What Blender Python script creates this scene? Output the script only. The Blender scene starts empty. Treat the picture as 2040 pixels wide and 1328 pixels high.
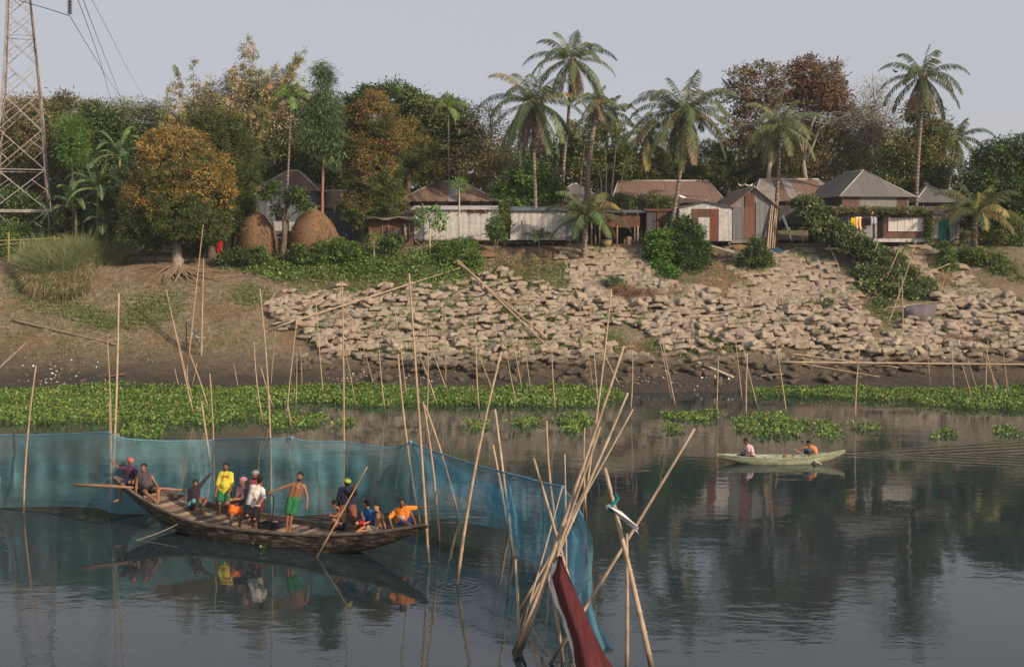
import bpy, math, random
import numpy as np
from mathutils import Vector, Matrix
rnd = random.Random(7)
R = np.random.default_rng(11)
SC = bpy.context.scene
COL = SC.collection
FPX, CX, CY, HCAM = 2400.0, 1020.0, 664.0, 8.5
PITCH = math.atan((664 - 495) / FPX)
cp, sp = math.cos(PITCH), math.sin(PITCH)

# ---------- camera ----------
cam = bpy.data.cameras.new('camera'); camo = bpy.data.objects.new('camera', cam); COL.objects.link(camo)
cam.sensor_width = 36; cam.lens = FPX / 2040 * 36; cam.clip_end = 5000; cam.clip_start = 0.1
camo.location = (0, 0, HCAM); camo.rotation_euler = (math.pi / 2 - PITCH, 0, 0)
SC.camera = camo

def W(px, py, Y):
    a = (px - CX) / FPX; v = (CY - py) / FPX
    dy = cp + v * sp; dz = -sp + v * cp
    t = Y / dy
    return Vector((a * t, Y, HCAM + dz * t))
def Wn(px, py, Y):
    a = (px - CX) / FPX; v = (CY - py) / FPX
    dy = cp + v * sp; dz = -sp + v * cp
    t = Y / dy
    return a * t, Y + 0 * px, HCAM + dz * t
def atz(px, py, z=0.0):
    a = (px - CX) / FPX; v = (CY - py) / FPX
    dy = cp + v * sp; dz = -sp + v * cp
    t = (z - HCAM) / dz
    return Vector((a * t, dy * t, z))
def S(Y): return FPX / Y      # px per metre, roughly

# ---------- terrain ----------
PM = np.array([[-60, -1.5], [60, -1.4], [70.9, -.03], [74.2, .93], [77, 1.92], [82, 4.23], [86, 6.17], [90.2, 8.5], [92, 8.78], [104, 9.1], [122, 11.2], [400, 12], [3000, 12]])
PL = np.array([[-60, -1.5], [60, -1.4], [70.9, -.03], [74.5, .8], [78, 2.1], [82.5, 4.6], [85, 6.1], [87, 7.1], [90, 7.5], [104, 8.6], [122, 11.2], [400, 12], [3000, 12]])
def sn(x, y, f, p):
    return np.sin(x * f + p + 1.7 * np.sin(y * f * .83 + p * 2.1)) * np.cos(y * f * 1.13 - p + 1.3 * np.sin(x * f * .71 + p))
def H(x, y):
    x = np.asarray(x, float); y = np.asarray(y, float)
    zm = np.interp(y, PM[:, 0], PM[:, 1]); zl = np.interp(y, PL[:, 0], PL[:, 1])
    w = np.clip((x + 25) / 8, 0, 1); w = w * w * (3 - 2 * w)
    z = zl * (1 - w) + zm * w
    bank = np.clip((y - 70) / 4, 0, 1) * np.clip((96 - y) / 6, .15, 1)
    z = z + bank * (.22 * sn(x, y, .35, 1.) + .13 * sn(x, y, .9, 2.3) + .05 * sn(x, y, 2.4, .7) + .03 * sn(x, y, 5.3, 4.1)) + .12 * sn(x, y, .25, 3.) * np.clip((y - 66) / 3, 0, 1) * np.clip((80 - y) / 5, 0, 1)
    return z
def hz(x, y): return float(H(x, y))
def ground(px, py):            # first hit of the view ray on ground or water (vectorised)
    px = np.atleast_1d(np.asarray(px, float)); py = np.atleast_1d(np.asarray(py, float))
    Yo = np.full(px.shape, np.nan)
    prev = None
    for Y in np.arange(20, 125, .35):
        x, _, z = Wn(px, py, Y)
        g = np.maximum(H(x, np.full_like(x, Y)), 0)
        hit = (z <= g) & np.isnan(Yo)
        Yo[hit] = Y
    Yo[np.isnan(Yo)] = 93
    x, y, z = Wn(px, py, Yo)
    return np.stack([x, Yo, np.maximum(H(x, Yo), 0)], 1)
def G(px, py): return Vector(ground(px, py)[0])

# ---------- object helpers ----------
def tag(o, label=None, cat=None, group=None, kind=None):
    if label: o['label'] = label
    if cat: o['category'] = cat
    if group: o['group'] = group
    if kind: o['kind'] = kind
    return o
def thing(name, label, cat, loc, group=None, rz=0):
    o = bpy.data.objects.new(name, None); COL.objects.link(o)
    o.empty_display_size = .2; o.location = loc; o.rotation_euler = (0, 0, rz)
    return tag(o, label, cat, group)
def base_of(parent):
    v = Vector((0, 0, 0)); p = parent
    while p is not None: v += Vector(p.location); p = p.parent
    return v
def link(name, me, mat, parent=None, origin=None):
    o = bpy.data.objects.new(name, me); COL.objects.link(o)
    if mat is not None:
        for m in (mat if isinstance(mat, (list, tuple)) else [mat]): me.materials.append(m)
    if parent is not None: o.parent = parent
    elif origin is not None: o.location = origin
    return o
class MB:
    def __init__(s): s.v = []; s.f = []; s.mi = []
    def add(s, vs, fs, mi=0):
        b = len(s.v); s.v += [tuple(v) for v in vs]; s.f += [tuple(i + b for i in f) for f in fs]; s.mi += [mi] * len(fs)
    def tube(s, pts, rad, n=6, cap=True, round_=False, mi=0, flat=None):
        pts = [Vector(p) for p in pts]
        if not hasattr(rad, '__len__'): rad = [rad] * len(pts)
        rad = list(rad)
        if round_:
            d0 = (pts[0] - pts[1]).normalized(); d1 = (pts[-1] - pts[-2]).normalized()
            a, b = pts[0], pts[-1]; ra, rb = rad[0], rad[-1]
            pts = [a + d0 * ra * .95, a + d0 * ra * .7] + pts + [b + d1 * rb * .7, b + d1 * rb * .95]
            rad = [ra * .3, ra * .72] + rad + [rb * .72, rb * .3]
        vs = []; ref = None
        for i, p in enumerate(pts):
            d = (pts[min(i + 1, len(pts) - 1)] - pts[max(i - 1, 0)])
            d = d.normalized() if d.length > 1e-9 else Vector((0, 0, 1))
            if ref is None:
                ref = Vector((1, 0, 0)) if abs(d.x) < .8 else Vector((0, 1, 0))
            a = (ref - d * ref.dot(d)).normalized(); b = d.cross(a); ref = a
            for k in range(n):
                t = 2 * math.pi * k / n
                o = a * math.cos(t) + b * math.sin(t)
                vs.append(p + o * rad[i])
        fs = []
        for i in range(len(pts) - 1):
            for k in range(n):
                fs.append((i * n + k, i * n + (k + 1) % n, (i + 1) * n + (k + 1) % n, (i + 1) * n + k))
        if cap:
            fs.append(tuple(range(n - 1, -1, -1))); fs.append(tuple((len(pts) - 1) * n + k for k in range(n)))
        s.add(vs, fs, mi)
    def ell(s, c, ax, nu=12, nv=8, mi=0):     # ax: 3 axis vectors (scaled)
        c = Vector(c); ax = [Vector(a) for a in ax]
        vs = [c + ax[2]]
        for i in range(1, nv):
            t = math.pi * i / nv
            for k in range(nu):
                u = 2 * math.pi * k / nu
                vs.append(c + ax[2] * math.cos(t) + (ax[0] * math.cos(u) + ax[1] * math.sin(u)) * math.sin(t))
        vs.append(c - ax[2]); L = len(vs) - 1; fs = []
        for k in range(nu):
            fs.append((0, 1 + k, 1 + (k + 1) % nu))
            fs.append((L, 1 + (nv - 2) * nu + (k + 1) % nu, 1 + (nv - 2) * nu + k))
            for i in range(nv - 2):
                a = 1 + i * nu
                fs.append((a + k, a + nu + k, a + nu + (k + 1) % nu, a + (k + 1) % nu))
        s.add(vs, fs, mi)
    def ball(s, c, r, nu=10, nv=7, mi=0): s.ell(c, [(r, 0, 0), (0, r, 0), (0, 0, r)], nu, nv, mi)
    def box(s, c, size, rz=0, M=None, mi=0):
        hx, hy, hz_ = size[0] / 2, size[1] / 2, size[2] / 2
        vs = [Vector((x, y, z)) for x in (-hx, hx) for y in (-hy, hy) for z in (-hz_, hz_)]
        if M is None: M = Matrix.Rotation(rz, 3, 'Z')
        vs = [M @ v + Vector(c) for v in vs]
        s.add(vs, [(0, 1, 3, 2), (4, 6, 7, 5), (0, 4, 5, 1), (2, 3, 7, 6), (0, 2, 6, 4), (1, 5, 7, 3)], mi)
    def beam(s, a, b, w, h, mi=0):            # rectangular bar from a to b
        a = Vector(a); b = Vector(b); d = (b - a).normalized()
        up = Vector((0, 0, 1)) if abs(d.z) < .9 else Vector((0, 1, 0))
        x = d.cross(up).normalized(); y = x.cross(d)
        vs = [p + x * sx * w / 2 + y * sy * h / 2 for p in (a, b) for sx in (-1, 1) for sy in (-1, 1)]
        s.add(vs, [(0, 1, 3, 2), (4, 6, 7, 5), (0, 4, 5, 1), (2, 3, 7, 6), (0, 2, 6, 4), (1, 5, 7, 3)], mi)
    def slab(s, poly, t=.04, mi=0):           # planar polygon extruded by t against its normal
        poly = [Vector(p) for p in poly]; n = Vector((0, 0, 0))
        for i in range(len(poly)): n += poly[i].cross(poly[(i + 1) % len(poly)])
        n.normalize(); k = len(poly)
        vs = poly + [p - n * t for p in poly]
        fs = [tuple(range(k)), tuple(range(2 * k - 1, k - 1, -1))]
        for i in range(k): fs.append((i, i + k, (i + 1) % k + k, (i + 1) % k))
        s.add(vs, fs, mi)
    def grid(s, P, mi=0):                     # P[i][j] points
        n, m = len(P), len(P[0])
        s.add([p for row in P for p in row], [(i * m + j, i * m + j + 1, (i + 1) * m + j + 1, (i + 1) * m + j) for i in range(n - 1) for j in range(m - 1)], mi)
    def build(s, name, mat, parent=None, origin=None, smooth=False, local=False):
        o0 = Vector((0, 0, 0)) if local else (base_of(parent) if parent is not None else Vector(origin or (0, 0, 0)))
        me = bpy.data.meshes.new(name)
        me.from_pydata([(v[0] - o0.x, v[1] - o0.y, v[2] - o0.z) for v in s.v], [], s.f)
        o = link(name, me, mat, parent, o0 if parent is None else None)
        if any(s.mi): me.polygons.foreach_set('material_index', s.mi)
        if smooth: me.polygons.foreach_set('use_smooth', [True] * len(me.polygons))
        me.update()
        return o

DIAM = np.array([[0, 0], [.42, .5], [1, 0], [.42, -.5]])
ROUND = np.array([[0, .12], [.35, .5], [.75, .42], [1, 0], [.75, -.42], [.35, -.5], [0, -.12]])
LONG = np.array([[0, .2], [.5, .5], [1, 0], [.5, -.5], [0, -.2]])
def unit(v): return v / (np.linalg.norm(v, axis=-1, keepdims=True) + 1e-9)
def leafpolys(P, D, N, L, Wd, T=DIAM):
    """P origin, D direction, N normal-ish; returns (n,K,3)"""
    D = unit(D); B = unit(np.cross(N, D))
    L = np.broadcast_to(L, (len(P),)); Wd = np.broadcast_to(Wd, (len(P),))
    return P[:, None, :] + D[:, None, :] * (T[None, :, 0] * L[:, None])[..., None] + B[:, None, :] * (T[None, :, 1] * Wd[:, None])[..., None]
def polyobj(name, V, C, mat, parent=None, origin=None):
    """V list of (n,K,3) arrays, C list of (n,3) colours -> one mesh with face-wise colour attribute"""
    if not isinstance(V, list): V, C = [V], [C]
    o0 = np.array(base_of(parent)) if parent is not None else np.array(origin if origin is not None else (0, 0, 0), float)
    me = bpy.data.meshes.new(name)
    nv = sum(v.shape[0] * v.shape[1] for v in V); nf = sum(v.shape[0] for v in V)
    me.vertices.add(nv); me.loops.add(nv); me.polygons.add(nf)
    me.vertices.foreach_set('co', np.concatenate([(v - o0).reshape(-1) for v in V]).astype(np.float32))
    me.loops.foreach_set('vertex_index', np.arange(nv, dtype=np.int32))
    tot = np.concatenate([np.full(v.shape[0], v.shape[1]) for v in V])
    st = np.concatenate([[0], np.cumsum(tot)[:-1]]).astype(np.int32)
    me.polygons.foreach_set('loop_start', st)
    try: me.polygons.foreach_set('loop_total', tot.astype(np.int32))
    except Exception: pass
    at = me.color_attributes.new('tint', 'FLOAT_COLOR', 'POINT')
    cc = np.concatenate([np.repeat(np.concatenate([c, np.ones((len(c), 1))], 1), v.shape[1], axis=0) for v, c in zip(V, C)])
    at.data.foreach_set('color', cc.reshape(-1).astype(np.float32))
    me.update(calc_edges=True)
    return link(name, me, mat, parent, Vector(o0) if parent is None else None)

# ---------- materials ----------
def newmat(name):
    m = bpy.data.materials.new(name); m.use_nodes = True
    nt = m.node_tree; nt.nodes.clear()
    out = nt.nodes.new('ShaderNodeOutputMaterial'); b = nt.nodes.new('ShaderNodeBsdfPrincipled')
    nt.links.new(b.outputs[0], out.inputs[0])
    b.inputs['Specular IOR Level'].default_value = .25
    return m, nt, b, out
def N_(nt, t, **k):
    n = nt.nodes.new(t)
    for a, v in k.items():
        if a in n.inputs: n.inputs[a].default_value = v
        else: setattr(n, a, v)
    return n
def noise(nt, vec, scale, detail=4, rough=.6):
    n = N_(nt, 'ShaderNodeTexNoise', Scale=scale, Detail=detail, Roughness=rough)
    if vec is not None: nt.links.new(vec, n.inputs['Vector'])
    return n
def ramp(nt, fac, stops, interp='LINEAR'):
    r = nt.nodes.new('ShaderNodeValToRGB'); cr = r.color_ramp; cr.interpolation = interp
    while len(cr.elements) < len(stops): cr.elements.new(.5)
    for e, (p, c) in zip(cr.elements, stops):
        e.position = p; e.color = (c[0], c[1], c[2], 1) if hasattr(c, '__len__') else (c, c, c, 1)
    if fac is not None: nt.links.new(fac, r.inputs[0])
    return r
def mixc(nt, fac, a, b, mode='MIX'):
    m = nt.nodes.new('ShaderNodeMix'); m.data_type = 'RGBA'; m.blend_type = mode
    for sock, v in ((m.inputs[0], fac), (m.inputs[6], a), (m.inputs[7], b)):
        if isinstance(v, (int, float)): sock.default_value = v
        elif isinstance(v, tuple): sock.default_value = (*v, 1)
        else: nt.links.new(v, sock)
    return m.outputs[2]
def math_(nt, op, a, b=None, c=None):
    m = nt.nodes.new('ShaderNodeMath'); m.operation = op
    for i, v in enumerate((a, b, c)):
        if v is None: continue
        if isinstance(v, (int, float)): m.inputs[i].default_value = v
        else: nt.links.new(v, m.inputs[i])
    return m.outputs[0]
def bump(nt, b, height, dist, strength=1.0):
    n = N_(nt, 'ShaderNodeBump', Strength=strength, Distance=dist); nt.links.new(height, n.inputs['Height'])
    nt.links.new(n.outputs[0], b.inputs['Normal']); return n
MATS = {}
def plain(name, col, rough=.7, var=.25, scale=6, bumpd=.004, spec=.2, dark=None):
    if name in MATS: return MATS[name]
    m, nt, b, _ = newmat(name)
    tc = N_(nt, 'ShaderNodeTexCoord'); n = noise(nt, tc.outputs['Object'], scale, 5)
    oi = N_(nt, 'ShaderNodeObjectInfo')
    lo = tuple(c * (1 - var) for c in col) if dark is None else dark
    hi = tuple(min(1, c * (1 + var)) for c in col)
    r = ramp(nt, n.outputs[0], [(.3, lo), (.7, hi)])
    f = math_(nt, 'MULTIPLY_ADD', oi.outputs['Random'], .3, .85)
    mm = nt.nodes.new('ShaderNodeVectorMath'); mm.operation = 'SCALE'; nt.links.new(r.outputs[0], mm.inputs[0]); nt.links.new(f, mm.inputs['Scale'])
    nt.links.new(mm.outputs[0], b.inputs['Base Color'])
    b.inputs['Roughness'].default_value = rough; b.inputs['Specular IOR Level'].default_value = spec
    if bumpd: bump(nt, b, noise(nt, tc.outputs['Object'], scale * 5, 4).outputs[0], bumpd)
    MATS[name] = m; return m
def leafmat(name, transl=.25, rough=.5, spec=.25, gain=1.0):
    m, nt, b, out = newmat(name)
    at = N_(nt, 'ShaderNodeAttribute', attribute_name='tint')
    c = at.outputs['Color']
    if gain != 1.0:
        mm = nt.nodes.new('ShaderNodeVectorMath'); mm.operation = 'SCALE'; nt.links.new(c, mm.inputs[0]); mm.inputs['Scale'].default_value = gain; c = mm.outputs[0]
    nt.links.new(c, b.inputs['Base Color'])
    b.inputs['Roughness'].default_value = rough; b.inputs['Specular IOR Level'].default_value = spec
    t = N_(nt, 'ShaderNodeBsdfTranslucent'); nt.links.new(c, t.inputs[0])
    mx = N_(nt, 'ShaderNodeMixShader'); mx.inputs[0].default_value = transl
    nt.links.new(b.outputs[0], mx.inputs[1]); nt.links.new(t.outputs[0], mx.inputs[2]); nt.links.new(mx.outputs[0], out.inputs[0])
    return m
LEAF = leafmat('leaf_surface', gain=1.75); GLOSSLEAF = leafmat('glossy_leaf_surface', .25, .45, .3, gain=1.25)
BARK = plain('bark', (.14, .11, .085), .9, .35, 5, .02)
PALEBARK = plain('pale_bark', (.30, .25, .20), .9, .3, 6, .02)
def palmbark():
    m, nt, b, _ = newmat('palm_bark')
    tc = N_(nt, 'ShaderNodeTexCoord'); sx = N_(nt, 'ShaderNodeSeparateXYZ'); nt.links.new(tc.outputs['Object'], sx.inputs[0])
    n = noise(nt, tc.outputs['Object'], 3, 4)
    z = math_(nt, 'MULTIPLY_ADD', n.outputs[0], 1.5, math_(nt, 'MULTIPLY', sx.outputs[2], 22))
    w = math_(nt, 'SINE', z)
    c = ramp(nt, n.outputs[0], [(.3, (.15, .12, .095)), (.7, (.32, .27, .22))])
    c2 = mixc(nt, math_(nt, 'MULTIPLY_ADD', w, .22, .22), c.outputs[0], (.09, .07, .055))
    nt.links.new(c2, b.inputs['Base Color']); b.inputs['Roughness'].default_value = .9
    bump(nt, b, w, .02); return m
PALMBARK = palmbark()
def bamboo_mat(name, col, col2):
    m, nt, b, _ = newmat(name)
    tc = N_(nt, 'ShaderNodeTexCoord'); oi = N_(nt, 'ShaderNodeObjectInfo')
    n = noise(nt, tc.outputs['Object'], 2.2, 5); n2 = noise(nt, tc.outputs['Object'], 30, 3)
    c = ramp(nt, n.outputs[0], [(.3, col2), (.62, col)])
    c2 = mixc(nt, math_(nt, 'MULTIPLY', oi.outputs['Random'], .5), c.outputs[0], (.26, .17, .095))
    gp = N_(nt, 'ShaderNodeNewGeometry'); sz = N_(nt, 'ShaderNodeSeparateXYZ'); nt.links.new(gp.outputs['Position'], sz.inputs[0])
    wz = N_(nt, 'ShaderNodeMapRange'); wz.inputs[1].default_value = .05; wz.inputs[2].default_value = .5; nt.links.new(math_(nt, 'ADD', sz.outputs[2], math_(nt, 'MULTIPLY', n.outputs[0], -.3)), wz.inputs[0])
    c2 = mixc(nt, wz.outputs[0], (.10, .08, .055), c2)
    nt.links.new(c2, b.inputs['Base Color']); b.inputs['Roughness'].default_value = .6
    bump(nt, b, n2.outputs[0], .003); return m
BAMBOO = bamboo_mat('dry_bamboo', (.56, .44, .30), (.36, .26, .165))
BAMBOO_NODE = plain('bamboo_node', (.20, .13, .08), .8)
BAMBOO_NEAR = bamboo_mat('weathered_bamboo', (.52, .42, .31), (.27, .20, .14))

def corrugated(name, cols, sheet=.8, rustcol=(.20, .085, .045), rust=.4, horiz=False, rough=.55, metal=.0, pitch=.09):
    """corrugated sheets: colour changes from sheet to sheet, rust grows in streaks along the corrugations"""
    m, nt, b, _ = newmat(name)
    tc = N_(nt, 'ShaderNodeTexCoord'); P = N_(nt, 'ShaderNodeSeparateXYZ'); nt.links.new(tc.outputs['Object'], P.inputs[0])
    Nn = N_(nt, 'ShaderNodeSeparateXYZ'); nt.links.new(tc.outputs['Normal'], Nn.inputs[0])
    ax = math_(nt, 'ABSOLUTE', Nn.outputs[0]); ay = math_(nt, 'ABSOLUTE', Nn.outputs[1])
    side = math_(nt, 'GREATER_THAN', ax, ay)
    if horiz: u = P.outputs[2]; v = P.outputs[0]
    else:
        u = math_(nt, 'ADD', math_(nt, 'MULTIPLY', P.outputs[0], math_(nt, 'SUBTRACT', 1, side)), math_(nt, 'MULTIPLY', P.outputs[1], side)); v = P.outputs[2]
    oi = N_(nt, 'ShaderNodeObjectInfo')
    cell = math_(nt, 'FLOOR', math_(nt, 'DIVIDE', u, sheet))
    wn = N_(nt, 'ShaderNodeTexWhiteNoise', noise_dimensions='2D')
    cb = N_(nt, 'ShaderNodeCombineXYZ'); nt.links.new(cell, cb.inputs[0]); nt.links.new(math_(nt, 'MULTIPLY', oi.outputs['Random'], 57.), cb.inputs[1]); nt.links.new(cb.outputs[0], wn.inputs['Vector'])
    k = len(cols); c = ramp(nt, wn.outputs[0], [(i / k, cols[i]) for i in range(k)], 'CONSTANT')
    cv = N_(nt, 'ShaderNodeCombineXYZ'); nt.links.new(math_(nt, 'MULTIPLY', u, 9), cv.inputs[0]); nt.links.new(math_(nt, 'MULTIPLY', v, .9), cv.inputs[1]); nt.links.new(math_(nt, 'MULTIPLY', cell, 3.3), cv.inputs[2])
    st = noise(nt, cv.outputs[0], 1.0, 5, .65); pt = noise(nt, tc.outputs['Object'], 1.3, 5, .6)
    f = math_(nt, 'MULTIPLY', math_(nt, 'ADD', st.outputs[0], pt.outputs[0]), .5)
    fr = ramp(nt, f, [(.62 - rust * .3, 0.), (.70 - rust * .2, 1.)])
    rc = ramp(nt, pt.outputs[0], [(.3, tuple(x * .6 for x in rustcol)), (.7, tuple(min(1, x * 1.35) for x in rustcol))])
    col = mixc(nt, math_(nt, 'MULTIPLY', fr.outputs[0], .85), c.outputs[0], rc.outputs[0])
    gr = noise(nt, tc.outputs['Object'], 3.5, 4)
    col = mixc(nt, math_(nt, 'MULTIPLY', ramp(nt, gr.outputs[0], [(.35, 1.), (.6, 0.)]).outputs[0], .3), col, (.12, .11, .10))
    col = mixc(nt, math_(nt, 'MULTIPLY', ramp(nt, st.outputs[0], [(.36, 1.), (.58, 0.)]).outputs[0], .12 + .5 * rust), col, (.10, .09, .08))
    ph = math_(nt, 'MULTIPLY', u, 2 * math.pi / pitch); sw = math_(nt, 'SINE', ph)
    seam = math_(nt, 'LESS_THAN', math_(nt, 'FRACT', math_(nt, 'DIVIDE', u, sheet)), .035)
    col = mixc(nt, math_(nt, 'MULTIPLY', seam, .55), col, (.06, .055, .05))
    nt.links.new(col, b.inputs['Base Color']); b.inputs['Roughness'].default_value = rough; b.inputs['Metallic'].default_value = metal
    col2 = mixc(nt, math_(nt, 'MULTIPLY_ADD', sw, .06, .06), col, (.05, .045, .04)); nt.links.new(col2, b.inputs['Base Color']); bump(nt, b, sw, .018); return m  # shading of the corrugations painted into the colour as faint dark stripes, besides the bump
M_WHITE = corrugated('pale_corrugated_iron', [(.72, .70, .67), (.76, .74, .70), (.68, .67, .66), (.74, .72, .69)], .85, rust=.05, rustcol=(.35, .28, .2))
M_BLUE = corrugated('blue_grey_corrugated_iron', [(.20, .245, .285), (.15, .19, .23), (.24, .28, .31)], .8, rust=.12)
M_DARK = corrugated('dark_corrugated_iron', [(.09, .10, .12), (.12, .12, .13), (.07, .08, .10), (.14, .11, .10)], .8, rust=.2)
M_MIX = corrugated('patched_corrugated_iron', [(.17, .075, .045), (.52, .50, .47), (.30, .26, .23), (.16, .085, .06), (.44, .41, .38)], .8, rust=.3)
M_RUST = corrugated('rusty_corrugated_iron', [(.17, .07, .04), (.22, .10, .055), (.25, .15, .10), (.15, .06, .04)], .8, rust=.6)
M_RUSTH = corrugated('rusty_flat_laid_iron', [(.20, .085, .05), (.26, .22, .19), (.22, .10, .06)], .75, rust=.4, horiz=True)
M_ROOFR = corrugated('rust_streaked_roof_iron', [(.30, .20, .155), (.42, .41, .40), (.26, .155, .11), (.33, .23, .18), (.44, .43, .43)], .75, rust=.45, rustcol=(.28, .14, .085))
M_ROOFB = corrugated('brown_roof_iron', [(.29, .19, .145), (.275, .18, .14)], 1.2, rust=.2, rustcol=(.20, .11, .08), pitch=.12)
M_ROOFG = corrugated('grey_roof_iron', [(.22, .21, .195), (.24, .225, .21), (.205, .195, .185)], 1., rust=.05, rustcol=(.16, .12, .1))
M_TAN = corrugated('tan_corrugated_iron', [(.30, .27, .24), (.34, .31, .28), (.22, .22, .22), (.14, .075, .055)], .85, rust=.18)
M_GREEN = plain('green_painted_metal', (.02, .20, .13), .5)
M_WOOD = plain('grey_weathered_wood', (.25, .20, .15), .85, .3, 5, .006)
M_WOODP = plain('pale_weathered_wood', (.42, .36, .28), .85, .3, 5, .006)
M_TRIM = plain('pale_ridge_metal', (.5, .48, .46), .6)
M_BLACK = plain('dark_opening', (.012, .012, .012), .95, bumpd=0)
M_WHITEP = plain('white_board', (.66, .62, .57), .7, .08, 3)
# ---------- light ----------
SUN_EL, SUN_ROT = math.radians(26), math.radians(128)
w = bpy.data.worlds.new('World'); SC.world = w; w.use_nodes = True
nt = w.node_tree; nt.nodes.clear()
wo = nt.nodes.new('ShaderNodeOutputWorld'); bg = nt.nodes.new('ShaderNodeBackground'); sky = nt.nodes.new('ShaderNodeTexSky')
sky.sky_type = 'NISHITA'; sky.sun_disc = False; sky.sun_elevation = SUN_EL; sky.sun_rotation = SUN_ROT
sky.air_density = 1.0; sky.dust_density = 3.0; sky.ozone_density = 1.5
# a hazy, almost even overcast veil in front of the clear sky
SKYV = (4.75, 4.78, 5.2)
cc = mixc(nt, .86, sky.outputs[0], SKYV)
nt.links.new(cc, bg.inputs[0]); bg.inputs[1].default_value = .1; nt.links.new(bg.outputs[0], wo.inputs[0])
sl = bpy.data.lights.new('sun', 'SUN'); sl.energy = 4.2; sl.angle = math.radians(1.2); sl.color = (1, .80, .60)
so = bpy.data.objects.new('sun', sl); COL.objects.link(so)
sd = Vector((math.sin(SUN_ROT) * math.cos(SUN_EL), math.cos(SUN_ROT) * math.cos(SUN_EL), math.sin(SUN_EL)))
so.rotation_euler = sd.to_track_quat('Z', 'Y').to_euler(); so.location = (30, -30, 40)
vs_ = SC.view_settings; vs_.view_transform = 'Standard'; vs_.look = 'None'; vs_.exposure = .22; vs_.gamma = 1; vs_.use_curve_mapping = False
SC.cycles.max_bounces = 6; SC.cycles.transparent_max_bounces = 12; SC.cycles.diffuse_bounces = 2; SC.cycles.glossy_bounces = 3
SC.cycles.use_denoising = True

# ---------- haze ----------
mb = MB(); mb.box((0, 60, 14), (700, 560, 34)); m = bpy.data.materials.new('thin_haze'); m.use_nodes = True; nt = m.node_tree; nt.nodes.clear()
oo = nt.nodes.new('ShaderNodeOutputMaterial'); pv = nt.nodes.new('ShaderNodeVolumePrincipled'); pv.inputs['Color'].default_value = (.95, .96, 1, 1); pv.inputs['Density'].default_value = .00022; pv.inputs['Anisotropy'].default_value = .1
nt.links.new(pv.outputs[0], oo.inputs['Volume']); HZ = mb.build('haze', m); tag(HZ, 'thin pale haze over the river and the village', 'haze', kind='stuff')
SC.cycles.volume_bounces = 0
# ---------- terrain ----------
xs = np.concatenate([[-1500, -700, -350, -200, -130, -90, -70], np.arange(-56, 56.01, .33), [70, 90, 130, 200, 350, 700, 1500]])
ys = np.concatenate([[-60, 0, 40, 60, 66], np.arange(69, 95, .3), [97, 100, 106, 115, 130, 160, 220, 350, 700, 1800]])
gx, gy = np.meshgrid(xs, ys); gz = H(gx, gy) + .03 * R.standard_normal(gx.shape) * ((gy > 69.5) & (gy < 95))
me = bpy.data.meshes.new('ground')
nx, ny = len(xs), len(ys)
idx = np.arange(nx * ny).reshape(ny, nx)
quads = np.stack([idx[:-1, :-1], idx[:-1, 1:], idx[1:, 1:], idx[1:, :-1]], -1).reshape(-1, 4)
me.from_pydata(np.stack([gx, gy, gz], -1).reshape(-1, 3).tolist(), [], quads.tolist())
me.polygons.foreach_set('use_smooth', [True] * len(me.polygons))
m, nt, b, _ = newmat('bank_earth')
geo = N_(nt, 'ShaderNodeNewGeometry'); sx = N_(nt, 'ShaderNodeSeparateXYZ'); nt.links.new(geo.outputs['Position'], sx.inputs[0])
tc = N_(nt, 'ShaderNodeTexCoord'); P = tc.outputs['Object']
n1 = noise(nt, P, .35, 6, .65); n2 = noise(nt, P, 2.5, 6, .7); n3 = noise(nt, P, 14, 4, .7)
dry = ramp(nt, n2.outputs[0], [(.3, (.15, .115, .08)), (.52, (.25, .20, .14)), (.72, (.42, .36, .27))])
rust = ramp(nt, n2.outputs[0], [(.3, (.16, .11, .07)), (.7, (.29, .20, .125))])
d2 = mixc(nt, ramp(nt, n1.outputs[0], [(.45, 0.), (.6, 1.)]).outputs[0], dry.outputs[0], rust.outputs[0])
wet = ramp(nt, n2.outputs[0], [(.3, (.045, .038, .031)), (.7, (.085, .07, .055))])
hgt = math_(nt, 'ADD', sx.outputs[2], math_(nt, 'MULTIPLY', n1.outputs[0], 1.6))
mr = N_(nt, 'ShaderNodeMapRange'); mr.inputs[1].default_value = 1.3; mr.inputs[2].default_value = 3.2; nt.links.new(hgt, mr.inputs[0])
c = mixc(nt, mr.outputs[0], wet.outputs[0], d2)
gn = noise(nt, P, .8, 6, .75)
gm = ramp(nt, gn.outputs[0], [(.49, 0.), (.62, 1.)])
gc = ramp(nt, n3.outputs[0], [(.3, (.085, .10, .035)), (.7, (.17, .17, .075))])
c = mixc(nt, math_(nt, 'MULTIPLY', math_(nt, 'MULTIPLY', gm.outputs[0], mr.outputs[0]), .7), c, gc.outputs[0])
gs = G(475, 605); mp0 = N_(nt, 'ShaderNodeMapping'); nt.links.new(P, mp0.inputs[0]); mp0.inputs['Location'].default_value = (-gs.x, -gs.y, 0); ln0 = N_(nt, 'ShaderNodeVectorMath', operation='LENGTH'); nt.links.new(mp0.outputs[0], ln0.inputs[0])
sm0 = ramp(nt, math_(nt, 'ADD', math_(nt, 'MULTIPLY', ln0.outputs['Value'], .16), math_(nt, 'MULTIPLY', n2.outputs[0], 1.0)), [(.62, 1.), (.95, 0.)]); c = mixc(nt, math_(nt, 'MULTIPLY', sm0.outputs[0], .85), c, ramp(nt, n3.outputs[0], [(.3, (.36, .31, .23)), (.7, (.52, .46, .36))]).outputs[0])
spk = ramp(nt, noise(nt, P, 34, 2, .5).outputs[0], [(.69, 0.), (.73, 1.)])
c = mixc(nt, math_(nt, 'MULTIPLY', spk.outputs[0], .55), c, (.42, .38, .33))
nt.links.new(c, b.inputs['Base Color'])
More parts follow.
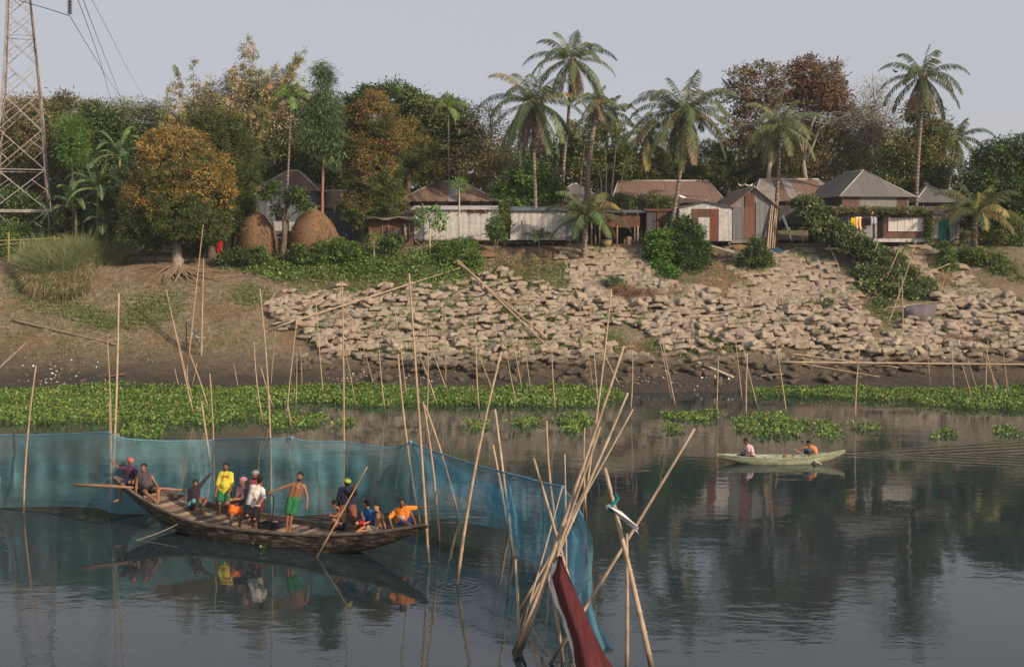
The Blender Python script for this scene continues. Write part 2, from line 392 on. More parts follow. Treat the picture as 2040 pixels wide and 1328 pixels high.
rr = N_(nt, 'ShaderNodeMapRange'); rr.inputs[1].default_value = .2; rr.inputs[2].default_value = 1.6; rr.inputs[3].default_value = .55; rr.inputs[4].default_value = .92
nt.links.new(hgt, rr.inputs[0]); nt.links.new(rr.outputs[0], b.inputs['Roughness'])
hh = math_(nt, 'ADD', math_(nt, 'MULTIPLY', n3.outputs[0], .35), n2.outputs[0]); bump(nt, b, hh, .24)
o = link('ground', me, m); tag(o, kind='structure')

# ---------- water ----------
mb = MB(); mb.grid([[(x, y, 0) for y in (-50, 0, 20, 40, 60, 74)] for x in (-700, -100, -30, 0, 30, 100, 700)])
m, nt, b, out = newmat('river_water')
b.inputs['Base Color'].default_value = (.018, .031, .036, 1)
b.inputs['Roughness'].default_value = .01; b.inputs['IOR'].default_value = 1.46; b.inputs['Specular IOR Level'].default_value = .5
tc = N_(nt, 'ShaderNodeTexCoord'); P = tc.outputs['Object']
def mapped(sx_, sy_, rz=0.):
    mp = N_(nt, 'ShaderNodeMapping'); nt.links.new(P, mp.inputs[0]); mp.inputs['Scale'].default_value = (sx_, sy_, 1); mp.inputs['Rotation'].default_value = (0, 0, rz); return mp.outputs[0]
a1 = noise(nt, mapped(1.5, 2.2, .15), 1.0, 3, .55); a2 = noise(nt, mapped(3.6, 5.4, -.2), 1.0, 3, .6); a3 = noise(nt, mapped(.45, .8, .3), 1.0, 2, .5)
patch = noise(nt, mapped(.05, .10), 1.0, 3, .5)
pm = ramp(nt, patch.outputs[0], [(.38, .12), (.62, 1.)])
h = math_(nt, 'ADD', math_(nt, 'MULTIPLY', a1.outputs[0], .55), math_(nt, 'ADD', math_(nt, 'MULTIPLY', a2.outputs[0], .16), math_(nt, 'MULTIPLY', a3.outputs[0], .9)))
h = math_(nt, 'MULTIPLY', h, math_(nt, 'MULTIPLY_ADD', pm.outputs[0], .85, .15))
# rings spreading from the poles and the wake behind the small boat
def rings(cx, cy, rad, amp, k):
    global h
    mp = N_(nt, 'ShaderNodeMapping'); nt.links.new(P, mp.inputs[0]); mp.inputs['Location'].default_value = (-cx, -cy, 0)
    ln = N_(nt, 'ShaderNodeVectorMath', operation='LENGTH'); nt.links.new(mp.outputs[0], ln.inputs[0])
    s_ = math_(nt, 'SINE', math_(nt, 'MULTIPLY', ln.outputs['Value'], k))
    fall = math_(nt, 'MAXIMUM', math_(nt, 'SUBTRACT', 1, math_(nt, 'DIVIDE', ln.outputs['Value'], rad)), 0)
    h = math_(nt, 'ADD', h, math_(nt, 'MULTIPLY', math_(nt, 'MULTIPLY', s_, fall), amp))
for (px, py, r_, a_) in ((854, 1121, 1.5, .09), (911, 1165, 1.3, .09), (221, 1031, 1., .05), (631, 1108, 1., .06), (47, 1027, 1.1, .05)):
    q = atz(px, py); rings(q.x, q.y, r_, a_, 26)
q = atz(1684, 905)
mp = N_(nt, 'ShaderNodeMapping'); nt.links.new(P, mp.inputs[0]); mp.inputs['Location'].default_value = (-q.x, -q.y, 0)
ws = N_(nt, 'ShaderNodeSeparateXYZ'); nt.links.new(mp.outputs[0], ws.inputs[0])
wob = math_(nt, 'MULTIPLY', a1.outputs[0], 1.6)
ay = math_(nt, 'ABSOLUTE', ws.outputs[1])
ph = math_(nt, 'ADD', math_(nt, 'MULTIPLY', math_(nt, 'SUBTRACT', ay, math_(nt, 'MULTIPLY', ws.outputs[0], .30)), 9.), math_(nt, 'MULTIPLY', wob, 2.))
m1 = N_(nt, 'ShaderNodeMapRange'); m1.inputs[1].default_value = -.6; m1.inputs[2].default_value = .3; nt.links.new(math_(nt, 'ADD', ws.outputs[0], .2), m1.inputs[0])
m2 = N_(nt, 'ShaderNodeMapRange'); m2.inputs[1].default_value = 1.; m2.inputs[2].default_value = 0.; nt.links.new(math_(nt, 'SUBTRACT', ay, math_(nt, 'MULTIPLY', ws.outputs[0], .36)), m2.inputs[0])
h = math_(nt, 'ADD', h, math_(nt, 'MULTIPLY', math_(nt, 'MULTIPLY', math_(nt, 'SINE', ph), math_(nt, 'MULTIPLY', m1.outputs[0], m2.outputs[0])), .4))
bump(nt, b, h, .0135)
WATER = mb.build('water', m); tag(WATER, kind='structure')

# ---------- polygon masks given in photo pixels, turned into points on the ground ----------
def inpoly(poly, x, y):
    poly = np.asarray(poly, float); r = np.zeros(len(x), bool); j = len(poly) - 1
    for i in range(len(poly)):
        xi, yi = poly[i]; xj, yj = poly[j]
        c = ((yi > y) != (yj > y)) & (x < (xj - xi) * (y - yi) / (yj - yi + 1e-9) + xi)
        r ^= c; j = i
    return r
def scatter(poly, n, gamma=1.0):
    p = np.asarray(poly, float); out = []
    lo, hi = p.min(0), p.max(0); tot = 0
    while tot < n:
        q = lo + (hi - lo) * R.random((n * 2, 2)); q = q[inpoly(poly, q[:, 0], q[:, 1])]; out.append(q); tot += len(q)
    return np.concatenate(out)[:n]
def proj(Pn):          # world points -> photo pixels
    d = Pn - np.array([0, 0, HCAM]); f = d[:, 1] * cp - d[:, 2] * sp; u = d[:, 1] * sp + d[:, 2] * cp
    return np.stack([CX + FPX * d[:, 0] / f, CY - FPX * u / f], 1)

# ---------- sandbags ----------
def bagmesh(k, worn=0.):
    rr = np.random.default_rng(100 + k); n, m_ = 15, 11
    V = []; F = []; top = {}; bot = {}
    ph = rr.random(6) * 6
    for i in range(n):
        for j in range(m_):
            x = -1 + 2 * i / (n - 1); y = -1 + 2 * j / (m_ - 1)
            e = max(0, (1 - abs(x) ** 5.)) * max(0, (1 - abs(y) ** 3.6)); t = e ** .5
            X = x * .56 * (1 - .10 * (1 - y * y)) ; Y = y * .37 * (1 - .02 * rr.random() + .12 * abs(x) ** 3)
            sag = .06 * math.sin(x * 2.2 + ph[0]) + .03 * math.sin(y * 2.4 + ph[1]) + .03 * abs(x) ** 4 * math.sin(ph[4] + y * 3)
            wr = .012 * math.sin(x * 8 + ph[2] + 2 * y) + .010 * math.sin(y * 8 + ph[3] + x * 4)
            b_ = len(V); 
            if t < 1e-6:
                V.append((X, Y, sag)); top[i, j] = bot[i, j] = b_
            else:
                V.append((X, Y, sag + .165 * t + wr * t)); V.append((X, Y, sag - .11 * t)); top[i, j] = b_; bot[i, j] = b_ + 1
    for i in range(n - 1):
        for j in range(m_ - 1):
            F.append((top[i, j], top[i + 1, j], top[i + 1, j + 1], top[i, j + 1])); F.append((bot[i, j], bot[i, j + 1], bot[i + 1, j + 1], bot[i + 1, j]))
    return V, F
def bag_material(name, wetness):
    m, nt, b, _ = newmat(name)
    tc = N_(nt, 'ShaderNodeTexCoord'); g = N_(nt, 'ShaderNodeNewGeometry'); P = g.outputs['Position']
    oi = N_(nt, 'ShaderNodeObjectInfo')
    n1 = noise(nt, P, .9, 5, .6); n2 = noise(nt, P, 4., 5, .65); n3 = noise(nt, P, 60, 2)
    c = ramp(nt, n2.outputs[0], [(.3, (.28, .23, .175)), (.5, (.39, .33, .26)), (.72, (.48, .415, .33))])
    c = mixc(nt, ramp(nt, n1.outputs[0], [(.44, 0.), (.66, .8)]).outputs[0], c.outputs[0], (.26, .185, .125))
    c = mixc(nt, math_(nt, 'MULTIPLY', math_(nt, 'FRACT', math_(nt, 'MULTIPLY', oi.outputs['Random'], 7.)), .5), c, (.27, .22, .17))
    sx = N_(nt, 'ShaderNodeSeparateXYZ'); nt.links.new(P, sx.inputs[0])
    hgt = math_(nt, 'ADD', sx.outputs[2], math_(nt, 'MULTIPLY', n1.outputs[0], 1.2))
    mr = N_(nt, 'ShaderNodeMapRange'); mr.inputs[1].default_value = 1.9; mr.inputs[2].default_value = 2.7; nt.links.new(hgt, mr.inputs[0])
    mud = ramp(nt, n2.outputs[0], [(.3, (.05, .042, .032)), (.7, (.13, .105, .075))])
    c = mixc(nt, mr.outputs[0], mud.outputs[0], c)
    if wetness: c = mixc(nt, wetness, c, (.06, .06, .03))
    nt.links.new(c, b.inputs['Base Color']); b.inputs['Roughness'].default_value = .85; b.inputs['Specular IOR Level'].default_value = .15
    mpw = N_(nt, 'ShaderNodeMapping'); nt.links.new(tc.outputs['Object'], mpw.inputs[0]); mpw.inputs['Scale'].default_value = (2.2, 7, 3); n4 = noise(nt, mpw.outputs[0], 1.6, 4, .6)
    bump(nt, b, math_(nt, 'ADD', math_(nt, 'ADD', n2.outputs[0], n4.outputs[0]), math_(nt, 'MULTIPLY', n3.outputs[0], .15)), .022); return m
M_BAG = bag_material('woven_sandbag', 0); M_BAGM = bag_material('mossy_sandbag', .72)
BG = [bagmesh(k) for k in range(7)]
def bag_me(k, mat):
    me = bpy.data.meshes.new('sandbag'); me.from_pydata(BG[k][0], [], BG[k][1]); me.polygons.foreach_set('use_smooth', [True] * len(me.polygons)); me.materials.append(mat); return me
BME = [bag_me(k, M_BAG) for k in range(7)]; BMM = [bag_me(k, M_BAGM) for k in range(7)]
ZA = [(545, 600), (570, 588), (640, 572), (720, 585), (800, 565), (930, 556), (1000, 545), (1130, 570), (1185, 600), (1235, 640), (1245, 690), (1200, 705), (1050, 728), (900, 745), (780, 722), (640, 702), (600, 672), (548, 650)]
ZH = [(1000, 575), (1240, 640), (1330, 660), (1250, 690), (1120, 668), (1010, 650)]     # earth hollow stays bare
ZB = [(1110, 500), (1180, 490), (1285, 488), (1310, 560), (1400, 560), (1425, 500), (1470, 485), (1600, 483), (1690, 545), (1735, 650), (1730, 700), (1560, 690), (1400, 700), (1250, 690), (1200, 610), (1130, 560)]
ZC = [(1770, 485), (1880, 490), (1925, 560), (2060, 600), (2060, 700), (1900, 700), (1790, 735), (1690, 690), (1790, 650), (1865, 600), (1815, 540)]
ZM = [(575, 700), (1050, 725), (1240, 700), (1560, 690), (1730, 690), (1850, 705), (2060, 690), (2060, 735), (1760, 745), (1400, 765), (1050, 762), (640, 752)]
ZBARE = [[(1190, 645), (1235, 638), (1320, 672), (1300, 700), (1225, 690)], [(1380, 505), (1455, 520), (1475, 560), (1450, 590), (1395, 570)], [(1850, 500), (1890, 505), (1905, 560), (1860, 560)]]
bags = []
def addbag(x, y, z, yaw, tx, ty, s, mossy, order):
    E = Matrix.Rotation(yaw, 3, 'Z') @ Matrix.Rotation(tx, 3, 'X') @ Matrix.Rotation(ty, 3, 'Y')
    bags.append((x, y, z, E, s, mossy, order))
row = 0
Yr = 72.3
while Yr < 91.2:
    X = -24 + (row % 2) * .5 + rnd.uniform(-.1, .1)
    while X < 44:
        y = Yr + rnd.gauss(0, .06); x = X + rnd.gauss(0, .07)
        z = hz(x, y); px, py = proj(np.array([[x, y, z + .1]]))[0]
        one = lambda poly: bool(inpoly(poly, np.array([px]), np.array([py]))[0])
        jx, jy = px + rnd.gauss(0, 10), py + rnd.gauss(0, 5)
        onej = lambda poly: bool(inpoly(poly, np.array([jx]), np.array([jy]))[0])
        sl = math.atan((hz(x, y + .6) - hz(x, y - .6)) / 1.2)
        if not any(onej(q) for q in ZBARE):
            moss = px > 1900 and py > 575 and rnd.random() < .8
            if one(ZB) and py < 600 or (one(ZC) and py < 590):
                addbag(x, y, z + .0 + rnd.uniform(-.03, .03), rnd.gauss(0, .07), sl * .8 + rnd.gauss(0, .05), rnd.gauss(0, .05), (rnd.uniform(1.0, 1.12), 1.12, rnd.uniform(.7, .95)), moss, 0)
            elif (onej(ZA) or one(ZB) or onej(ZC)) and rnd.random() < .95:
                addbag(x + rnd.gauss(0, .08), y, z + .10 + rnd.uniform(0, .10), rnd.gauss(0, .24), sl * .55 + rnd.gauss(0, .12), rnd.gauss(0, .10), (rnd.uniform(.78, 1.02), rnd.uniform(.78, .98), rnd.uniform(.7, 1.05)), moss, 1)
                if rnd.random() < .14:
                    addbag(x + rnd.uniform(-.4, .4), y + rnd.uniform(-.3, .1), z + .33, rnd.gauss(0, .7), sl * .5 + rnd.gauss(0, .3), rnd.gauss(0, .25), (rnd.uniform(.7, 1.), rnd.uniform(.75, 1.), rnd.uniform(.9, 1.3)), moss, 2)
            elif onej(ZM) and rnd.random() < (.55 if py < 735 else .28):
                addbag(x, y, z - .05 + rnd.uniform(-.08, .08), rnd.gauss(0, .5), sl * .5 + rnd.gauss(0, .12), rnd.gauss(0, .15), (rnd.uniform(.7, 1.1), rnd.uniform(.8, 1.1), rnd.uniform(.8, 1.4)), moss, 3)
        X += .97 if Yr > 84.5 else .76
    row += 1; Yr += (.56 if Yr > 84.5 else .49)
# how large each one shows: nearer and not sunk in mud first
bags.sort(key=lambda b_: b_[1] + (3 if b_[6] == 3 else 0) - (1.2 if b_[6] == 2 else 0))
def bagzone(px, py, order, moss):
    if moss: return 'mossy olive sandbag in the damp heap at the right edge of the bank'
    if order == 3: return 'mud covered sandbag sunk in the dark shore ' + ('left of the crossed lying poles' if px < 1000 else 'below the bare earth hollow' if px < 1350 else 'above the long lying bamboo on the right')
    if px < 640: return 'tan sandbag at the left end of the tumbled revetment heap'
    if px < 800: return 'tan sandbag in the tumbled heap under the left half of the slanting pole'
    if px < 930: return 'tan sandbag in the tumbled heap under the right half of the slanting pole'
    if px < 1100: return 'tan sandbag in the tumbled heap around the two crossed lying poles'
    if px < 1300: return 'tan sandbag beside the bare earth hollow below the dry brush'
    if px < 1500: return 'tan sandbag in the slumped rows below the trodden earth path'
    if px < 1730: return 'tan sandbag in the slumped rows left of the vine covered frame'
    return 'tan sandbag right of the grey cloth sling, below the straw strewn slope'
NB = 300
pp = proj(np.array([[b_[0], b_[1], b_[2]] for b_ in bags]))
sv, sf = [], []
for i, (x, y, z, E, s, moss, od) in enumerate(bags):
    k = rnd.randrange(7)
    M4 = Matrix.Translation((x, y, z)) @ E.to_4x4() @ Matrix.Diagonal((*s, 1))
    if i < NB:
        o = bpy.data.objects.new('sandbag', (BMM if moss else BME)[k]); COL.objects.link(o)
        o.location = (x, y, z); o.rotation_euler = E.to_euler(); o.scale = s
        tag(o, bagzone(pp[i, 0], pp[i, 1], od, moss), 'sandbag', 'sandbags lining the river bank')
    else:
        Vv = np.array(BG[k][0]) * np.array(s); Vv = Vv @ np.array(E).T + np.array([x, y, z])
        b_ = sum(len(a) for a in sv); sv.append(Vv); sf += [tuple(q + b_ for q in f) for f in BG[k][1]]
me = bpy.data.meshes.new('sandbags'); me.from_pydata(np.concatenate(sv).tolist(), [], sf); me.polygons.foreach_set('use_smooth', [True] * len(me.polygons))
tag(link('sandbags', me, M_BAG), 'tight rows of flattened tan sandbags paving the upper slope', 'sandbags', kind='stuff')
print('bags', len(bags))

# ---------- ground cover ----------
def pal(cols, n, jit=.25):
    cols = np.array(cols, float); c = cols[R.integers(0, len(cols), n)]
    return np.clip(c * (1 + jit * R.standard_normal((n, 1))) * (1 + .08 * R.standard_normal((n, 3))), .005, .9)
GREEN = [(.075, .135, .03), (.06, .11, .028), (.115, .165, .04), (.045, .08, .022)]
OLIVE = [(.10, .12, .04), (.14, .13, .055), (.07, .09, .03)]
DRY = [(.22, .15, .09), (.15, .095, .06), (.28, .2, .12)]
def cover(polys, dens, cols, hmax, L, Wd, flat=.5, T=DIAM, clump=6, cr=.25):
    """leafy ground cover: clumps of small leaves standing hmax over the ground"""
    V, C = [], []
    for poly in polys:
        p = np.asarray(poly, float); a = .5 * abs(np.dot(p[:, 0], np.roll(p[:, 1], 1)) - np.dot(p[:, 1], np.roll(p[:, 0], 1)))
        nc = max(6, int(a * dens / clump)); q = scatter(poly, nc)
        q = q + R.normal(0, 1, q.shape) * np.array([7, 3])
        g = ground(q[:, 0], q[:, 1]); n = nc * clump
        hh = hmax * (.3 + .7 * R.random(nc)) * (.5 + .5 * np.clip(1 + sn(g[:, 0], g[:, 1], 1.1, .4), 0, 2))
        c = np.repeat(g, clump, 0) + R.normal(0, cr, (n, 3)) * np.array([1, 1, 0])
        c[:, 2] = np.maximum(H(c[:, 0], c[:, 1]), 0) + np.repeat(hh, clump) * R.random(n) ** .6
        D = R.normal(0, 1, (n, 3)); D[:, 2] = D[:, 2] * .5 + .2
        Nn = R.normal(0, flat, (n, 3)) + np.array([0, -.25, 1])
        V.append(leafpolys(c, D, Nn, L * (.6 + .8 * R.random(n)), Wd * (.6 + .8 * R.random(n)), T))
        cl = pal(cols, nc, .28); C.append(np.repeat(cl, clump, 0) * (1 + .18 * R.standard_normal((n, 1))))
    return V, [np.clip(c, .004, .9) for c in C]
def blades(polys, dens, cols, hmax, Wd, lean=.35):
    V, C = [], []
    for poly in polys:
        p = np.asarray(poly, float); a = .5 * abs(np.dot(p[:, 0], np.roll(p[:, 1], 1)) - np.dot(p[:, 1], np.roll(p[:, 0], 1)))
        n = max(8, int(a * dens)); q = scatter(poly, n) + R.normal(0, 1, (n, 2)) * np.array([6, 3]); g = ground(q[:, 0], q[:, 1])
        D = R.normal(0, lean, (n, 3)); D[:, 2] = 1
        V.append(leafpolys(g - [0, 0, .03], D, R.normal(0, 1, (n, 3)) + [0, -1.5, 0], hmax * (.4 + .6 * R.random(n)), Wd, LONG)); C.append(pal(cols, n))
    return V, C
# vines and weeds along the top of the bank
VB = [[(480, 520), (560, 490), (700, 492), (745, 520), (700, 560), (560, 565), (500, 545)], [(690, 520), (840, 510), (880, 480), (930, 478), (960, 520), (950, 560), (900, 590), (820, 575), (700, 560)],
      [(560, 495), (640, 480), (700, 470), (735, 500), (640, 515)]]
V, C = cover(VB, .62, GREEN + [(.13, .19, .045), (.09, .16, .035)], .62, .16, .11); tag(polyobj('vine_cover', V, C, LEAF), 'thick green creeper spread over the upper bank below the haystacks', 'creeper', kind='stuff')
GP = [[(0, 565), (110, 590), (250, 640), (330, 650), (240, 665), (60, 620)], [(250, 600), (330, 580), (365, 600), (350, 640), (270, 650)], [(120, 630), (240, 640), (200, 665)], [(450, 590), (520, 570), (540, 600), (480, 620)],
      [(0, 515), (50, 500), (60, 520), (10, 528)], [(420, 500), (500, 500), (520, 545), (440, 545)], [(600, 590), (660, 580), (700, 600), (620, 610)], [(560, 560), (640, 562), (640, 585), (580, 580)],
      [(660, 570), (760, 560), (780, 590), (690, 595)], [(840, 570), (900, 560), (905, 590), (860, 600)], [(960, 530), (1060, 520), (1130, 530), (1120, 570), (990, 560)], [(1030, 630), (1130, 640), (1260, 700), (1200, 712), (1070, 690)],
      [(1210, 590), (1260, 590), (1255, 620), (1220, 615)], [(1270, 690), (1440, 680), (1480, 705), (1380, 715), (1290, 712)], [(1580, 500), (1650, 510), (1640, 530), (1600, 530)], [(1920, 500), (1980, 490), (2040, 540), (2040, 570), (1960, 540)],
      [(1920, 590), (2040, 600), (2040, 690), (1960, 660)], [(1320, 600), (1360, 590), (1370, 620), (1330, 620)], [(590, 640), (700, 660), (690, 700), (620, 690)], [(1560, 640), (1620, 650), (1600, 690)], [(1870, 480), (1900, 480), (1905, 530), (1880, 540)],
      [(1740, 600), (1800, 640), (1760, 655), (1730, 630)]]
V, C = cover(GP, .16, GREEN + OLIVE, .28, .14, .08, cr=.4); V2, C2 = blades(GP, .16, GREEN + OLIVE, .4, .035)
allm = [(0, 560), (500, 560), (540, 690), (300, 720), (0, 720)]
V3, C3 = cover([allm, allm, ZA, ZA, ZB], .032, OLIVE + GREEN, .16, .11, .06, cr=.5); V4, C4 = blades([allm, ZA, ZC], .05, OLIVE + DRY, .25, .03)
tag(polyobj('weeds', V + V2 + V3 + V4, C + C2 + C3 + C4, LEAF), 'patches of low green weeds on the muddy slope and between sandbags', 'weeds', kind='stuff')
BR = [[(740, 495), (860, 490), (870, 510), (800, 520), (740, 515)], [(955, 510), (1110, 500), (1140, 530), (1060, 555), (980, 535)]]
V, C = cover(BR, .22, DRY + [(.11, .06, .04)], .35, .16, .05, cr=.35)
tag(polyobj('dry_scrub', V, C, LEAF), 'patches of dry reddish brown scrub on top of the bank', 'scrub', kind='stuff')
ST = [[(1780, 485), (1850, 488), (1875, 530), (1930, 590), (1900, 600), (1840, 560), (1790, 520)], [(930, 478), (990, 480), (1000, 492), (940, 490)], [(1400, 510), (1470, 540), (1500, 590), (1440, 600), (1390, 560)]]
V, C = cover(ST, .24, [(.36, .20, .09), (.28, .155, .075), (.22, .125, .065)], .08, .3, .03, cr=.4)
tag(polyobj('straw_litter', V, C, LEAF), 'orange brown straw and leaf litter strewn over the slope', 'straw', kind='stuff')
DB = [[(640, 740), (800, 745), (1000, 750), (900, 765), (650, 765)], [(60, 735), (200, 735), (210, 770), (50, 765)], [(1480, 690), (1700, 700), (1760, 730), (1540, 735)], [(1850, 690), (2000, 690), (2000, 730), (1870, 725)], [(1240, 740), (1480, 745), (1460, 770), (1250, 770)],
      [(1690, 560), (1760, 580), (1730, 640), (1700, 610)]]
V, C = cover(DB, .035, DRY + [(.42, .38, .33), (.5, .47, .42), (.2, .16, .12)], .06, .17, .08, cr=.5)
tag(polyobj('litter', V, C, plain('faded_litter', (.4, .36, .3), .8) if False else LEAF), 'scraps of pale rubbish and dead stalks on the mud', 'litter', kind='stuff')

q = scatter(ZA, 420); q = np.concatenate([q, scatter(ZB, 130), scatter(ZC, 120)]); g = ground(q[:, 0], q[:, 1]); keep = sn(g[:, 0], g[:, 1], .9, 4.) > -.15; g = g[keep]; k_ = 26; P = np.repeat(g, k_, 0) + R.normal(0, .2, (len(g) * k_, 3)) * [1, 1, 0]; P[:, 2] = H(P[:, 0], P[:, 1]) + .22 + .18 * R.random(len(P)); n = len(P); D = R.normal(0, .6, (n, 3)); D[:, 2] = .7
tag(polyobj('bag_weeds', leafpolys(P, D, R.normal(0, 1, (n, 3)) + [0, -.6, .4], .10 + .16 * R.random(n), .05), np.repeat(pal(GREEN + OLIVE, len(g), .2), k_, 0), LEAF), 'small tufts of green weeds sprouting between the sandbags', 'weeds', kind='stuff')

# ---------- water hyacinth ----------
HY = [(.085, .165, .028), (.065, .135, .024), (.115, .205, .036), (.05, .105, .02), (.16, .24, .06), (.12, .13, .05)]
def hyacinth(polys, dens=95, hmax=.30):
    V, C = [], []
    for poly in polys:
        # polygon corners sit on the water: turn them into world x, y
        wp = [(atz(a, b_).x, atz(a, b_).y) for a, b_ in poly]; p = np.array(wp)
        a = .5 * abs(np.dot(p[:, 0], np.roll(p[:, 1], 1)) - np.dot(p[:, 1], np.roll(p[:, 0], 1))); n = int(a * dens)
        q = scatter(wp, n) + R.normal(0, .16, (n, 2)); 
        q[:, 1] = np.where(q[:, 1] > 71.3 - .5 * R.random(n), 71.3 - R.random(n) ** 2 * 2.5, q[:, 1]) if q[:, 1].max() > 70 else q[:, 1]
        q[:, 0] += .35 * sn(q[:, 1], q[:, 0], 1.3, 2.); q[:, 1] += .35 * sn(q[:, 0], q[:, 1], .6, 1.) * np.clip((71 - q[:, 1]) / 1.5, 0, 1)
        hh = hmax * (.55 + .45 * np.clip(sn(q[:, 0], q[:, 1], 1.6, 5.) + .6, 0, 1.3)); z = .02 + hh * R.random(n) ** .75
        c = np.stack([q[:, 0], q[:, 1], z + np.maximum(H(q[:, 0], q[:, 1]), 0)], 1); D = R.normal(0, 1, (n, 3)); D[:, 2] = abs(D[:, 2]) * 1.1 + .2; D = unit(D)
        Nn = R.normal(0, .6, (n, 3)) + [.1, -.6, .55]
        L = .085 + .055 * R.random(n); V.append(leafpolys(c, D, Nn, L, L * .95, ROUND))
        cl = pal(HY, n, .22); low = (z < .35 * hh); cl[R.random(n) < .05] = (.26, .22, .05); C.append(cl)
        st = R.random(n) < .4; V.append(leafpolys(np.stack([c[st, 0], c[st, 1], 0 * z[st]], 1), c[st] - np.stack([q[st, 0] - D[st, 0] * .08, q[st, 1], 0 * z[st]], 1), R.normal(0, 1, (st.sum(), 3)), np.maximum(z[st], .05) * 1.02, .02, LONG)); C.append(pal([(.16, .24, .06)], int(st.sum()), .2))
    return V, C
V, C = hyacinth([[(-60, 778), (150, 775), (260, 772), (350, 778), (520, 770), (600, 768), (760, 768), (900, 760), (1080, 764), (1225, 770), (1238, 796), (1180, 812), (1030, 812), (900, 808), (720, 812), (600, 800), (530, 815), (480, 836), (440, 850), (300, 845), (150, 845), (-60, 845)]])
tag(polyobj('water_hyacinth', V, C, GLOSSLEAF), 'long dense mat of green water hyacinth along the shore on the left', 'water hyacinth', kind='stuff')
V, C = hyacinth([[(1480, 768), (1600, 762), (1800, 758), (2110, 762), (2110, 822), (1900, 815), (1800, 800), (1600, 792), (1500, 785)]])
tag(polyobj('water_hyacinth', V, C, GLOSSLEAF), 'dense mat of green water hyacinth along the shore on the right', 'water hyacinth', kind='stuff')
clumps = [([(520, 825), (580, 820), (640, 832), (630, 850), (560, 855), (515, 840)], 'right of the left shore mat'), ([(235, 848), (310, 850), (325, 865), (290, 876), (240, 870)], 'just behind the blue net'),
          ([(670, 840), (695, 838), (700, 850), (675, 852)], 'small one by a tall pole near middle'), ([(930, 842), (965, 838), (970, 852), (935, 856)], 'small one left of the pole tangle'),
          ([(1025, 838), (1065, 830), (1070, 845), (1030, 856)], 'between two thin poles left of the tangle'), ([(1112, 830), (1165, 826), (1175, 850), (1150, 866), (1115, 862)], 'behind the pole tangle'),
          ([(1450, 845), (1500, 828), (1560, 826), (1620, 848), (1600, 866), (1540, 872), (1480, 862)], 'largest one just behind the small boat'), ([(1630, 842), (1650, 840), (1675, 870), (1660, 878), (1635, 862)], 'behind the stern of the small boat'),
          ([(1320, 848), (1350, 846), (1352, 860), (1322, 862)], 'smallest ones right of the leaning pole'), ([(1385, 820), (1430, 822), (1425, 845), (1385, 838)], 'ragged one left of the small boat'),
          ([(1705, 845), (1735, 845), (1735, 858), (1708, 858)], 'right of a lone pole in open water'), ([(1858, 862), (1890, 858), (1892, 872), (1862, 874)], 'thin one in open water on the right'), ([(1995, 852), (2030, 855), (2030, 868), (1998, 866)], 'at the right edge of the photo'),
          ([(505, 1082), (520, 1080), (521, 1092), (507, 1093)], 'tiny one against the hull of the long boat'), ([(1320, 825), (1400, 822), (1390, 836), (1330, 838)], 'thin strip beside the twin leaning poles')]
for poly, where in clumps:
    V, C = hyacinth([poly], 85, .17); c0 = atz(*np.mean(poly, 0))
    tag(polyobj('hyacinth_clump', V, C, GLOSSLEAF, origin=c0), 'floating green hyacinth clump, ' + where, 'water hyacinth', 'floating hyacinth clumps')
# ---------- trees ----------
def crownmesh(name, parent, blobs, n, leaf=(.28, .10), cols=GREEN, top=None, topf=.6, clump=26, cr=.45, droop=-.15, shell=.55, gaps=.0, mat=None, T=DIAM, flat=1.0):
    """blobs: (centre, radii) in world metres; leaves in tufts through the outer volume of each blob"""
    V, C = [], []
    ar = np.array([(b_[1][0] * b_[1][2]) ** .9 for b_ in blobs]); ar = ar / ar.sum()
    zt = max(b_[0][2] + b_[1][2] for b_ in blobs); zb = min(b_[0][2] - b_[1][2] for b_ in blobs)
    for (c, r), f in zip(blobs, ar):
        nc = max(3, int(n * f / clump)); d = unit(R.normal(0, 1, (nc, 3))); rr = shell + (1.03 - shell) * R.random(nc) ** .7
        rr *= 1 + .10 * sn(d[:, 0] * 3, d[:, 2] * 3, 1.3, c[0])
        cc_ = np.array(c) + d * rr[:, None] * np.array(r)
        if gaps > 0: keep = sn(cc_[:, 0] + cc_[:, 1], cc_[:, 2], 1.1, c[0]) > -1 + gaps * 1.6; cc_ = cc_[keep]; d = d[keep]; nc = len(cc_)
        if nc == 0: continue
        m_ = nc * clump
        sz = np.repeat(.6 + .8 * R.random(nc), clump)[:, None]
        off = R.normal(0, 1, (m_, 3)) * cr * np.array([1, 1, .6]) * sz * .62
        P = np.repeat(cc_, clump, 0) + off
        D = unit(off) * .8 + np.repeat(d, clump, 0) * .5 + R.normal(0, .45, (m_, 3)); D[:, 2] += droop
        Nn = np.repeat(d, clump, 0) * .6 + R.normal(0, .5 * flat, (m_, 3)) + [0, 0, .45]
        V.append(leafpolys(P, D, Nn, leaf[0] * (.6 + .7 * R.random(m_)), leaf[1] * (.7 + .6 * R.random(m_)), T))
        cl = pal(cols, nc, .22)
        if top is not None:
            e = (d[:, 2] * .55 + .35 + .5 * (cc_[:, 2] - (zt + zb) / 2) / (zt - zb) + .35 * sn(cc_[:, 0], cc_[:, 2], .8, 2.))
            k = R.random(nc) < np.clip(e, 0, 1) * topf * 1.3; cl[k] = pal(top, int(k.sum()), .2)
            col = np.repeat(cl, clump, 0); kk = np.repeat(k, clump) & (R.random(m_) < .35); col[kk] = pal(cols, int(kk.sum()), .2)
        else: col = np.repeat(cl, clump, 0)
        C.append(np.clip(col * (1 + .2 * R.standard_normal((m_, 1))), .004, .9))
    return polyobj(name, V, C, mat or LEAF, parent)
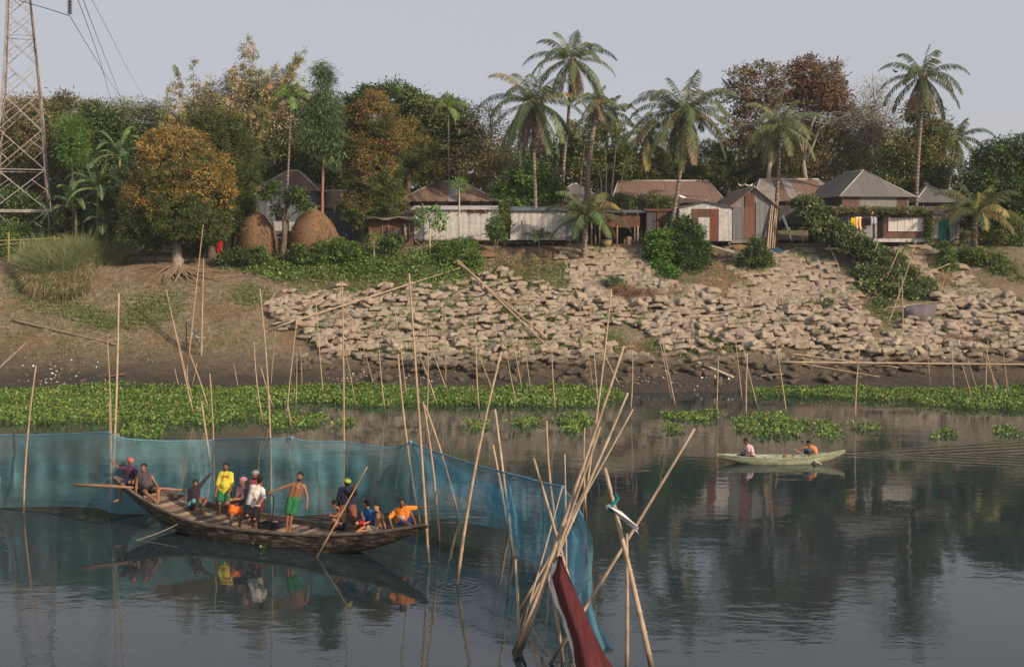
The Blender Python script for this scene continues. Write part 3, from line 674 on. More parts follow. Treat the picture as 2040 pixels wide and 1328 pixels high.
def limbs(mb, base, fork, ends, r0, seed=0, sub=3, wig=.25, rend=.04):
    q = random.Random(seed); base, fork = Vector(base), Vector(fork)
    mb.tube([base - Vector((0, 0, .2)), base.lerp(fork, .15), base.lerp(fork, .5) + Vector((q.uniform(-.1, .1), 0, 0)), fork], [r0 * 1.5, r0 * 1.1, r0 * .9, r0 * .75], 8)
    for e in ends:
        e = Vector(e); L = (e - fork).length; pts = [fork.lerp(e, t) + Vector((q.gauss(0, 1), q.gauss(0, 1), q.gauss(0, .6) + 1.2 * t * (1 - t))) * wig * L * .18 * (t > 0 and t < 1) for t in (0, .25, .5, .75, 1)]
        rr = [r0 * .6, r0 * .45, r0 * .33, r0 * .2, rend]; mb.tube(pts, rr, 6)
        for _ in range(sub):
            t = q.uniform(.35, .9); p = pts[0].lerp(pts[-1], t); k = min(3, int(t * 4)); p = pts[k].lerp(pts[k + 1], t * 4 - k)
            d = Vector((q.gauss(0, 1), q.gauss(0, .8), q.gauss(.4, .6))).normalized() * L * q.uniform(.25, .5)
            mb.tube([p, p + d * .5 + Vector((0, 0, .1)), p + d], [r0 * .2, r0 * .12, rend * .6], 5)
def B(px, py, rx, ry, Y, ry_depth=None):   # blob from photo pixels at depth Y
    c = W(px, py, Y); s = S(Y); return (tuple(c), (rx / s, (ry_depth or min(rx, ry * 1.2)) / s, ry / s))
def tree(name, label, base, blobs, Y, n, group='trees behind the village', trunk_r=.22, fork=None, bark=None, sub=2, leafname='crown', **kw):
    bl = [B(*b_, Y + dy) for *b_, dy in blobs]
    bx, by = base; p0 = W(bx, by, Y); p0.z = hz(p0.x, Y) if by is None or True else p0.z
    t = thing(name, label, 'tree', p0, group)
    low = min(b_[0][2] - b_[1][2] * .3 for b_ in bl)
    f = W(*fork, Y) if fork else Vector((p0.x, p0.y, max(p0.z + .8, low)))
    mb = MB(); limbs(mb, p0, f, [b_[0] for b_ in bl], trunk_r, hash(label) % 1000 if False else len(label) * 7, sub)
    mb.build('trunk', bark or BARK, t, smooth=True)
    crownmesh(leafname, t, bl, n, **kw); return t
MANGO = [(.045, .065, .02), (.06, .08, .024), (.035, .055, .018), (.075, .085, .026)]
FLUSH = [(.225, .14, .045), (.18, .115, .04), (.26, .17, .055), (.16, .105, .038)]
REDF = [(.175, .095, .045), (.21, .12, .055), (.15, .085, .042)]
DARKG = [(.035, .055, .022), (.045, .07, .025), (.06, .085, .03), (.03, .045, .02)]
MIDG = [(.06, .10, .03), (.08, .12, .035), (.045, .08, .025)]
OLV = [(.12, .12, .05), (.10, .11, .045), (.155, .145, .065), (.085, .095, .04)]
BRN = [(.15, .125, .07), (.125, .11, .06), (.18, .145, .085), (.10, .10, .05)]
ML = dict(leaf=(.20, .055), droop=-.4, cr=.25, clump=38)
mango_blobs = [(350, 330, 78, 72, 0), (300, 400, 52, 70, -.5), (405, 395, 55, 72, -.5), (352, 420, 66, 60, -1), (285, 455, 45, 40, -.6), (270, 425, 30, 45, -.3), (400, 445, 50, 42, -.4), (340, 290, 55, 35, 0), (445, 350, 18, 45, 0)]
tm = tree('mango_tree', 'rounded mango tree with orange brown flush and exposed roots on the bank', (354, 528), mango_blobs, 87, 120000, trunk_r=.42, fork=(352, 470), bark=PALEBARK, cols=MANGO, top=[(.27, .165, .05), (.22, .135, .045), (.31, .20, .065), (.19, .125, .04)], topf=1.1, shell=.78, **ML)
# washed out roots spreading down the slope
mb = MB(); p0 = Vector(tm.location)
for k in range(46):
    a = math.radians(rnd.uniform(160, 385)); L = rnd.uniform(1.2, 2.7) * (1.25 if math.cos(a) > -.2 and k % 3 == 0 else 1)
    pts = []; rr = []
    for i in range(7):
        t = i / 6; x = p0.x + math.cos(a + .5 * math.sin(k) * t) * L * t * 1.15; y = p0.y - .1 + math.sin(a + .5 * math.sin(k) * t) * L * t * .8
        g = hz(x, y); z = g + max(.02, (.75 - L * .12) * (1 - t) ** 1.4 + .12 * math.sin(t * 7 + k) * t)
        if t == 0: z = p0.z + .75
        pts.append((x, y, z)); rr.append(.11 * (1 - t) ** .8 + .018)
    mb.tube(pts, rr, 5)
mb.build('roots', plain('root_bark', (.21, .155, .11), .9, .3), tm, smooth=True)
tree('mango_tree', 'greener mango tree standing close behind the orange rounded one', (420, 520), [(440, 260, 55, 45, 0), (475, 330, 42, 70, 0), (445, 410, 56, 60, .3), (485, 400, 20, 50, 0), (480, 450, 28, 26, -.5), (400, 250, 30, 30, .5)], 91, 70000, trunk_r=.3, fork=(430, 440), cols=MANGO + [(.05, .08, .02)], top=FLUSH + REDF, topf=.18, shell=.6, **ML)
tree('mango_tree', 'tall mango tree with red brown flush left of the long rusty roof', (725, 478), [(745, 235, 45, 45, 0), (720, 290, 40, 50, 0), (770, 290, 36, 55, .5), (740, 350, 58, 55, 0), (720, 410, 45, 42, -.3), (770, 400, 38, 45, 0), (700, 240, 22, 30, .5), (745, 200, 22, 20, 0)], 91.5, 85000, trunk_r=.3, fork=(728, 430), cols=MANGO, top=REDF + FLUSH, topf=.75, shell=.6, **ML)
tree('mango_tree', 'smaller orange tinted tree right behind the tall red brown mango', (815, 470), [(815, 260, 28, 30, 0), (835, 300, 38, 36, 0), (850, 335, 40, 30, .5), (800, 320, 25, 30, 0)], 97, 14000, cols=MANGO, top=FLUSH, topf=.6, **ML)
tree('shade_tree', 'broad yellow brown tree behind the pylon', (70, 500), [(60, 260, 80, 60, 0), (150, 240, 62, 42, 1), (10, 320, 70, 80, 1), (90, 340, 80, 70, 0), (135, 195, 14, 12, 1), (70, 200, 18, 14, 1), (190, 220, 24, 18, 1), (120, 215, 30, 18, 1), (20, 230, 40, 35, 1)], 104, 40000, trunk_r=.35, cols=OLV + MANGO + [(.10, .085, .035)], top=[(.17, .125, .05), (.13, .10, .04)], topf=.5, leaf=(.30, .10), cr=.5)
tree('feathery_tree', 'small bright green feathery tree right of the pylon', (148, 480), [(145, 262, 28, 28, 0), (150, 300, 22, 30, 0)], 97, 9000, cols=[(.08, .15, .035), (.065, .12, .03)], leaf=(.35, .05), droop=-.3, cr=.5, trunk_r=.1)
tree('leafy_tree', 'mid green leafy tree between the pylon and the round mango', (210, 480), [(205, 260, 50, 38, 0), (240, 290, 40, 50, .5), (190, 230, 26, 22, 0), (215, 340, 60, 50, 1)], 99, 20000, cols=MIDG + DARKG, leaf=(.26, .12), cr=.4)
tree('shade_tree', 'low dark tree mass beneath the pylon platform', (30, 500), [(20, 420, 60, 45, 0), (75, 450, 50, 35, 0), (-30, 440, 60, 50, 0)], 97, 16000, cols=DARKG + MIDG, leaf=(.26, .12), cr=.4)
tree('slender_tree', 'slender drooping tree with bare reddish trunk beside the areca palm', (641, 478), [(640, 165, 22, 36, 0), (645, 215, 32, 45, 0), (630, 265, 32, 38, 0), (660, 260, 30, 40, 0), (645, 140, 14, 14, 0), (668, 300, 22, 30, 0), (615, 230, 16, 30, 0)], 90.5, 20000, trunk_r=.11, fork=(646, 270), bark=plain('reddish_bark', (.30, .17, .11), .85, .2), cols=[(.06, .10, .045), (.075, .12, .05), (.05, .085, .035)], leaf=(.34, .05), droop=-.9, cr=.42, shell=.3, gaps=.15)
tree('small_tree', 'dark small tree with forked bare trunk beside the blue grey house', (562, 490), [(532, 388, 10, 12, 0), (585, 390, 20, 15, 0), (548, 374, 10, 9, 0), (606, 411, 11, 8, 0), (553, 420, 8, 9, 0)], 89, 2800, trunk_r=.22, fork=(566, 440), cols=DARKG + MIDG, leaf=(.26, .10), cr=.33)
tree('broad_tree', 'dark green broad crowned tree behind the tall red brown mango', (790, 470), [(790, 200, 45, 34, 0), (740, 195, 30, 24, 1), (835, 230, 40, 40, 0), (800, 260, 50, 40, 1), (695, 215, 24, 22, 2)], 106, 24000, cols=DARKG + MIDG, leaf=(.28, .14), cr=.45, gaps=.1)
tree('broad_tree', 'dark green tree around the thin areca palm behind the long roof', (880, 470), [(865, 240, 45, 40, 0), (905, 240, 42, 42, 0), (930, 270, 30, 30, 1), (870, 300, 60, 45, 0), (920, 320, 50, 40, 0), (850, 215, 20, 16, 0)], 104, 28000, cols=DARKG + OLV, leaf=(.28, .13), cr=.45, gaps=.1)
tree('bare_tree', 'grey brown half bare tree left of the drooping coconut palm', (965, 460), [(960, 250, 42, 38, 0), (1000, 290, 44, 50, 0), (950, 320, 50, 45, 0), (990, 340, 50, 40, 1), (975, 220, 20, 14, 0)], 102, 13000, cols=BRN + OLV, leaf=(.22, .08), cr=.6, sub=7, trunk_r=.22, gaps=.3)
tree('bush_tree', 'bright green bushy tree behind the second white shed', (1050, 470), [(1050, 365, 45, 32, 0), (1015, 390, 35, 28, 0), (1085, 380, 36, 34, 0), (1050, 400, 60, 26, -.5), (1060, 340, 24, 18, 0)], 97, 18000, cols=[(.07, .13, .03), (.05, .09, .025), (.09, .15, .035)], leaf=(.26, .14), cr=.35)
tree('leafy_tree', 'olive leafy tree between the tall palms and the brown roof', (1170, 460), [(1160, 270, 34, 34, 0), (1210, 290, 44, 40, 0), (1170, 330, 50, 36, 0), (1235, 330, 40, 35, 0), (1120, 300, 30, 36, 1)], 103, 22000, cols=MIDG + OLV, leaf=(.25, .12), cr=.45, gaps=.15)
tree('mango_tree', 'dark mango tree with dull orange tips behind the brown roof', (1310, 450), [(1290, 315, 56, 40, 0), (1340, 300, 56, 36, 0), (1400, 320, 54, 40, 0), (1250, 335, 40, 34, 0), (1310, 345, 90, 30, 0)], 104, 30000, cols=DARKG + MANGO, top=[(.17, .11, .035), (.13, .09, .03)], topf=.5, **ML)
tree('mango_tree', 'dark mango tree with orange tips behind the striped roof shack', (1450, 450), [(1430, 330, 46, 40, 0), (1480, 310, 50, 40, 0), (1530, 320, 46, 45, 0), (1460, 350, 70, 28, 0)], 103, 24000, cols=DARKG + MANGO, top=[(.18, .12, .035)], topf=.45, **ML)
tree('almond_tree', 'tall sparse tree with dark red leaves and pale branches, left of its pair', (1520, 440), [(1480, 155, 34, 26, 0), (1530, 145, 38, 26, 0), (1460, 200, 30, 26, 0), (1510, 200, 44, 26, 0), (1480, 240, 44, 24, 0), (1550, 180, 24, 24, 0), (1455, 260, 26, 24, 0), (1500, 275, 40, 22, 0)], 101, 13000, trunk_r=.24, fork=(1535, 320), bark=PALEBARK, cols=[(.12, .078, .055), (.14, .09, .06), (.105, .085, .05), (.085, .09, .045)], leaf=(.26, .13), cr=.34, shell=.35, sub=8, gaps=.45)
tree('almond_tree', 'tall dense tree with red brown leaves, right of its pair', (1620, 440), [(1605, 145, 38, 30, 0), (1645, 160, 38, 34, 0), (1580, 180, 22, 30, 0), (1625, 195, 48, 30, 0), (1670, 200, 26, 26, 0)], 102, 15000, trunk_r=.24, fork=(1600, 320), bark=PALEBARK, cols=[(.135, .085, .055), (.12, .08, .05), (.155, .10, .062), (.095, .09, .045)], leaf=(.26, .13), cr=.36, shell=.35, sub=6, gaps=.3)
tree('rain_tree', 'wide olive brown tree with arching limbs behind the big grey roof', (1630, 450), [(1590, 250, 52, 48, 0), (1650, 240, 56, 44, 0), (1700, 250, 52, 50, 0), (1580, 320, 60, 42, 0), (1650, 320, 70, 44, 0), (1720, 320, 50, 44, 0), (1620, 200, 40, 24, 0), (1745, 270, 30, 40, 0)], 105, 38000, trunk_r=.4, fork=(1620, 350), cols=OLV + BRN, leaf=(.20, .08), cr=.55, shell=.35, sub=5, gaps=.2)
tree('bare_tree', 'thin grey brown tree with fine bare twigs left of the tall right palm', (1745, 440), [(1735, 190, 32, 34, 0), (1765, 230, 36, 40, 0), (1715, 230, 24, 34, 0), (1775, 280, 34, 40, 0), (1740, 175, 16, 14, 0)], 103, 6500, trunk_r=.2, fork=(1740, 330), bark=PALEBARK, cols=BRN, leaf=(.18, .06), cr=.6, shell=.3, sub=12, gaps=.3)
tree('broad_tree', 'olive green tree with rusty tips around the tall right palm trunk', (1800, 440), [(1800, 300, 50, 46, 0), (1850, 290, 36, 46, 0), (1790, 350, 60, 30, 0), (1855, 340, 40, 34, 0), (1865, 250, 22, 34, 0), (1830, 220, 26, 26, 0)], 100, 26000, cols=OLV + MIDG, top=[(.20, .09, .045), (.16, .10, .04)], topf=.35, leaf=(.26, .12), cr=.42, shell=.4, gaps=.15)
tree('broad_tree', 'large dark green tree filling the right edge behind the young palm', (1990, 480), [(1985, 310, 40, 34, 0), (2040, 300, 50, 34, 0), (1960, 360, 44, 44, 0), (2020, 370, 60, 50, 0), (1990, 430, 55, 44, -.5), (2060, 430, 60, 60, -.5), (2100, 340, 60, 50, 0), (1945, 410, 24, 40, 0)], 96, 44000, trunk_r=.3, cols=DARKG + MIDG, leaf=(.24, .12), cr=.38)
tree('broad_tree', 'dark tree behind the blue grey house and bamboo', (640, 450), [(560, 330, 60, 50, 0), (640, 330, 60, 50, 0), (690, 340, 40, 60, 0), (600, 290, 60, 40, 0)], 99, 26000, cols=DARKG + MIDG + OLV, leaf=(.28, .10), cr=.45)
tree('shade_tree', 'dark shadowed tree between banana plants and round mango', (260, 480), [(245, 380, 40, 50, 0), (300, 450, 50, 40, 1), (210, 440, 40, 40, 0), (390, 470, 60, 30, 1)], 95, 18000, cols=DARKG, leaf=(.28, .10), cr=.45)
# far mass that closes the gaps between the trunks
V = []; C = []
def farband(xs_, Y0, n, rad, cols, leaf):
    bl = []
    px = xs_[0]
    while px < xs_[1]:
        top = np.interp(px, FT[:, 0], FT[:, 1]); 
        for py in np.arange(top + rad * .7, 490, rad * 1.1): bl.append(B(px + rnd.uniform(-8, 8), py + rnd.uniform(-8, 8), rad * rnd.uniform(.9, 1.3), rad * rnd.uniform(.8, 1.1), Y0 + rnd.uniform(-2, 2), rad * .8))
        px += rad * 1.25
    return crownmesh('woodland', None, bl, n, cols=cols, leaf=leaf, cr=.7, clump=22, gaps=.0, flat=1.2)
FT = np.array([[-200, 300], [0, 240], [100, 230], [240, 250], [330, 240], [480, 250], [640, 250], [760, 260], [900, 280], [1000, 300], [1100, 310], [1230, 320], [1330, 310], [1440, 300], [1560, 270], [1700, 260], [1850, 300], [1900, 350], [1990, 330], [2300, 300]])
tag(farband((-140, 2190), 115, 190000, 32, DARKG + OLV + [(.05, .05, .025)], (.46, .24)), 'dim far woodland closing the gaps behind the village trees', 'woodland', kind='stuff')

# ---------- palms ----------
def frond(p, az, el, L, seed, cols, leafl=.75, dead=False, droopk=1.0):
    q = np.random.default_rng(seed); n = 12; pts = [np.array(p, float)]
    d = np.array([math.cos(az) * math.cos(el), math.sin(az) * math.cos(el), math.sin(el)])
    for i in range(n):
        d = unit(d + np.array([0, 0, -(.035 + .020 * i) * droopk])); pts.append(pts[-1] + d * L / n)
    P = np.array(pts); m_ = int(16 * L) + 12; t = np.linspace(.10, .995, m_); ii = np.minimum((t * n).astype(int), n - 1); fr = t * n - ii
    c = P[ii] * (1 - fr)[:, None] + P[ii + 1] * fr[:, None]; T_ = unit(P[ii + 1] - P[ii])
    side = unit(np.cross(T_, [0, 0, 1.] + 0 * T_)); upv = np.cross(side, T_)
    V, C = [], []
    for sgn in (-1, 1):
        D = side * sgn * .85 + T_ * .55 + np.array([0, 0, -.55 - .35 * (not dead)]) * (1 + .0 * t)[:, None] + upv * .15 + q.normal(0, .10, (m_, 3))
        ll = leafl * (np.sin(np.pi * (t * .86 + .09)) ** .6) * (.85 + .3 * q.random(m_))
        k = q.random(m_) > .06
        V.append(leafpolys(c[k], D[k], upv[k] + q.normal(0, .25, (k.sum(), 3)), ll[k], .05, LONG)); cl = pal(cols, 1, .12)
        C.append(np.clip(np.repeat(cl, k.sum(), 0) * (1 + .15 * q.standard_normal((k.sum(), 1))), .004, .9))
    # rachis as a thin strip
    w_ = np.linspace(.05, .012, n)
    A = P[:-1] - side[0] * w_[:, None] / 2; A2 = P[:-1] + side[0] * w_[:, None] / 2; B1 = P[1:] + side[0] * w_[:, None] / 2; B2 = P[1:] - side[0] * w_[:, None] / 2
    V.append(np.stack([A, A2, B1, B2], 1)); C.append(np.repeat(np.array([[.22, .20, .08]]) if not dead else np.array([[.25, .15, .08]]), n, 0))
    A = P[:-1] - [0, 0, 1] * w_[:, None] / 2; A2 = P[:-1] + [0, 0, 1] * w_[:, None] / 2; B1 = P[1:] + [0, 0, 1] * w_[:, None] / 2; B2 = P[1:] - [0, 0, 1] * w_[:, None] / 2
    V.append(np.stack([A, A2, B1, B2], 1)); C.append(np.repeat(np.array([[.22, .20, .08]]), n, 0))
    return V, C
PG = [(.055, .08, .032), (.07, .095, .04), (.045, .068, .03), (.09, .105, .045)]
PY = [(.16, .15, .05), (.20, .17, .06)]
PD = [(.15, .10, .065), (.12, .085, .06)]
def palm(label, path, Y, L, nf, seed, name='coconut_palm', cat='palm tree', group='coconut palms behind the bank', r0=.165, r1=.115, dead=3, nuts=7, elmin=-50, elmax=80, leafl=.75, cols=PG, bases=True, ground_z=True):
    q = random.Random(seed); pts = [W(x, y, Y) for x, y in path]
    if ground_z: pts[0].z = min(pts[0].z, hz(pts[0].x, Y) - .1)
    t = thing(name, label, cat, pts[0], group); top = pts[-1]
    mb = MB(); sm = []; 
    for i in range(len(pts) - 1):
        for k in range(6): sm.append(pts[i].lerp(pts[i + 1], k / 6))
    sm.append(top)
    for _ in range(2): sm = [sm[0]] + [(sm[i - 1] + sm[i] * 2 + sm[i + 1]) / 4 for i in range(1, len(sm) - 1)] + [sm[-1]]
    n = len(sm); mb.tube(sm, [r0 * 1.35 if i == 0 else r0 + (r1 - r0) * i / n for i in range(n)], 9)
    mb.build('trunk', PALMBARK, t, smooth=True)
    nf = int(nf * 1.15)
    for k in range(nf):
        f = k / (nf - 1); az = k * 2.39996 + q.uniform(-.25, .25); el = math.radians(elmax + (elmin - elmax) * f ** .85 + q.uniform(-7, 7))
        d = k >= nf - dead; LL = 1.04 * L * (q.uniform(.85, 1.05)) * (.62 + .38 * min(1, f * 4)) * (.75 if d else 1)
        V, C = frond(top + Vector((math.cos(az), math.sin(az), 0)) * .10, az, el if not d else math.radians(-60), LL, seed * 50 + k, PD if d else (PY if q.random() < .07 else cols), leafl, d)
        polyobj('dead_frond' if d else 'frond', V, C, LEAF, t)
    mb = MB()
    if bases:
        for k in range(10):
            a = k * .9; p = top + Vector((math.cos(a) * .15, math.sin(a) * .15, -.25 - .03 * k)); mb.tube([p, p + Vector((math.cos(a) * .25, math.sin(a) * .25, .45))], [.07, .03], 5)
        mb.build('frond_stubs', plain('frond_stub', (.22, .13, .07), .9, .3), t, smooth=True)
    for k in range(nuts):
        a = k * 1.1 + seed; mb = MB(); mb.ball(top + Vector((math.cos(a) * .28, math.sin(a) * .28, -.3 - .12 * (k % 2))), .13, 8, 6)
        mb.build('coconut', plain('coconut_husk', (.16, .16, .05), .6), t, smooth=True)
    return t
palm('coconut palm with heavy drooping fronds left of the tallest palm', [(1068, 430), (1066, 380), (1063, 300), (1062, 203)], 93, 5.0, 30, 1, elmin=-75, dead=6, nuts=8, leafl=.85)
palm('tallest coconut palm with a slender pale trunk', [(1120, 420), (1122, 330), (1132, 240), (1139, 118)], 98, 4.3, 24, 2, dead=5, nuts=9)
palm('ragged coconut palm with curved trunk just right of the tallest palm', [(1168, 440), (1170, 360), (1178, 280), (1190, 200)], 95, 2.2, 12, 3, dead=3, nuts=3, r0=.22, r1=.2)
palm('small far coconut palm peeping out behind the curved trunk palm', [(1216, 430), (1212, 330), (1208, 225)], 108, 3.4, 16, 4, nuts=0, dead=1, bases=False)
palm('big coconut palm leaning over the creeper covered bush, trunk bending', [(1328, 455), (1346, 405), (1357, 330), (1362, 222)], 89, 5.0, 28, 5, elmin=-45, dead=3, nuts=8, leafl=.85)
palm('low coconut palm half hidden behind the big bending palm', [(1290, 430), (1288, 350), (1286, 262)], 103, 3.7, 16, 6, nuts=0, dead=1, bases=False)
palm('coconut palm standing between the gabled shack and the leaning poles', [(1545, 476), (1547, 400), (1552, 330), (1553, 250)], 91.6, 3.9, 20, 7, elmin=-40, dead=2, nuts=4, cols=[(.10, .115, .055), (.085, .10, .045)])
palm('tall coconut palm with straight pale trunk right of the big grey roof', [(1824, 420), (1828, 330), (1834, 250), (1838, 150)], 94, 4.3, 20, 8, elmin=-65, dead=6, nuts=8)
palm('far coconut palm at the right edge behind the low palm', [(1880, 440), (1892, 350), (1903, 275)], 107, 3.7, 16, 9, nuts=2, dead=2)
palm('young coconut palm with long low fronds right of the green door', [(1940, 480), (1942, 440), (1945, 425)], 90.8, 4.0, 17, 10, nuts=0, dead=0, elmin=8, leafl=.9, r0=.26, r1=.2, bases=False, cols=PY + PG)
palm('young coconut palm with yellow stem in front of the open stall', [(1163, 488), (1165, 455), (1168, 432)], 88.8, 3.4, 17, 11, nuts=0, dead=0, elmin=0, leafl=.8, r0=.22, r1=.16, bases=False)
palm('tiny palm seedling in front of the second white shed', [(1074, 490), (1074, 482), (1074, 474)], 89.6, 1.5, 7, 12, nuts=0, dead=0, elmin=20, leafl=.4, r0=.06, r1=.05, bases=False)
# areca palms: thin stems, short stiff crowns
for label, path, Y, L in (('thin pale areca palm with tuft crown left of the slender drooping tree', [(569, 478), (572, 380), (577, 280), (580, 190)], 90, 1.7), ('thin areca palm rising behind the long rusty roof', [(897, 420), (894, 330), (893, 250), (893, 212)], 99, 2.0), ('areca palm crown poking out above the tall red brown mango', [(808, 420), (808, 300), (807, 200)], 108, 1.8)):
    palm(label, path, Y, L, 13, len(label), 'areca_palm', 'palm tree', 'areca palms', r0=.085, r1=.07, dead=1, nuts=0, elmin=-25, elmax=85, leafl=.62, cols=[(.07, .12, .03), (.09, .14, .035)], bases=False)

# ---------- bamboo clump ----------
t = thing('bamboo_clump', 'tall feathery bamboo clump with arching culms above the blue grey house', 'bamboo', W(480, 470, 99), None)
t.location.z = hz(t.location.x, 99)
culms = [(340, 165, 300), (350, 135, 380), (395, 175, 400), (372, 205, 400), (420, 150, 420), (440, 185, 430), (470, 120, 440), (495, 62, 450), (505, 95, 470), (520, 130, 470), (555, 120, 470), (580, 120, 480), (612, 92, 490), (600, 150, 500), (625, 190, 500), (540, 170, 480), (455, 215, 440), (560, 240, 500), (320, 230, 400), (650, 250, 520), (500, 200, 460), (430, 230, 430), (385, 120, 390), (595, 110, 500)]
V, C = [], []
for i, (tx, ty, bx) in enumerate(culms):
    Yc = 98 + (i % 5) * .7; a = W(bx + 20 * math.sin(i), 470, Yc); a.z = hz(a.x, Yc); e = W(tx, ty, Yc); mid = Vector((a.x + (e.x - a.x) * .25, Yc, a.z + (e.z - a.z) * .62))
    pts = [a * (1 - u) ** 2 + mid * 2 * u * (1 - u) + e * u * u for u in [k / 12 for k in range(13)]]
    mb = MB(); mb.tube(pts, [.055 * (1 - .8 * k / 12) + .008 for k in range(13)], 6); mb.build('culm', plain('green_bamboo_culm', (.16, .15, .07), .5), t, smooth=True)
    n = 2600; u = 1 - R.random(n) ** .8 * .72; A = np.array([list(p) for p in pts]); ii = np.minimum((u * 12).astype(int), 11); fr = (u * 12 - ii)[:, None]
    nb = 80; bi = R.integers(0, nb, n); bd = unit(R.normal(0, 1, (nb, 3)) + [0, 0, -.1]); bu = 1 - R.random(nb) ** .75 * .7
    u = np.clip(bu[bi], 0, .999); ii = (u * 12).astype(int); fr = (u * 12 - ii)[:, None]
    c = A[ii] * (1 - fr) + A[ii + 1] * fr; rr = (R.random(n) ** .6 * (1.25 * (1.15 - u)  + .25))[:, None]
    P = c + bd[bi] * rr + R.normal(0, .10, (n, 3)); P[:, 2] -= rr[:, 0] ** 2 * .25
    D = bd[bi] * .5 + R.normal(0, .5, (n, 3)) + [0, 0, -.55]
    V.append(leafpolys(P, D, R.normal(0, 1, (n, 3)) + [0, 0, .3], .20 + .15 * R.random(n), .06)); cl = pal([(.12, .13, .05), (.15, .15, .06), (.10, .12, .045), (.24, .19, .10), (.33, .25, .15)], nb, .2)[bi]; C.append(cl)
bl = [B(x, y, rx, ry, 100) for x, y, rx, ry in ((400, 260, 60, 50), (470, 240, 60, 55), (540, 240, 60, 60), (600, 260, 50, 60), (560, 310, 70, 50), (500, 330, 60, 50), (330, 270, 40, 36), (600, 210, 34, 40), (540, 180, 40, 40), (480, 180, 40, 40), (420, 200, 34, 34))]
polyobj('foliage', V, C, LEAF, t)
crownmesh('lower_foliage', t, bl, 42000, leaf=(.34, .07), cols=[(.12, .125, .055), (.15, .145, .07), (.095, .105, .045), (.20, .17, .09), (.28, .22, .135)], cr=.6, droop=-.5, shell=.2, gaps=.1)
t2 = thing('bamboo_clump', 'low arching bamboo sprays between the leafy tree and tall bamboo', 'bamboo', W(290, 480, 100), None); t2.location.z = hz(t2.location.x, 100)
mb = MB()
for i in range(9):
    a = W(280 + 10 * i, 470, 100); a.z = hz(a.x, 100); e = W(225 + 14 * i, 205 + 8 * (i % 4), 100); mid = Vector((a.x, 100, e.z + .8)); mb.tube([a * (1 - u) ** 2 + mid * 2 * u * (1 - u) + e * u * u for u in [k / 8 for k in range(9)]], [.04 * (1 - .09 * k) for k in range(9)], 5)
mb.build('culms', plain('green_bamboo_culm', (.16, .15, .07), .5), t2, smooth=True)
crownmesh('foliage', t2, [B(x, y, rx, ry, 100.5) for x, y, rx, ry in ((240, 215, 30, 16), (285, 220, 40, 22), (330, 235, 40, 28), (270, 260, 44, 34), (320, 280, 40, 40))], 14000, leaf=(.30, .06), cols=[(.10, .115, .05), (.14, .14, .06), (.08, .10, .04)], cr=.6, droop=-.5, shell=.2, gaps=.2)
# thin bare bamboo stakes behind the young palm
mb = None
for i, (x0, y0, x1, y1) in enumerate(((1180, 385, 1160, 300), (1205, 400, 1207, 300), (1212, 400, 1228, 290), (1228, 400, 1245, 320), (1200, 400, 1192, 330), (1150, 380, 1165, 290))):
    mb = MB(); mb.tube([W(x0, y0 + 60, 94), W((x0 + x1) / 2 + 2, (y0 + y1) / 2, 94), W(x1, y1, 94)], [.05, .04, .02], 5)
    tag(mb.build('bare_sapling', BAMBOO, origin=W(x0, y0 + 60, 94), smooth=True), 'bare pale stem behind the young palm, %s of six from the left' % ('third', 'fourth', 'fifth', 'sixth', 'second', 'first')[(0, 1, 2, 3, 4, 5)[i]], 'bare stem', 'bare stems behind the young palm')

# ---------- banana plants ----------
def bananaleaf(p, az, el, L, seed, t):
    q = np.random.default_rng(seed); n = 14; pts = [np.array(p, float)]; d = np.array([math.cos(az) * math.cos(el), math.sin(az) * math.cos(el), math.sin(el)])
    for i in range(n):
        d = unit(d + np.array([0, 0, -.03 - .022 * i])); pts.append(pts[-1] + d * L / n)
    P = np.array(pts); V, C = [], []; col = pal([(.09, .14, .06), (.12, .17, .06), (.08, .12, .06)], 1, .15)[0]
    for i in range(n):
        T_ = unit(P[i + 1] - P[i]); s_ = unit(np.cross(T_, [0, 0, 1.])); up = np.cross(s_, T_); a0, a1 = i / n, (i + 1) / n
        w0, w1 = [.36 * math.sin(math.pi * min(1, .12 + a * .9)) ** .6 * (1 if a > .12 else .1) for a in (a0, a1)]
        for sg in (-1, 1):
            tear = .16 * q.random(); dz = -.25 - .3 * q.random()
            A = P[i]; Bq = P[i + 1] - T_ * (L / n) * tear
            V.append(np.array([[A, A + s_ * sg * w0 + up * dz * w0 + T_ * .08, Bq + s_ * sg * w1 + up * dz * w1 + T_ * .05, Bq]])); C.append(np.array([col * (1 + .12 * q.standard_normal())]))
        V.append(np.array([[P[i] - s_ * .03, P[i + 1] - s_ * .02, P[i + 1] + s_ * .02, P[i] + s_ * .03]]) + up * .02); C.append(np.array([[.24, .27, .11]]))
    polyobj('leaf', V, [np.clip(c, .01, .9) for c in C], GLOSSLEAF, t)
for j, (bx, by, tx, ty, Y, nl, lab) in enumerate(((195, 490, 195, 375, 88.8, 13, 'tall banana plant with torn arching leaves left of the round mango'), (243, 470, 238, 310, 90.5, 10, 'taller banana plant rising behind, with upright pale leaves'), (155, 485, 150, 415, 89.6, 8, 'short banana plant beside the pylon leg'), (215, 492, 213, 450, 88.2, 8, 'low young banana plant at the foot of the tall one'))):
    a = W(bx, by, Y); a.z = hz(a.x, Y); e = W(tx, ty, Y); t = thing('banana_plant', lab, 'banana plant', a, 'banana plants')
    mb = MB(); mb.tube([a, a.lerp(e, .5), e], [.17, .13, .08], 8); mb.build('stem', plain('banana_stem', (.20, .20, .08), .6, .4), t, smooth=True)
    for k in range(nl): bananaleaf(e, k * 2.4 + j, math.radians(80 - 75 * k / nl), 3.0 if j != 3 else 2.2, 900 + j * 20 + k, t)

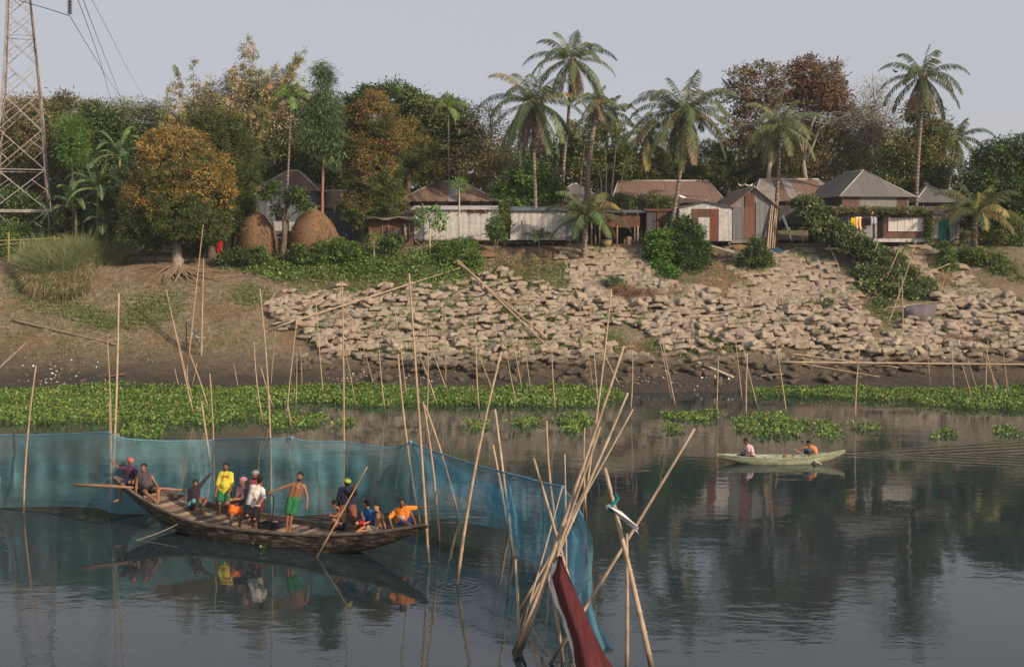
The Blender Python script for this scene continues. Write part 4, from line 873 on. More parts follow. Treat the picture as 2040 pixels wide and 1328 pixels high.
# ---------- papaya plants, shrubs, tall grass, climbing vines ----------
def papaya(label, bx, by, ty, Y, r, n=14, name='papaya_plant'):
    a = W(bx, by, Y); a.z = hz(a.x, Y); e = W(bx, ty, Y); t = thing(name, label, 'papaya plant', a, 'papaya plants')
    mb = MB(); mb.tube([a, a.lerp(e, .5), e], [.09, .07, .05], 7); mb.build('stem', plain('papaya_stem', (.34, .33, .22), .7), t, smooth=True)
    V, C = [], []; mb = MB()
    for k in range(n):
        az = k * 2.4; el = math.radians(60 - 95 * k / n); d = Vector((math.cos(az) * math.cos(el), math.sin(az) * math.cos(el), math.sin(el))); p = e + d * r * .8; mb.tube([e, p], [.018, .012], 4)
        m_ = 26; c = np.array(p) + R.normal(0, .10 * r, (m_, 3)); D = R.normal(0, 1, (m_, 3)) + np.array(d) * .6 + [0, 0, -.3]; V.append(leafpolys(c, D, R.normal(0, .4, (m_, 3)) + [0, -.2, 1], .34 * r, .12 * r)); C.append(pal([(.07, .13, .035), (.10, .16, .05)], m_, .15))
    mb.build('leaf_stalks', plain('leaf_stalk', (.2, .25, .1), .6), t); polyobj('leaves', V, C, LEAF, t)
papaya('papaya plant with wide grey green leaves at the left end of the white shed', 856, 480, 440, 89, 1.25)
papaya('tall thin papaya plant with small tuft above the white shed roof', 915, 478, 372, 88.8, .75, 12)
papaya('small papaya sapling below the left half of the white shed', 745, 500, 480, 88.5, .7, 9)
def shrub(label, blobs, Y, n, name='shrub', cat='shrub', group='shrubs on the bank', foot=None, **kw):
    bl = [B(*b_, Y + dy) for *b_, dy in blobs]; c = bl[0][0]; x = sum(b_[0][0] for b_ in bl) / len(bl)
    p0 = Vector((x, Y + .3, hz(x, Y + .3))); t = thing(name, label, cat, p0, group)
    mb = MB()
    for k, b_ in enumerate(bl):
        e = Vector(b_[0]); mb.tube([p0, p0.lerp(e, .6) + Vector((0, 0, .1)), e], [.05, .035, .015], 5)
    mb.build('stems', BARK, t); crownmesh('foliage', t, bl, n, **kw); return t
shrub('bright green creeper mass at the foot of the bending palm, left of the darker bush', [(1308, 478, 20, 18, .2), (1302, 502, 17, 20, -.2), (1322, 510, 18, 26, -.4), (1312, 535, 16, 14, -1), (1336, 548, 18, 14, -1.6), (1345, 568, 20, 9, -2.3), (1316, 492, 14, 30, -.3), (1330, 470, 12, 14, .3)], 88.6, 15000, leaf=(.17, .13), cols=[(.07, .14, .03), (.10, .18, .04), (.045, .09, .022)], cr=.24, shell=.7)
shrub('darker leafy bush under the bending palm, right of the bright creeper', [(1358, 446, 20, 14, .4), (1380, 462, 20, 18, .2), (1362, 482, 20, 20, 0), (1392, 495, 20, 18, -.2), (1372, 512, 20, 20, -.6), (1398, 524, 15, 14, -.8), (1380, 540, 20, 13, -1.4), (1356, 510, 12, 24, -.5), (1404, 545, 9, 8, -1.4)], 88.8, 17000, leaf=(.22, .09), cols=[(.045, .085, .028), (.06, .10, .03), (.03, .06, .02)], cr=.26, shell=.55)
shrub('dark leafy shrub in front of the gabled shack', [(1505, 515, 28, 24, 0), (1490, 525, 20, 18, 0), (1520, 520, 20, 22, 0), (1508, 490, 16, 16, .3)], 87.6, 7000, leaf=(.24, .07), cols=DARKG + MIDG, cr=.22)
shrub('round blue green shrub beside the dry brush', [(1222, 566, 20, 13, 0), (1208, 574, 14, 9, 0)], 85.2, 3500, leaf=(.15, .06), cols=[(.06, .09, .05)], cr=.2)
shrub('small green shrub right of the first white shed', [(987, 450, 14, 18, 0), (992, 465, 12, 12, 0), (982, 462, 9, 12, 0)], 89, 3000, leaf=(.2, .08), cols=MIDG, cr=.2)
shrub('low leafy shrub at the foot of the rusty shack', [(785, 482, 16, 14, 0), (770, 488, 14, 10, 0)], 88.6, 2600, leaf=(.2, .09), cols=MIDG, cr=.2)
shrub('bright green shrub heap below the tall thin papaya', [(905, 498, 22, 12, 0), (928, 508, 24, 14, -.4), (884, 490, 12, 9, .3), (938, 490, 9, 9, .2), (910, 484, 9, 8, .3), (945, 520, 16, 9, -.8), (890, 512, 20, 9, -.5)], 88.5, 9000, leaf=(.16, .10), cols=GREEN, cr=.25)
shrub('bushy weeds in front of the right haystack', [(648, 505, 22, 9, 0), (690, 505, 26, 10, -.3), (620, 515, 22, 8, -.5), (672, 488, 14, 12, .2), (700, 492, 10, 9, 0), (640, 492, 9, 9, .1)], 88.3, 7000, leaf=(.18, .10), cols=GREEN + MIDG, cr=.25)
shrub('bushy weeds in front of the left haystack', [(498, 510, 18, 9, 0), (520, 503, 9, 9, .1), (475, 505, 9, 8, .1), (452, 510, 14, 9, 0), (595, 498, 9, 8, 0)], 88, 4200, leaf=(.22, .09), cols=MIDG + DARKG, cr=.25)
shrub('small dark shrub on the sandbags left of the cloth sling', [(1640, 612, 20, 16, 0), (1630, 632, 24, 14, -.5), (1650, 648, 18, 14, -.9)], 82.8, 5000, leaf=(.16, .12), cols=[(.05, .09, .045), (.07, .11, .05)], cr=.22)
shrub('sprawling vine patch at the top right of the bank', [(1945, 512, 24, 12, 0), (1975, 520, 26, 13, -.4), (2000, 545, 26, 14, -1.2), (2030, 565, 24, 14, -2), (1925, 505, 14, 10, 0)], 88.6, 9000, leaf=(.18, .13), cols=OLIVE + MIDG, cr=.25)
shrub('green weeds hanging below the green door', [(1885, 500, 12, 20, 0), (1888, 525, 12, 14, -.8)], 88.3, 3000, leaf=(.15, .08), cols=GREEN, cr=.2)
shrub('mid green bushes behind the bamboo rail at the left edge', [(20, 470, 40, 26, 0), (70, 480, 36, 22, 0), (-20, 490, 30, 20, 0), (100, 500, 20, 16, 0), (30, 500, 40, 16, -.5)], 93, 12000, leaf=(.2, .10), cols=MIDG + GREEN, cr=.3)
shrub('creeper hanging between the two white sheds', [(1005, 410, 8, 14, 0), (1007, 435, 7, 18, 0)], 91, 2200, leaf=(.16, .10), cols=OLIVE + MIDG, cr=.2)
shrub('creeper sprawling over the low roofs left of the bending palm', [(1265, 408, 30, 12, 0), (1300, 402, 30, 12, 0), (1325, 410, 20, 14, 0), (1235, 400, 22, 12, 0)], 94, 7000, leaf=(.2, .10), cols=OLV + MIDG, cr=.3)
shrub('weedy bushes under the far right trees', [(1980, 470, 30, 16, 0), (2030, 480, 30, 20, 0), (1915, 475, 14, 10, 0), (2010, 445, 26, 20, .5)], 92.5, 9000, leaf=(.2, .10), cols=OLIVE + MIDG, cr=.3)
shrub('brown tangled brush heap below the creeper bush', [(1270, 592, 28, 12, 0), (1320, 596, 34, 14, 0), (1355, 588, 20, 12, .3), (1240, 580, 16, 10, .2)], 84.3, 9000, name='brush_heap', cat='brush', group=None, leaf=(.40, .025), cols=DRY + [(.12, .07, .05)], cr=.3, droop=0)
shrub('brown dead twig bush above the slumped sandbags', [(1462, 606, 20, 13, 0)], 83.6, 2200, name='twig_bush', cat='brush', group=None, leaf=(.40, .02), cols=DRY, cr=.3, droop=0)
shrub('heap of dead twigs lying on the shore at the right', [(1900, 684, 36, 9, 0), (1960, 688, 40, 9, 0)], 78.4, 4500, name='twig_heap', cat='brush', group=None, leaf=(.50, .022), cols=DRY + [(.20, .15, .12)], cr=.3, droop=0)
shrub('dead twigs standing in the water behind the pole tangle', [(1272, 820, 16, 9, 0), (1290, 828, 18, 8, 0)], 60.5, 900, name='twig_heap', cat='brush', group=None, leaf=(.50, .022), cols=DRY + [(.20, .15, .12)], cr=.3, droop=0) if False else None
# vine covered frame running down the slope
path = [(1770, 520, 86.8, 28), (1800, 548, 86, 28), (1728, 570, 85.2, 24), (1762, 592, 84.4, 28), (1795, 600, 84.2, 20), (1835, 585, 85, 18), (1722, 540, 86, 18), (1732, 625, 83.2, 20), (1790, 575, 85, 24), (1605, 405, 90.8, 26), (1625, 430, 90, 30), (1650, 455, 89.2, 30), (1685, 470, 88.5, 28), (1715, 490, 87.8, 30), (1745, 515, 87, 32), (1765, 545, 86, 32), (1780, 575, 85, 36), (1810, 590, 84.5, 30), (1760, 610, 83.6, 24), (1745, 635, 82.8, 18), (1830, 570, 85.4, 26)]
bl = []
for x, y, Y, r in path: bl.append(B(x, y, r * 1.1, r * .62, Y, r * .9)); bl.append(B(x + r * .6, y + r * .5, r * .8, r * .5, Y - .3, r * .6))
t = thing('vine_trellis', 'long gourd vine covered trellis tumbling down the slope on the right', 'vine', G(1745, 600), None)
crownmesh('foliage', t, bl, 80000, leaf=(.17, .14), cols=[(.075, .11, .04), (.10, .135, .05), (.055, .085, .035), (.14, .14, .065)], cr=.25, shell=.6, T=ROUND)
mb = MB()
for (a, b_, Y0, Y1) in (((1600, 480), (1600, 400), 90, 90), ((1650, 500), (1650, 440), 89, 89), ((1700, 540), (1705, 470), 87.6, 87.6), ((1722, 560), (1750, 480), 86.5, 86.5), ((1745, 600), (1790, 500), 85, 85), ((1600, 420), (1715, 480), 90.2, 87.5), ((1650, 485), (1720, 640), 89, 83.5), ((1785, 500), (1868, 600), 87.5, 83.6)):
    mb.tube([W(*a, Y0), W(*b_, Y1)], .035, 5)
mb.build('frame_poles', BAMBOO, t)
mb = MB()
for (q_, Y0, Y1) in ((((1700, 505), (1704, 545), (1716, 580), (1730, 592), (1728, 565), (1718, 540), (1711, 505)), 87, 84.6),):
    ys0 = [p[1] for p in q_]; pts = [W(p[0], p[1], Y0 + (Y1 - Y0) * (p[1] - min(ys0)) / (max(ys0) - min(ys0)) + .35) for p in q_]; mb.slab(pts, .02)
mb.build('netting', plain('dark_plastic_netting', (.07, .07, .08), .7), t)
# tall grass tussocks
def tussock(label, cx, cy, n, rx, Y, h, dense=True):
    g = W(cx, cy, Y); g.z = hz(g.x, Y); V, C = [], []; r = rx / S(Y)
    nsub = 26; sth = R.random(nsub) * 6.28; srd = R.random(nsub) ** .5 * r * .9; si = R.integers(0, nsub, n); th = R.random(n) * 6.28; rad = R.random(n) * r * .55; x = g.x + np.cos(sth[si]) * srd[si] + np.cos(th) * rad * .35; y = g.y + np.sin(sth[si]) * srd[si] * .6 + np.sin(th) * rad * .3; z = H(x, y); hs = (.6 + .55 * R.random(nsub))[si]
    D = np.stack([np.cos(th), np.sin(th) * .7, 0 * th], 1) * (.08 + .42 * rad / r)[:, None] + R.normal(0, .22, (n, 3)); D[:, 2] = 1; D = unit(D); L = h * hs * (.45 + .55 * R.random(n)); P = np.stack([x, y, z], 1)
    gr = pal([(.12, .15, .065), (.16, .19, .09), (.10, .135, .055), (.2, .18, .1)], n, .2); dry = (R.random(n) < .0) ; 
    seg = 4
    for k in range(seg):
        P2 = P + D * (L / seg)[:, None]; B_ = unit(np.cross(D, R.normal(0, 1, (n, 3)))) * (.016 * (1 - k / seg * .8)); B2 = B_ * .7
        V.append(np.stack([P - B_, P + B_, P2 + B2, P2 - B2], 1)); C.append(gr); P = P2; D = unit(D + np.stack([np.cos(th) * .16, np.sin(th) * .1 - .05, -.16 + 0 * th], 1) * (.4 + R.random((n, 1))))
    return tag(polyobj('tall_grass', V, C, LEAF, origin=g), label, 'grass', 'tall grass tussocks on the left bank')
tussock('broad tussock of tall green grass at the left end of the bank', 120, 550, 9000, 66, 86.6, 2.9)
tussock('tall green grass clump on the right side of the big tussock', 200, 530, 5000, 55, 88, 2.1)
n = 6000; q = scatter([(35, 540), (190, 540), (180, 590), (110, 605), (50, 590)], n); g = ground(q[:, 0], q[:, 1]); D = R.normal(0, .25, (n, 3)) + [0, -.35, -.2]; D[:, 2] -= .3
V = leafpolys(g + np.stack([0 * g[:, 0], -.15 - 0 * g[:, 0], .3 + .6 * R.random(n)], 1), D, R.normal(0, 1, (n, 3)), .9 * (.4 + .6 * R.random(n)), .035, LONG)
tag(polyobj('dry_grass', V, pal([(.19, .15, .09), (.13, .12, .06), (.10, .12, .05), (.15, .11, .07)], n), LEAF, origin=G(110, 570)), 'brown dead grass skirt hanging below the big green tussock', 'grass')
# ---------- houses ----------
M_RUSTR = corrugated('old_rusty_roof_iron', [(.24, .13, .09), (.20, .11, .08), (.33, .27, .24)], .8, rust=.5, rustcol=(.22, .11, .07))
def hut(name, label, cx, pw, Y, depth, eave_py, base_py, ridge_py, kind, wall, roof, ov=.35, inset=1.6, yaw=0., cat='house', group='tin houses of the village', walls=True, floor=None, ridge_h=None, base_z=None, skew=0., rt=.05):
    s = S(Y); w_ = pw / s; p = W(cx, 495, Y); ze = W(cx, eave_py, Y).z
    zb = W(cx, base_py, Y).z if base_z is None else base_z
    ry = Y + (depth / 2 if kind in ('hipx', 'gablex') else (inset if kind == 'hipy' else -ov if kind == 'gabley' else depth))
    zr = W(cx, ridge_py, ry).z
    t = thing(name, label, cat, (p.x, Y, zb), group, rz=yaw)
    ze -= zb; zr -= zb; h = w_ / 2; d = depth
    mb = MB(); gz = -.3 if floor is None else 0
    T = .04
    if walls:
        if kind == 'gabley':
            mb.slab([(-h, 0, gz), (h, 0, gz), (h, 0, ze), (0, 0, zr - .1), (-h, 0, ze)], T); mb.slab([(h, d, gz), (-h, d, gz), (-h, d, ze), (0, d, zr - .1), (h, d, ze)], T)
        else:
            mb.slab([(-h, 0, gz), (h, 0, gz), (h, 0, ze), (-h, 0, ze)], T); mb.slab([(h, d, gz), (-h, d, gz), (-h, d, ze), (h, d, ze)], T)
        if kind == 'gablex':
            mb.slab([(h, T, gz), (h, d - T, gz), (h, d - T, ze), (h, d / 2, zr - .1), (h, T, ze)], T); mb.slab([(-h, d - T, gz), (-h, T, gz), (-h, T, ze), (-h, d / 2, zr - .1), (-h, d - T, ze)], T)
        else:
            mb.slab([(h, T, gz), (h, d - T, gz), (h, d - T, ze), (h, T, ze)], T); mb.slab([(-h, d - T, gz), (-h, T, gz), (-h, T, ze), (-h, d - T, ze)], T)
        mb.build('wall', wall, t, local=True)
    mb = MB(); H_, D0, D1 = h + ov, -ov, d + ov; cap = MB()
    if kind in ('hipx', 'gablex'):
        i_ = inset if kind == 'hipx' else 0; ym = d / 2; drop = (zr - ze) * ov / (d / 2); e = ze - drop + .06; a, b_ = (-H_ + i_, ym, zr), (H_ - i_, ym, zr)
        mb.slab([(-H_, D0, e), (H_, D0, e), b_, a], rt); mb.slab([(H_, D1, e), (-H_, D1, e), a, b_], rt)
        if i_: mb.slab([(H_, D0, e), (H_, D1, e), b_], rt); mb.slab([(-H_, D1, e), (-H_, D0, e), a], rt)
        cap.tube([a, b_], .07, 6)
        if i_:
            for c_ in ((-H_, D0, e), (-H_, D1, e)): cap.tube([a, c_], .045, 5)
            for c_ in ((H_, D0, e), (H_, D1, e)): cap.tube([b_, c_], .045, 5)
    elif kind in ('hipy', 'gabley'):
        i_ = inset if kind == 'hipy' else 0; drop = (zr - ze) * ov / h; e = ze - drop + .06; a, b_ = (0, D0 + i_, zr), (skew, D1 - i_, zr)
        mb.slab([(H_, D0, e), (H_, D1, e), b_, a], rt); mb.slab([(-H_, D1, e), (-H_, D0, e), a, b_], rt)
        if i_: mb.slab([(-H_, D0, e), (H_, D0, e), a], rt); mb.slab([(H_, D1, e), (-H_, D1, e), b_], rt)
        cap.tube([a, b_], .07, 6)
        if i_:
            for c_ in ((-H_, D0, e), (H_, D0, e)): cap.tube([a, c_], .045, 5)
    else:   # mono pitch, front edge at eave height
        mb.slab([(-H_, D0, ze + .06), (H_, D0, ze + .06), (H_, D1, zr + .06), (-H_, D1, zr + .06)], rt)
    mb.build('roof', roof, t, local=True)
    if cap.v: cap.build('ridge_cap', M_TRIM if name != 'dim' else roof, t, smooth=True, local=True)
    t['_'] = 0; del t['_']
    HT[label] = (p.x, Y, zb, h, d, ze)
    return t
HT = {}
def on(t, px, py, dy=-.03):          # photo pixel on the front plane of hut t -> local coordinates
    p = W(px, py, t.location.y + dy); v = Vector((p.x, p.y, p.z)) - Vector(t.location)
    c, s_ = math.cos(-t.rotation_euler.z), math.sin(-t.rotation_euler.z); return Vector((v.x * c - v.y * s_, v.x * s_ + v.y * c, v.z))
def panel(t, name, px0, px1, py0, py1, mat, dy=-.03, th=.03):
    a = on(t, px0, py1, dy); b_ = on(t, px1, py0, dy); mb = MB(); mb.box(((a.x + b_.x) / 2, a.y, (a.z + b_.z) / 2), (abs(b_.x - a.x), th, abs(b_.z - a.z)))
    return mb.build(name, mat, t, local=True)
def post(t, px, py0, py1, r=.06, dy=-.05, name='post', mat=None):
    mb = MB(); mb.tube([on(t, px, py1, dy), on(t, px + .5, py0, dy)], r, 7); return mb.build(name, mat or M_WOOD, t, smooth=True, local=True)
def rafters(t, px0, px1, py, n, dy=-.3):
    for k in range(n):
        p = on(t, px0 + (px1 - px0) * k / (n - 1), py, dy); mb = MB(); mb.box(p, (.06, .35, .07)); mb.build('rafter_end', M_WOODP, t, local=True)

t = hut('tin_house', 'blue grey tin house with rusty hip roof behind the left haystack', 572, 118, 93, 6, 377, 462, 340, 'hipx', M_BLUE, M_RUSTR, inset=2.2)
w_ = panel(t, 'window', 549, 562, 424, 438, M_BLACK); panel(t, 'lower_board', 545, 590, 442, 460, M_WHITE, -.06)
t = hut('tin_house', 'low blue grey tin house with rusty roof behind the right haystack', 672, 125, 94, 5, 411, 470, 380, 'gablex', M_BLUE, M_ROOFR)
t = hut('tin_shack', 'small rusty shack with flat laid sheets left of the white shed', 779, 88, 90.6, 3, 436, 482, 424, 'mono', M_RUSTH, M_WOOD, ov=.2, cat='shack', rt=.1)
mb = MB()
for k in range(9):
    a = on(t, 732 + k * 10.5, 436 - 3 * math.sin(k * 1.3), -.25); b_ = on(t, 742 + k * 10.5, 435 - 3 * math.sin((k + 1) * 1.3), -.25); mb.beam(a, b_, .9, .05)
mb.build('sagging_sheet', plain('old_tarpaulin', (.2, .19, .18), .8, .3), t, local=True)
for px in (761, 773, 815): post(t, px, 436, 478, .035, name='post')
panel(t, 'grey_panel', 772, 794, 457, 472, corrugated('small_grey_sheet', [(.33, .30, .27), (.28, .25, .22)], .8, rust=.2, horiz=True), -.06)
mb = MB(); mb.beam(on(t, 806, 446, -.15), on(t, 809, 476, -.2), .16, .03); mb.build('leaning_plank', M_WOODP, t, local=True)
t = hut('tin_house', 'long tin house with rust streaked hip roof behind the first white shed', 893, 178, 96, 6, 396, 440, 361, 'hipx', M_TAN, M_ROOFR, inset=3.0, ov=.5)
rafters(t, 805, 985, 397, 9, -.5)
t = hut('white_shed', 'long pale tin shed behind the papaya plants, left of its pair', 912, 173, 91, 3, 418, 478, 411, 'mono', M_WHITE, M_WHITE, ov=.25, cat='shed', group='pale tin sheds', floor=1)
rafters(t, 830, 990, 421, 8, -.2)
for px in (832, 870, 910, 950, 990): post(t, px, 477, 486, .07, .1, 'stilt')
panel(t, 'rusty_patch', 930, 972, 418, 425, M_RUST, -.02, .03); panel(t, 'floor_beam', 828, 997, 477, 479, M_WOOD, .02, .08)
t = hut('white_shed', 'long pale tin shed with dark base, behind the palm seedling', 1078, 132, 91, 3, 420, 478, 412, 'mono', M_WHITE, M_BLUE, ov=.25, cat='shed', group='pale tin sheds', floor=1)
panel(t, 'corner_trim', 1012.5, 1017, 420, 476, M_BLACK, -.02); panel(t, 'dark_base', 1017, 1125, 473, 482, M_BLACK, .03); post(t, 1046, 435, 480, .05, -.2, 'bamboo_post', BAMBOO); panel(t, 'pale_panel', 1127, 1143, 421, 479, M_BLUE, -.02)
for px in (1030, 1065, 1100, 1135): post(t, px, 478, 486, .07, .1, 'stilt')
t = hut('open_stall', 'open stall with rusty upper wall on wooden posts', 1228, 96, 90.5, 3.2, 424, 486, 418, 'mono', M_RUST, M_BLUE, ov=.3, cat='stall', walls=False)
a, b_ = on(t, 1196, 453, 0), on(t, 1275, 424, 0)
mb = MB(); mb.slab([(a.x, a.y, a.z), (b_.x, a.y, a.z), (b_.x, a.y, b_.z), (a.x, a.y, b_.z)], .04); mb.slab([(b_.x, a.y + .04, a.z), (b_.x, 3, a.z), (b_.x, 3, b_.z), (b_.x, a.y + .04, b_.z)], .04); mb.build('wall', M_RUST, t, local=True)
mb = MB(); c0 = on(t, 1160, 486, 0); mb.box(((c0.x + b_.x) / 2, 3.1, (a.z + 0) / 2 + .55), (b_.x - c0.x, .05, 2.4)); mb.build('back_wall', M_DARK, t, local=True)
for px in (1178, 1194, 1229, 1264, 1270): post(t, px, 430 if px < 1190 else 450, 490, .07 if px != 1264 else .04)
for px in (1170, 1186): post(t, px, 450, 488, .05, .8)
rafters(t, 1196, 1270, 426, 4, -.25)
pz = G(1208, 486)
tt = thing('wicker_basket', 'round wicker basket standing in the shade of the open stall', 'basket', W(1208, 484, 91.6)); tt.location.z = hz(tt.location.x, 91.6)
mb = MB(); bp = Vector(tt.location)
mb.tube([bp, bp + Vector((0, 0, .25)), bp + Vector((0, 0, .5))], [.28, .38, .42], 14); mb.build('bowl', plain('wicker', (.38, .28, .13), .8, .4, 20, .02), tt, smooth=True)
mb = MB(); mb.tube([bp + Vector((math.cos(k * .45) * .43, math.sin(k * .45) * .43, .5)) for k in range(15)], .03, 5); mb.build('rim', M_WOODP, tt)
tt = thing('wooden_drum', 'round wooden drum leaning against the post in the open stall', 'drum', W(1252, 484, 91.3)); tt.location.z = hz(tt.location.x, 91.3) ; bp = Vector(tt.location) + Vector((0, 0, .35))
mb = MB(); mb.tube([bp + Vector((0, -.2, 0)), bp + Vector((0, .2, .05))], .34, 16); mb.build('barrel', plain('wicker', (.38, .28, .13)), tt, smooth=True); mb = MB(); mb.tube([bp + Vector((0, -.23, 0)), bp + Vector((0, -.17, 0))], .36, 16); mb.build('hoop', M_WOOD, tt)
t = hut('tin_house', 'grey tin house with hip roof half hidden by the young yellow stemmed palm', 1148, 110, 98, 5, 400, 440, 366, 'hipx', M_RUST, M_ROOFG, inset=2.4)
t = hut('tin_house', 'long house with plain brown roof and pale ridge behind the bending palm', 1330, 200, 99, 6.5, 398, 440, 360, 'hipx', M_TAN, M_ROOFB, inset=.9, ov=.6)
t = hut('tin_shack', 'dark rounded shed half buried in the creeper bush', 1318, 60, 91.5, 3, 421, 482, 414, 'mono', M_DARK, M_RUST, ov=.15, cat='shack')
panel(t, 'rusty_panel', 1308, 1330, 420, 470, M_RUST)
t = hut('tin_house', 'small brown roofed hut peeking over the stall roof', 1255, 50, 94, 3, 415, 440, 404, 'hipx', M_RUST, M_ROOFB, inset=1.2)
t = hut('tin_shack', 'patched white and rust tin shack on short stilts with small gable', 1405, 104, 90.4, 3.2, 414, 480, 400, 'gabley', M_WHITE, M_ROOFG, ov=.2, cat='shack', floor=1)
pn = [(1353, 1377, 416, 479, M_WHITE), (1377, 1391, 416, 450, M_RUST), (1391, 1415, 416, 433, M_RUST), (1391, 1414, 433, 478, M_WHITE), (1414, 1431, 416, 480, plain('solid_rust_sheet', (.15, .055, .035), .8, .25)), (1431, 1457, 416, 480, M_WHITE)]
for i, q_ in enumerate(pn): panel(t, 'wall_panel', *q_[:4], q_[4], -.03 - .006 * i, .02)
for px in (1358, 1404, 1452): post(t, px, 479, 488, .09, .05, 'stilt')
panel(t, 'floor_beam', 1356, 1457, 480, 482, M_BLACK, -.01, .06)
tt = tag(None or panel(t, 'ramp', 1400, 1401, 486, 487, M_WOODP), None)
mb = MB(); mb.beam(W(1410, 488, 89.6), W(1463, 503, 88), .8, .06); tag(mb.build('boardwalk', M_WOODP, origin=W(1435, 495, 89)), 'grey plank laid below the patched shack on stilts', 'plank')
t = hut('tin_shack', 'gabled shack of rusty and grey upright sheets beside the leaning poles', 1500, 92, 90.8, 9, 411, 476, 372, 'gabley', M_TAN, M_ROOFB, ov=.3, cat='shack')
for i, q_ in enumerate([(1459, 1482, 412, 476, M_TAN), (1482, 1504, 412, 476, plain('dull_rust_sheet', (.16, .075, .055), .8, .3)), (1484, 1503, 385, 412, M_RUST), (1505, 1546, 402, 474, M_BLUE if False else corrugated('grey_streaked_iron', [(.25, .25, .26), (.17, .15, .14), (.28, .28, .28)], .8, rust=.2))]): panel(t, 'wall_panel', *q_[:4], q_[4], -.03 - .006 * i, .02)
t = hut('tin_house', 'tin house with broad striped rust and grey roof behind the gabled shack', 1590, 170, 97, 7, 397, 440, 357, 'hipx', M_DARK, M_ROOFR, inset=1.4, ov=.4)
t = hut('tin_house', 'big house with tall grey hip roof above the laundry shed', 1742, 140, 92.5, 8, 386, 440, 340, 'hipy', M_TAN, M_ROOFG, inset=2.6, ov=.4, yaw=math.radians(9))
for i, q_ in enumerate([(1718, 1746, 388, 416, plain('maroon_sheet', (.13, .075, .065), .8, .25)), (1746, 1797, 388, 416, corrugated('pale_grey_sheet', [(.33, .32, .30), (.37, .36, .34)], .9, rust=.05)), (1797, 1806, 388, 416, M_BLUE)]): 
    pass
_, _, _, h, d, ze = HT['big house with tall grey hip roof above the laundry shed']
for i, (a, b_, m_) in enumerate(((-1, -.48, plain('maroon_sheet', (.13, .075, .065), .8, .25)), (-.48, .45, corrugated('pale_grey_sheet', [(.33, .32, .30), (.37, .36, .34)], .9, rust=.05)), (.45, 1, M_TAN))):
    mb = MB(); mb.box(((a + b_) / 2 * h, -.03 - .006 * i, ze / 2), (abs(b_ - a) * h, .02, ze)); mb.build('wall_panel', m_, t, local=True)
mb = MB(); mb.box((-h - .02, d / 2, ze / 2), (.03, d * .96, ze)); mb.build('shaded_side_wall', M_DARK, t, local=True)  # shade on the left side, away from the sun, put in as a darker sheet colour
t = hut('tin_shed', 'low vine roofed shed with laundry and a white board, below the big house', 1748, 190, 90.3, 2.6, 419, 474, 411, 'mono', M_WHITE, M_ROOFG, ov=.3, cat='shed')
for i, q_ in enumerate([(1652, 1686, 420, 470, M_BLUE), (1686, 1748, 420, 474, corrugated('grey_white_sheet', [(.45, .45, .45), (.5, .5, .49)], .8, rust=.08)), (1757, 1845, 420, 474, M_TAN), (1757, 1836, 462, 474, M_RUST)]): panel(t, 'wall_panel', *q_[:4], q_[4], -.03 - .006 * i, .02)
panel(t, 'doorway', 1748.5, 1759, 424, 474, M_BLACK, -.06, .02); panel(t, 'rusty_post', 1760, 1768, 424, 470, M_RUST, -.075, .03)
bd = panel(t, 'white_board', 1769.5, 1840, 434, 461, M_WHITEP, -.13, .04)
for k, px in enumerate((1788, 1801.5, 1817)): panel(t, 'board_joint', px, px + 1, 434, 461, M_WOOD, -.158, .01)
mb = MB(); q_ = [on(t, 1648 + 6 * k, 419.5 + 1.5 * math.sin(k), -.35 + .2 * math.sin(k * 2)) for k in range(34)]
crv = crownmesh('roof_vine', t, [(tuple(Vector(t.location) + p), (.3, .35, .12)) for p in q_], 9000, leaf=(.14, .10), cols=OLIVE + DRY + MIDG, cr=.18)
crownmesh('hanging_vine', t, [B(1851, 430 + 10 * k, 5, 8, 90) for k in range(5)] , 2200, leaf=(.14, .10), cols=OLIVE + MIDG, cr=.15)
for k in range(3): post(t, (1690, 1743, 1845)[k], 422, 475, .045, -.12, 'post', M_WOODP)
# laundry hanging under the eave
def cloth(label, px0, px1, py0, py1, mat, cat='laundry', seed=0):
    mb = MB(); Yc = 89.75; n = 9; P = []
    for j in range(7):
        P.append([W(px0 + (px1 - px0) * i / (n - 1) + (.6 * math.sin(j + seed)), py0 + (py1 - py0) * j / 6, Yc + .06 * math.sin(i * 1.5 + seed) * (j + 1) / 6) for i in range(n)])
    mb.grid(P); o = mb.build('laundry', mat, origin=W((px0 + px1) / 2, py0, Yc), smooth=True); md = o.modifiers.new('s', 'SOLIDIFY'); md.thickness = .015; return tag(o, label, cat, 'laundry hung below the vine roof')
cloth('bright yellow cloth hung at the left end of the laundry', 1694, 1703, 434, 451, plain('yellow_cloth', (.75, .55, .02), .8, .1), seed=1)
m, nt, b, _ = newmat('orange_print'); tc = N_(nt, 'ShaderNodeTexCoord'); n = noise(nt, tc.outputs['Object'], 7, 3); nt.links.new(ramp(nt, n.outputs[0], [(.46, (.80, .27, .03)), (.54, (.82, .68, .48))]).outputs[0], b.inputs[0]); b.inputs['Roughness'].default_value = .85
cloth('orange and cream printed cloth hung beside the yellow one', 1703, 1715.5, 432, 457, m, seed=2)
cloth('black cloth hung in the middle of the laundry', 1718, 1734, 435, 449, plain('black_cloth', (.012, .012, .016), .9, .1), seed=3); cloth('pale grey shirt hung at the right end of the laundry', 1735, 1747, 431, 447, plain('pale_shirt', (.42, .42, .46), .8, .1), seed=4)
mb = MB(); mb.tube([W(1690, 432, 89.76), W(1720, 433.5, 89.76), W(1749, 431, 89.76)], .012, 4); tag(mb.build('washing_line', M_WOOD, origin=W(1690, 432, 89.76)), 'thin washing line under the vine covered roof', 'washing line')
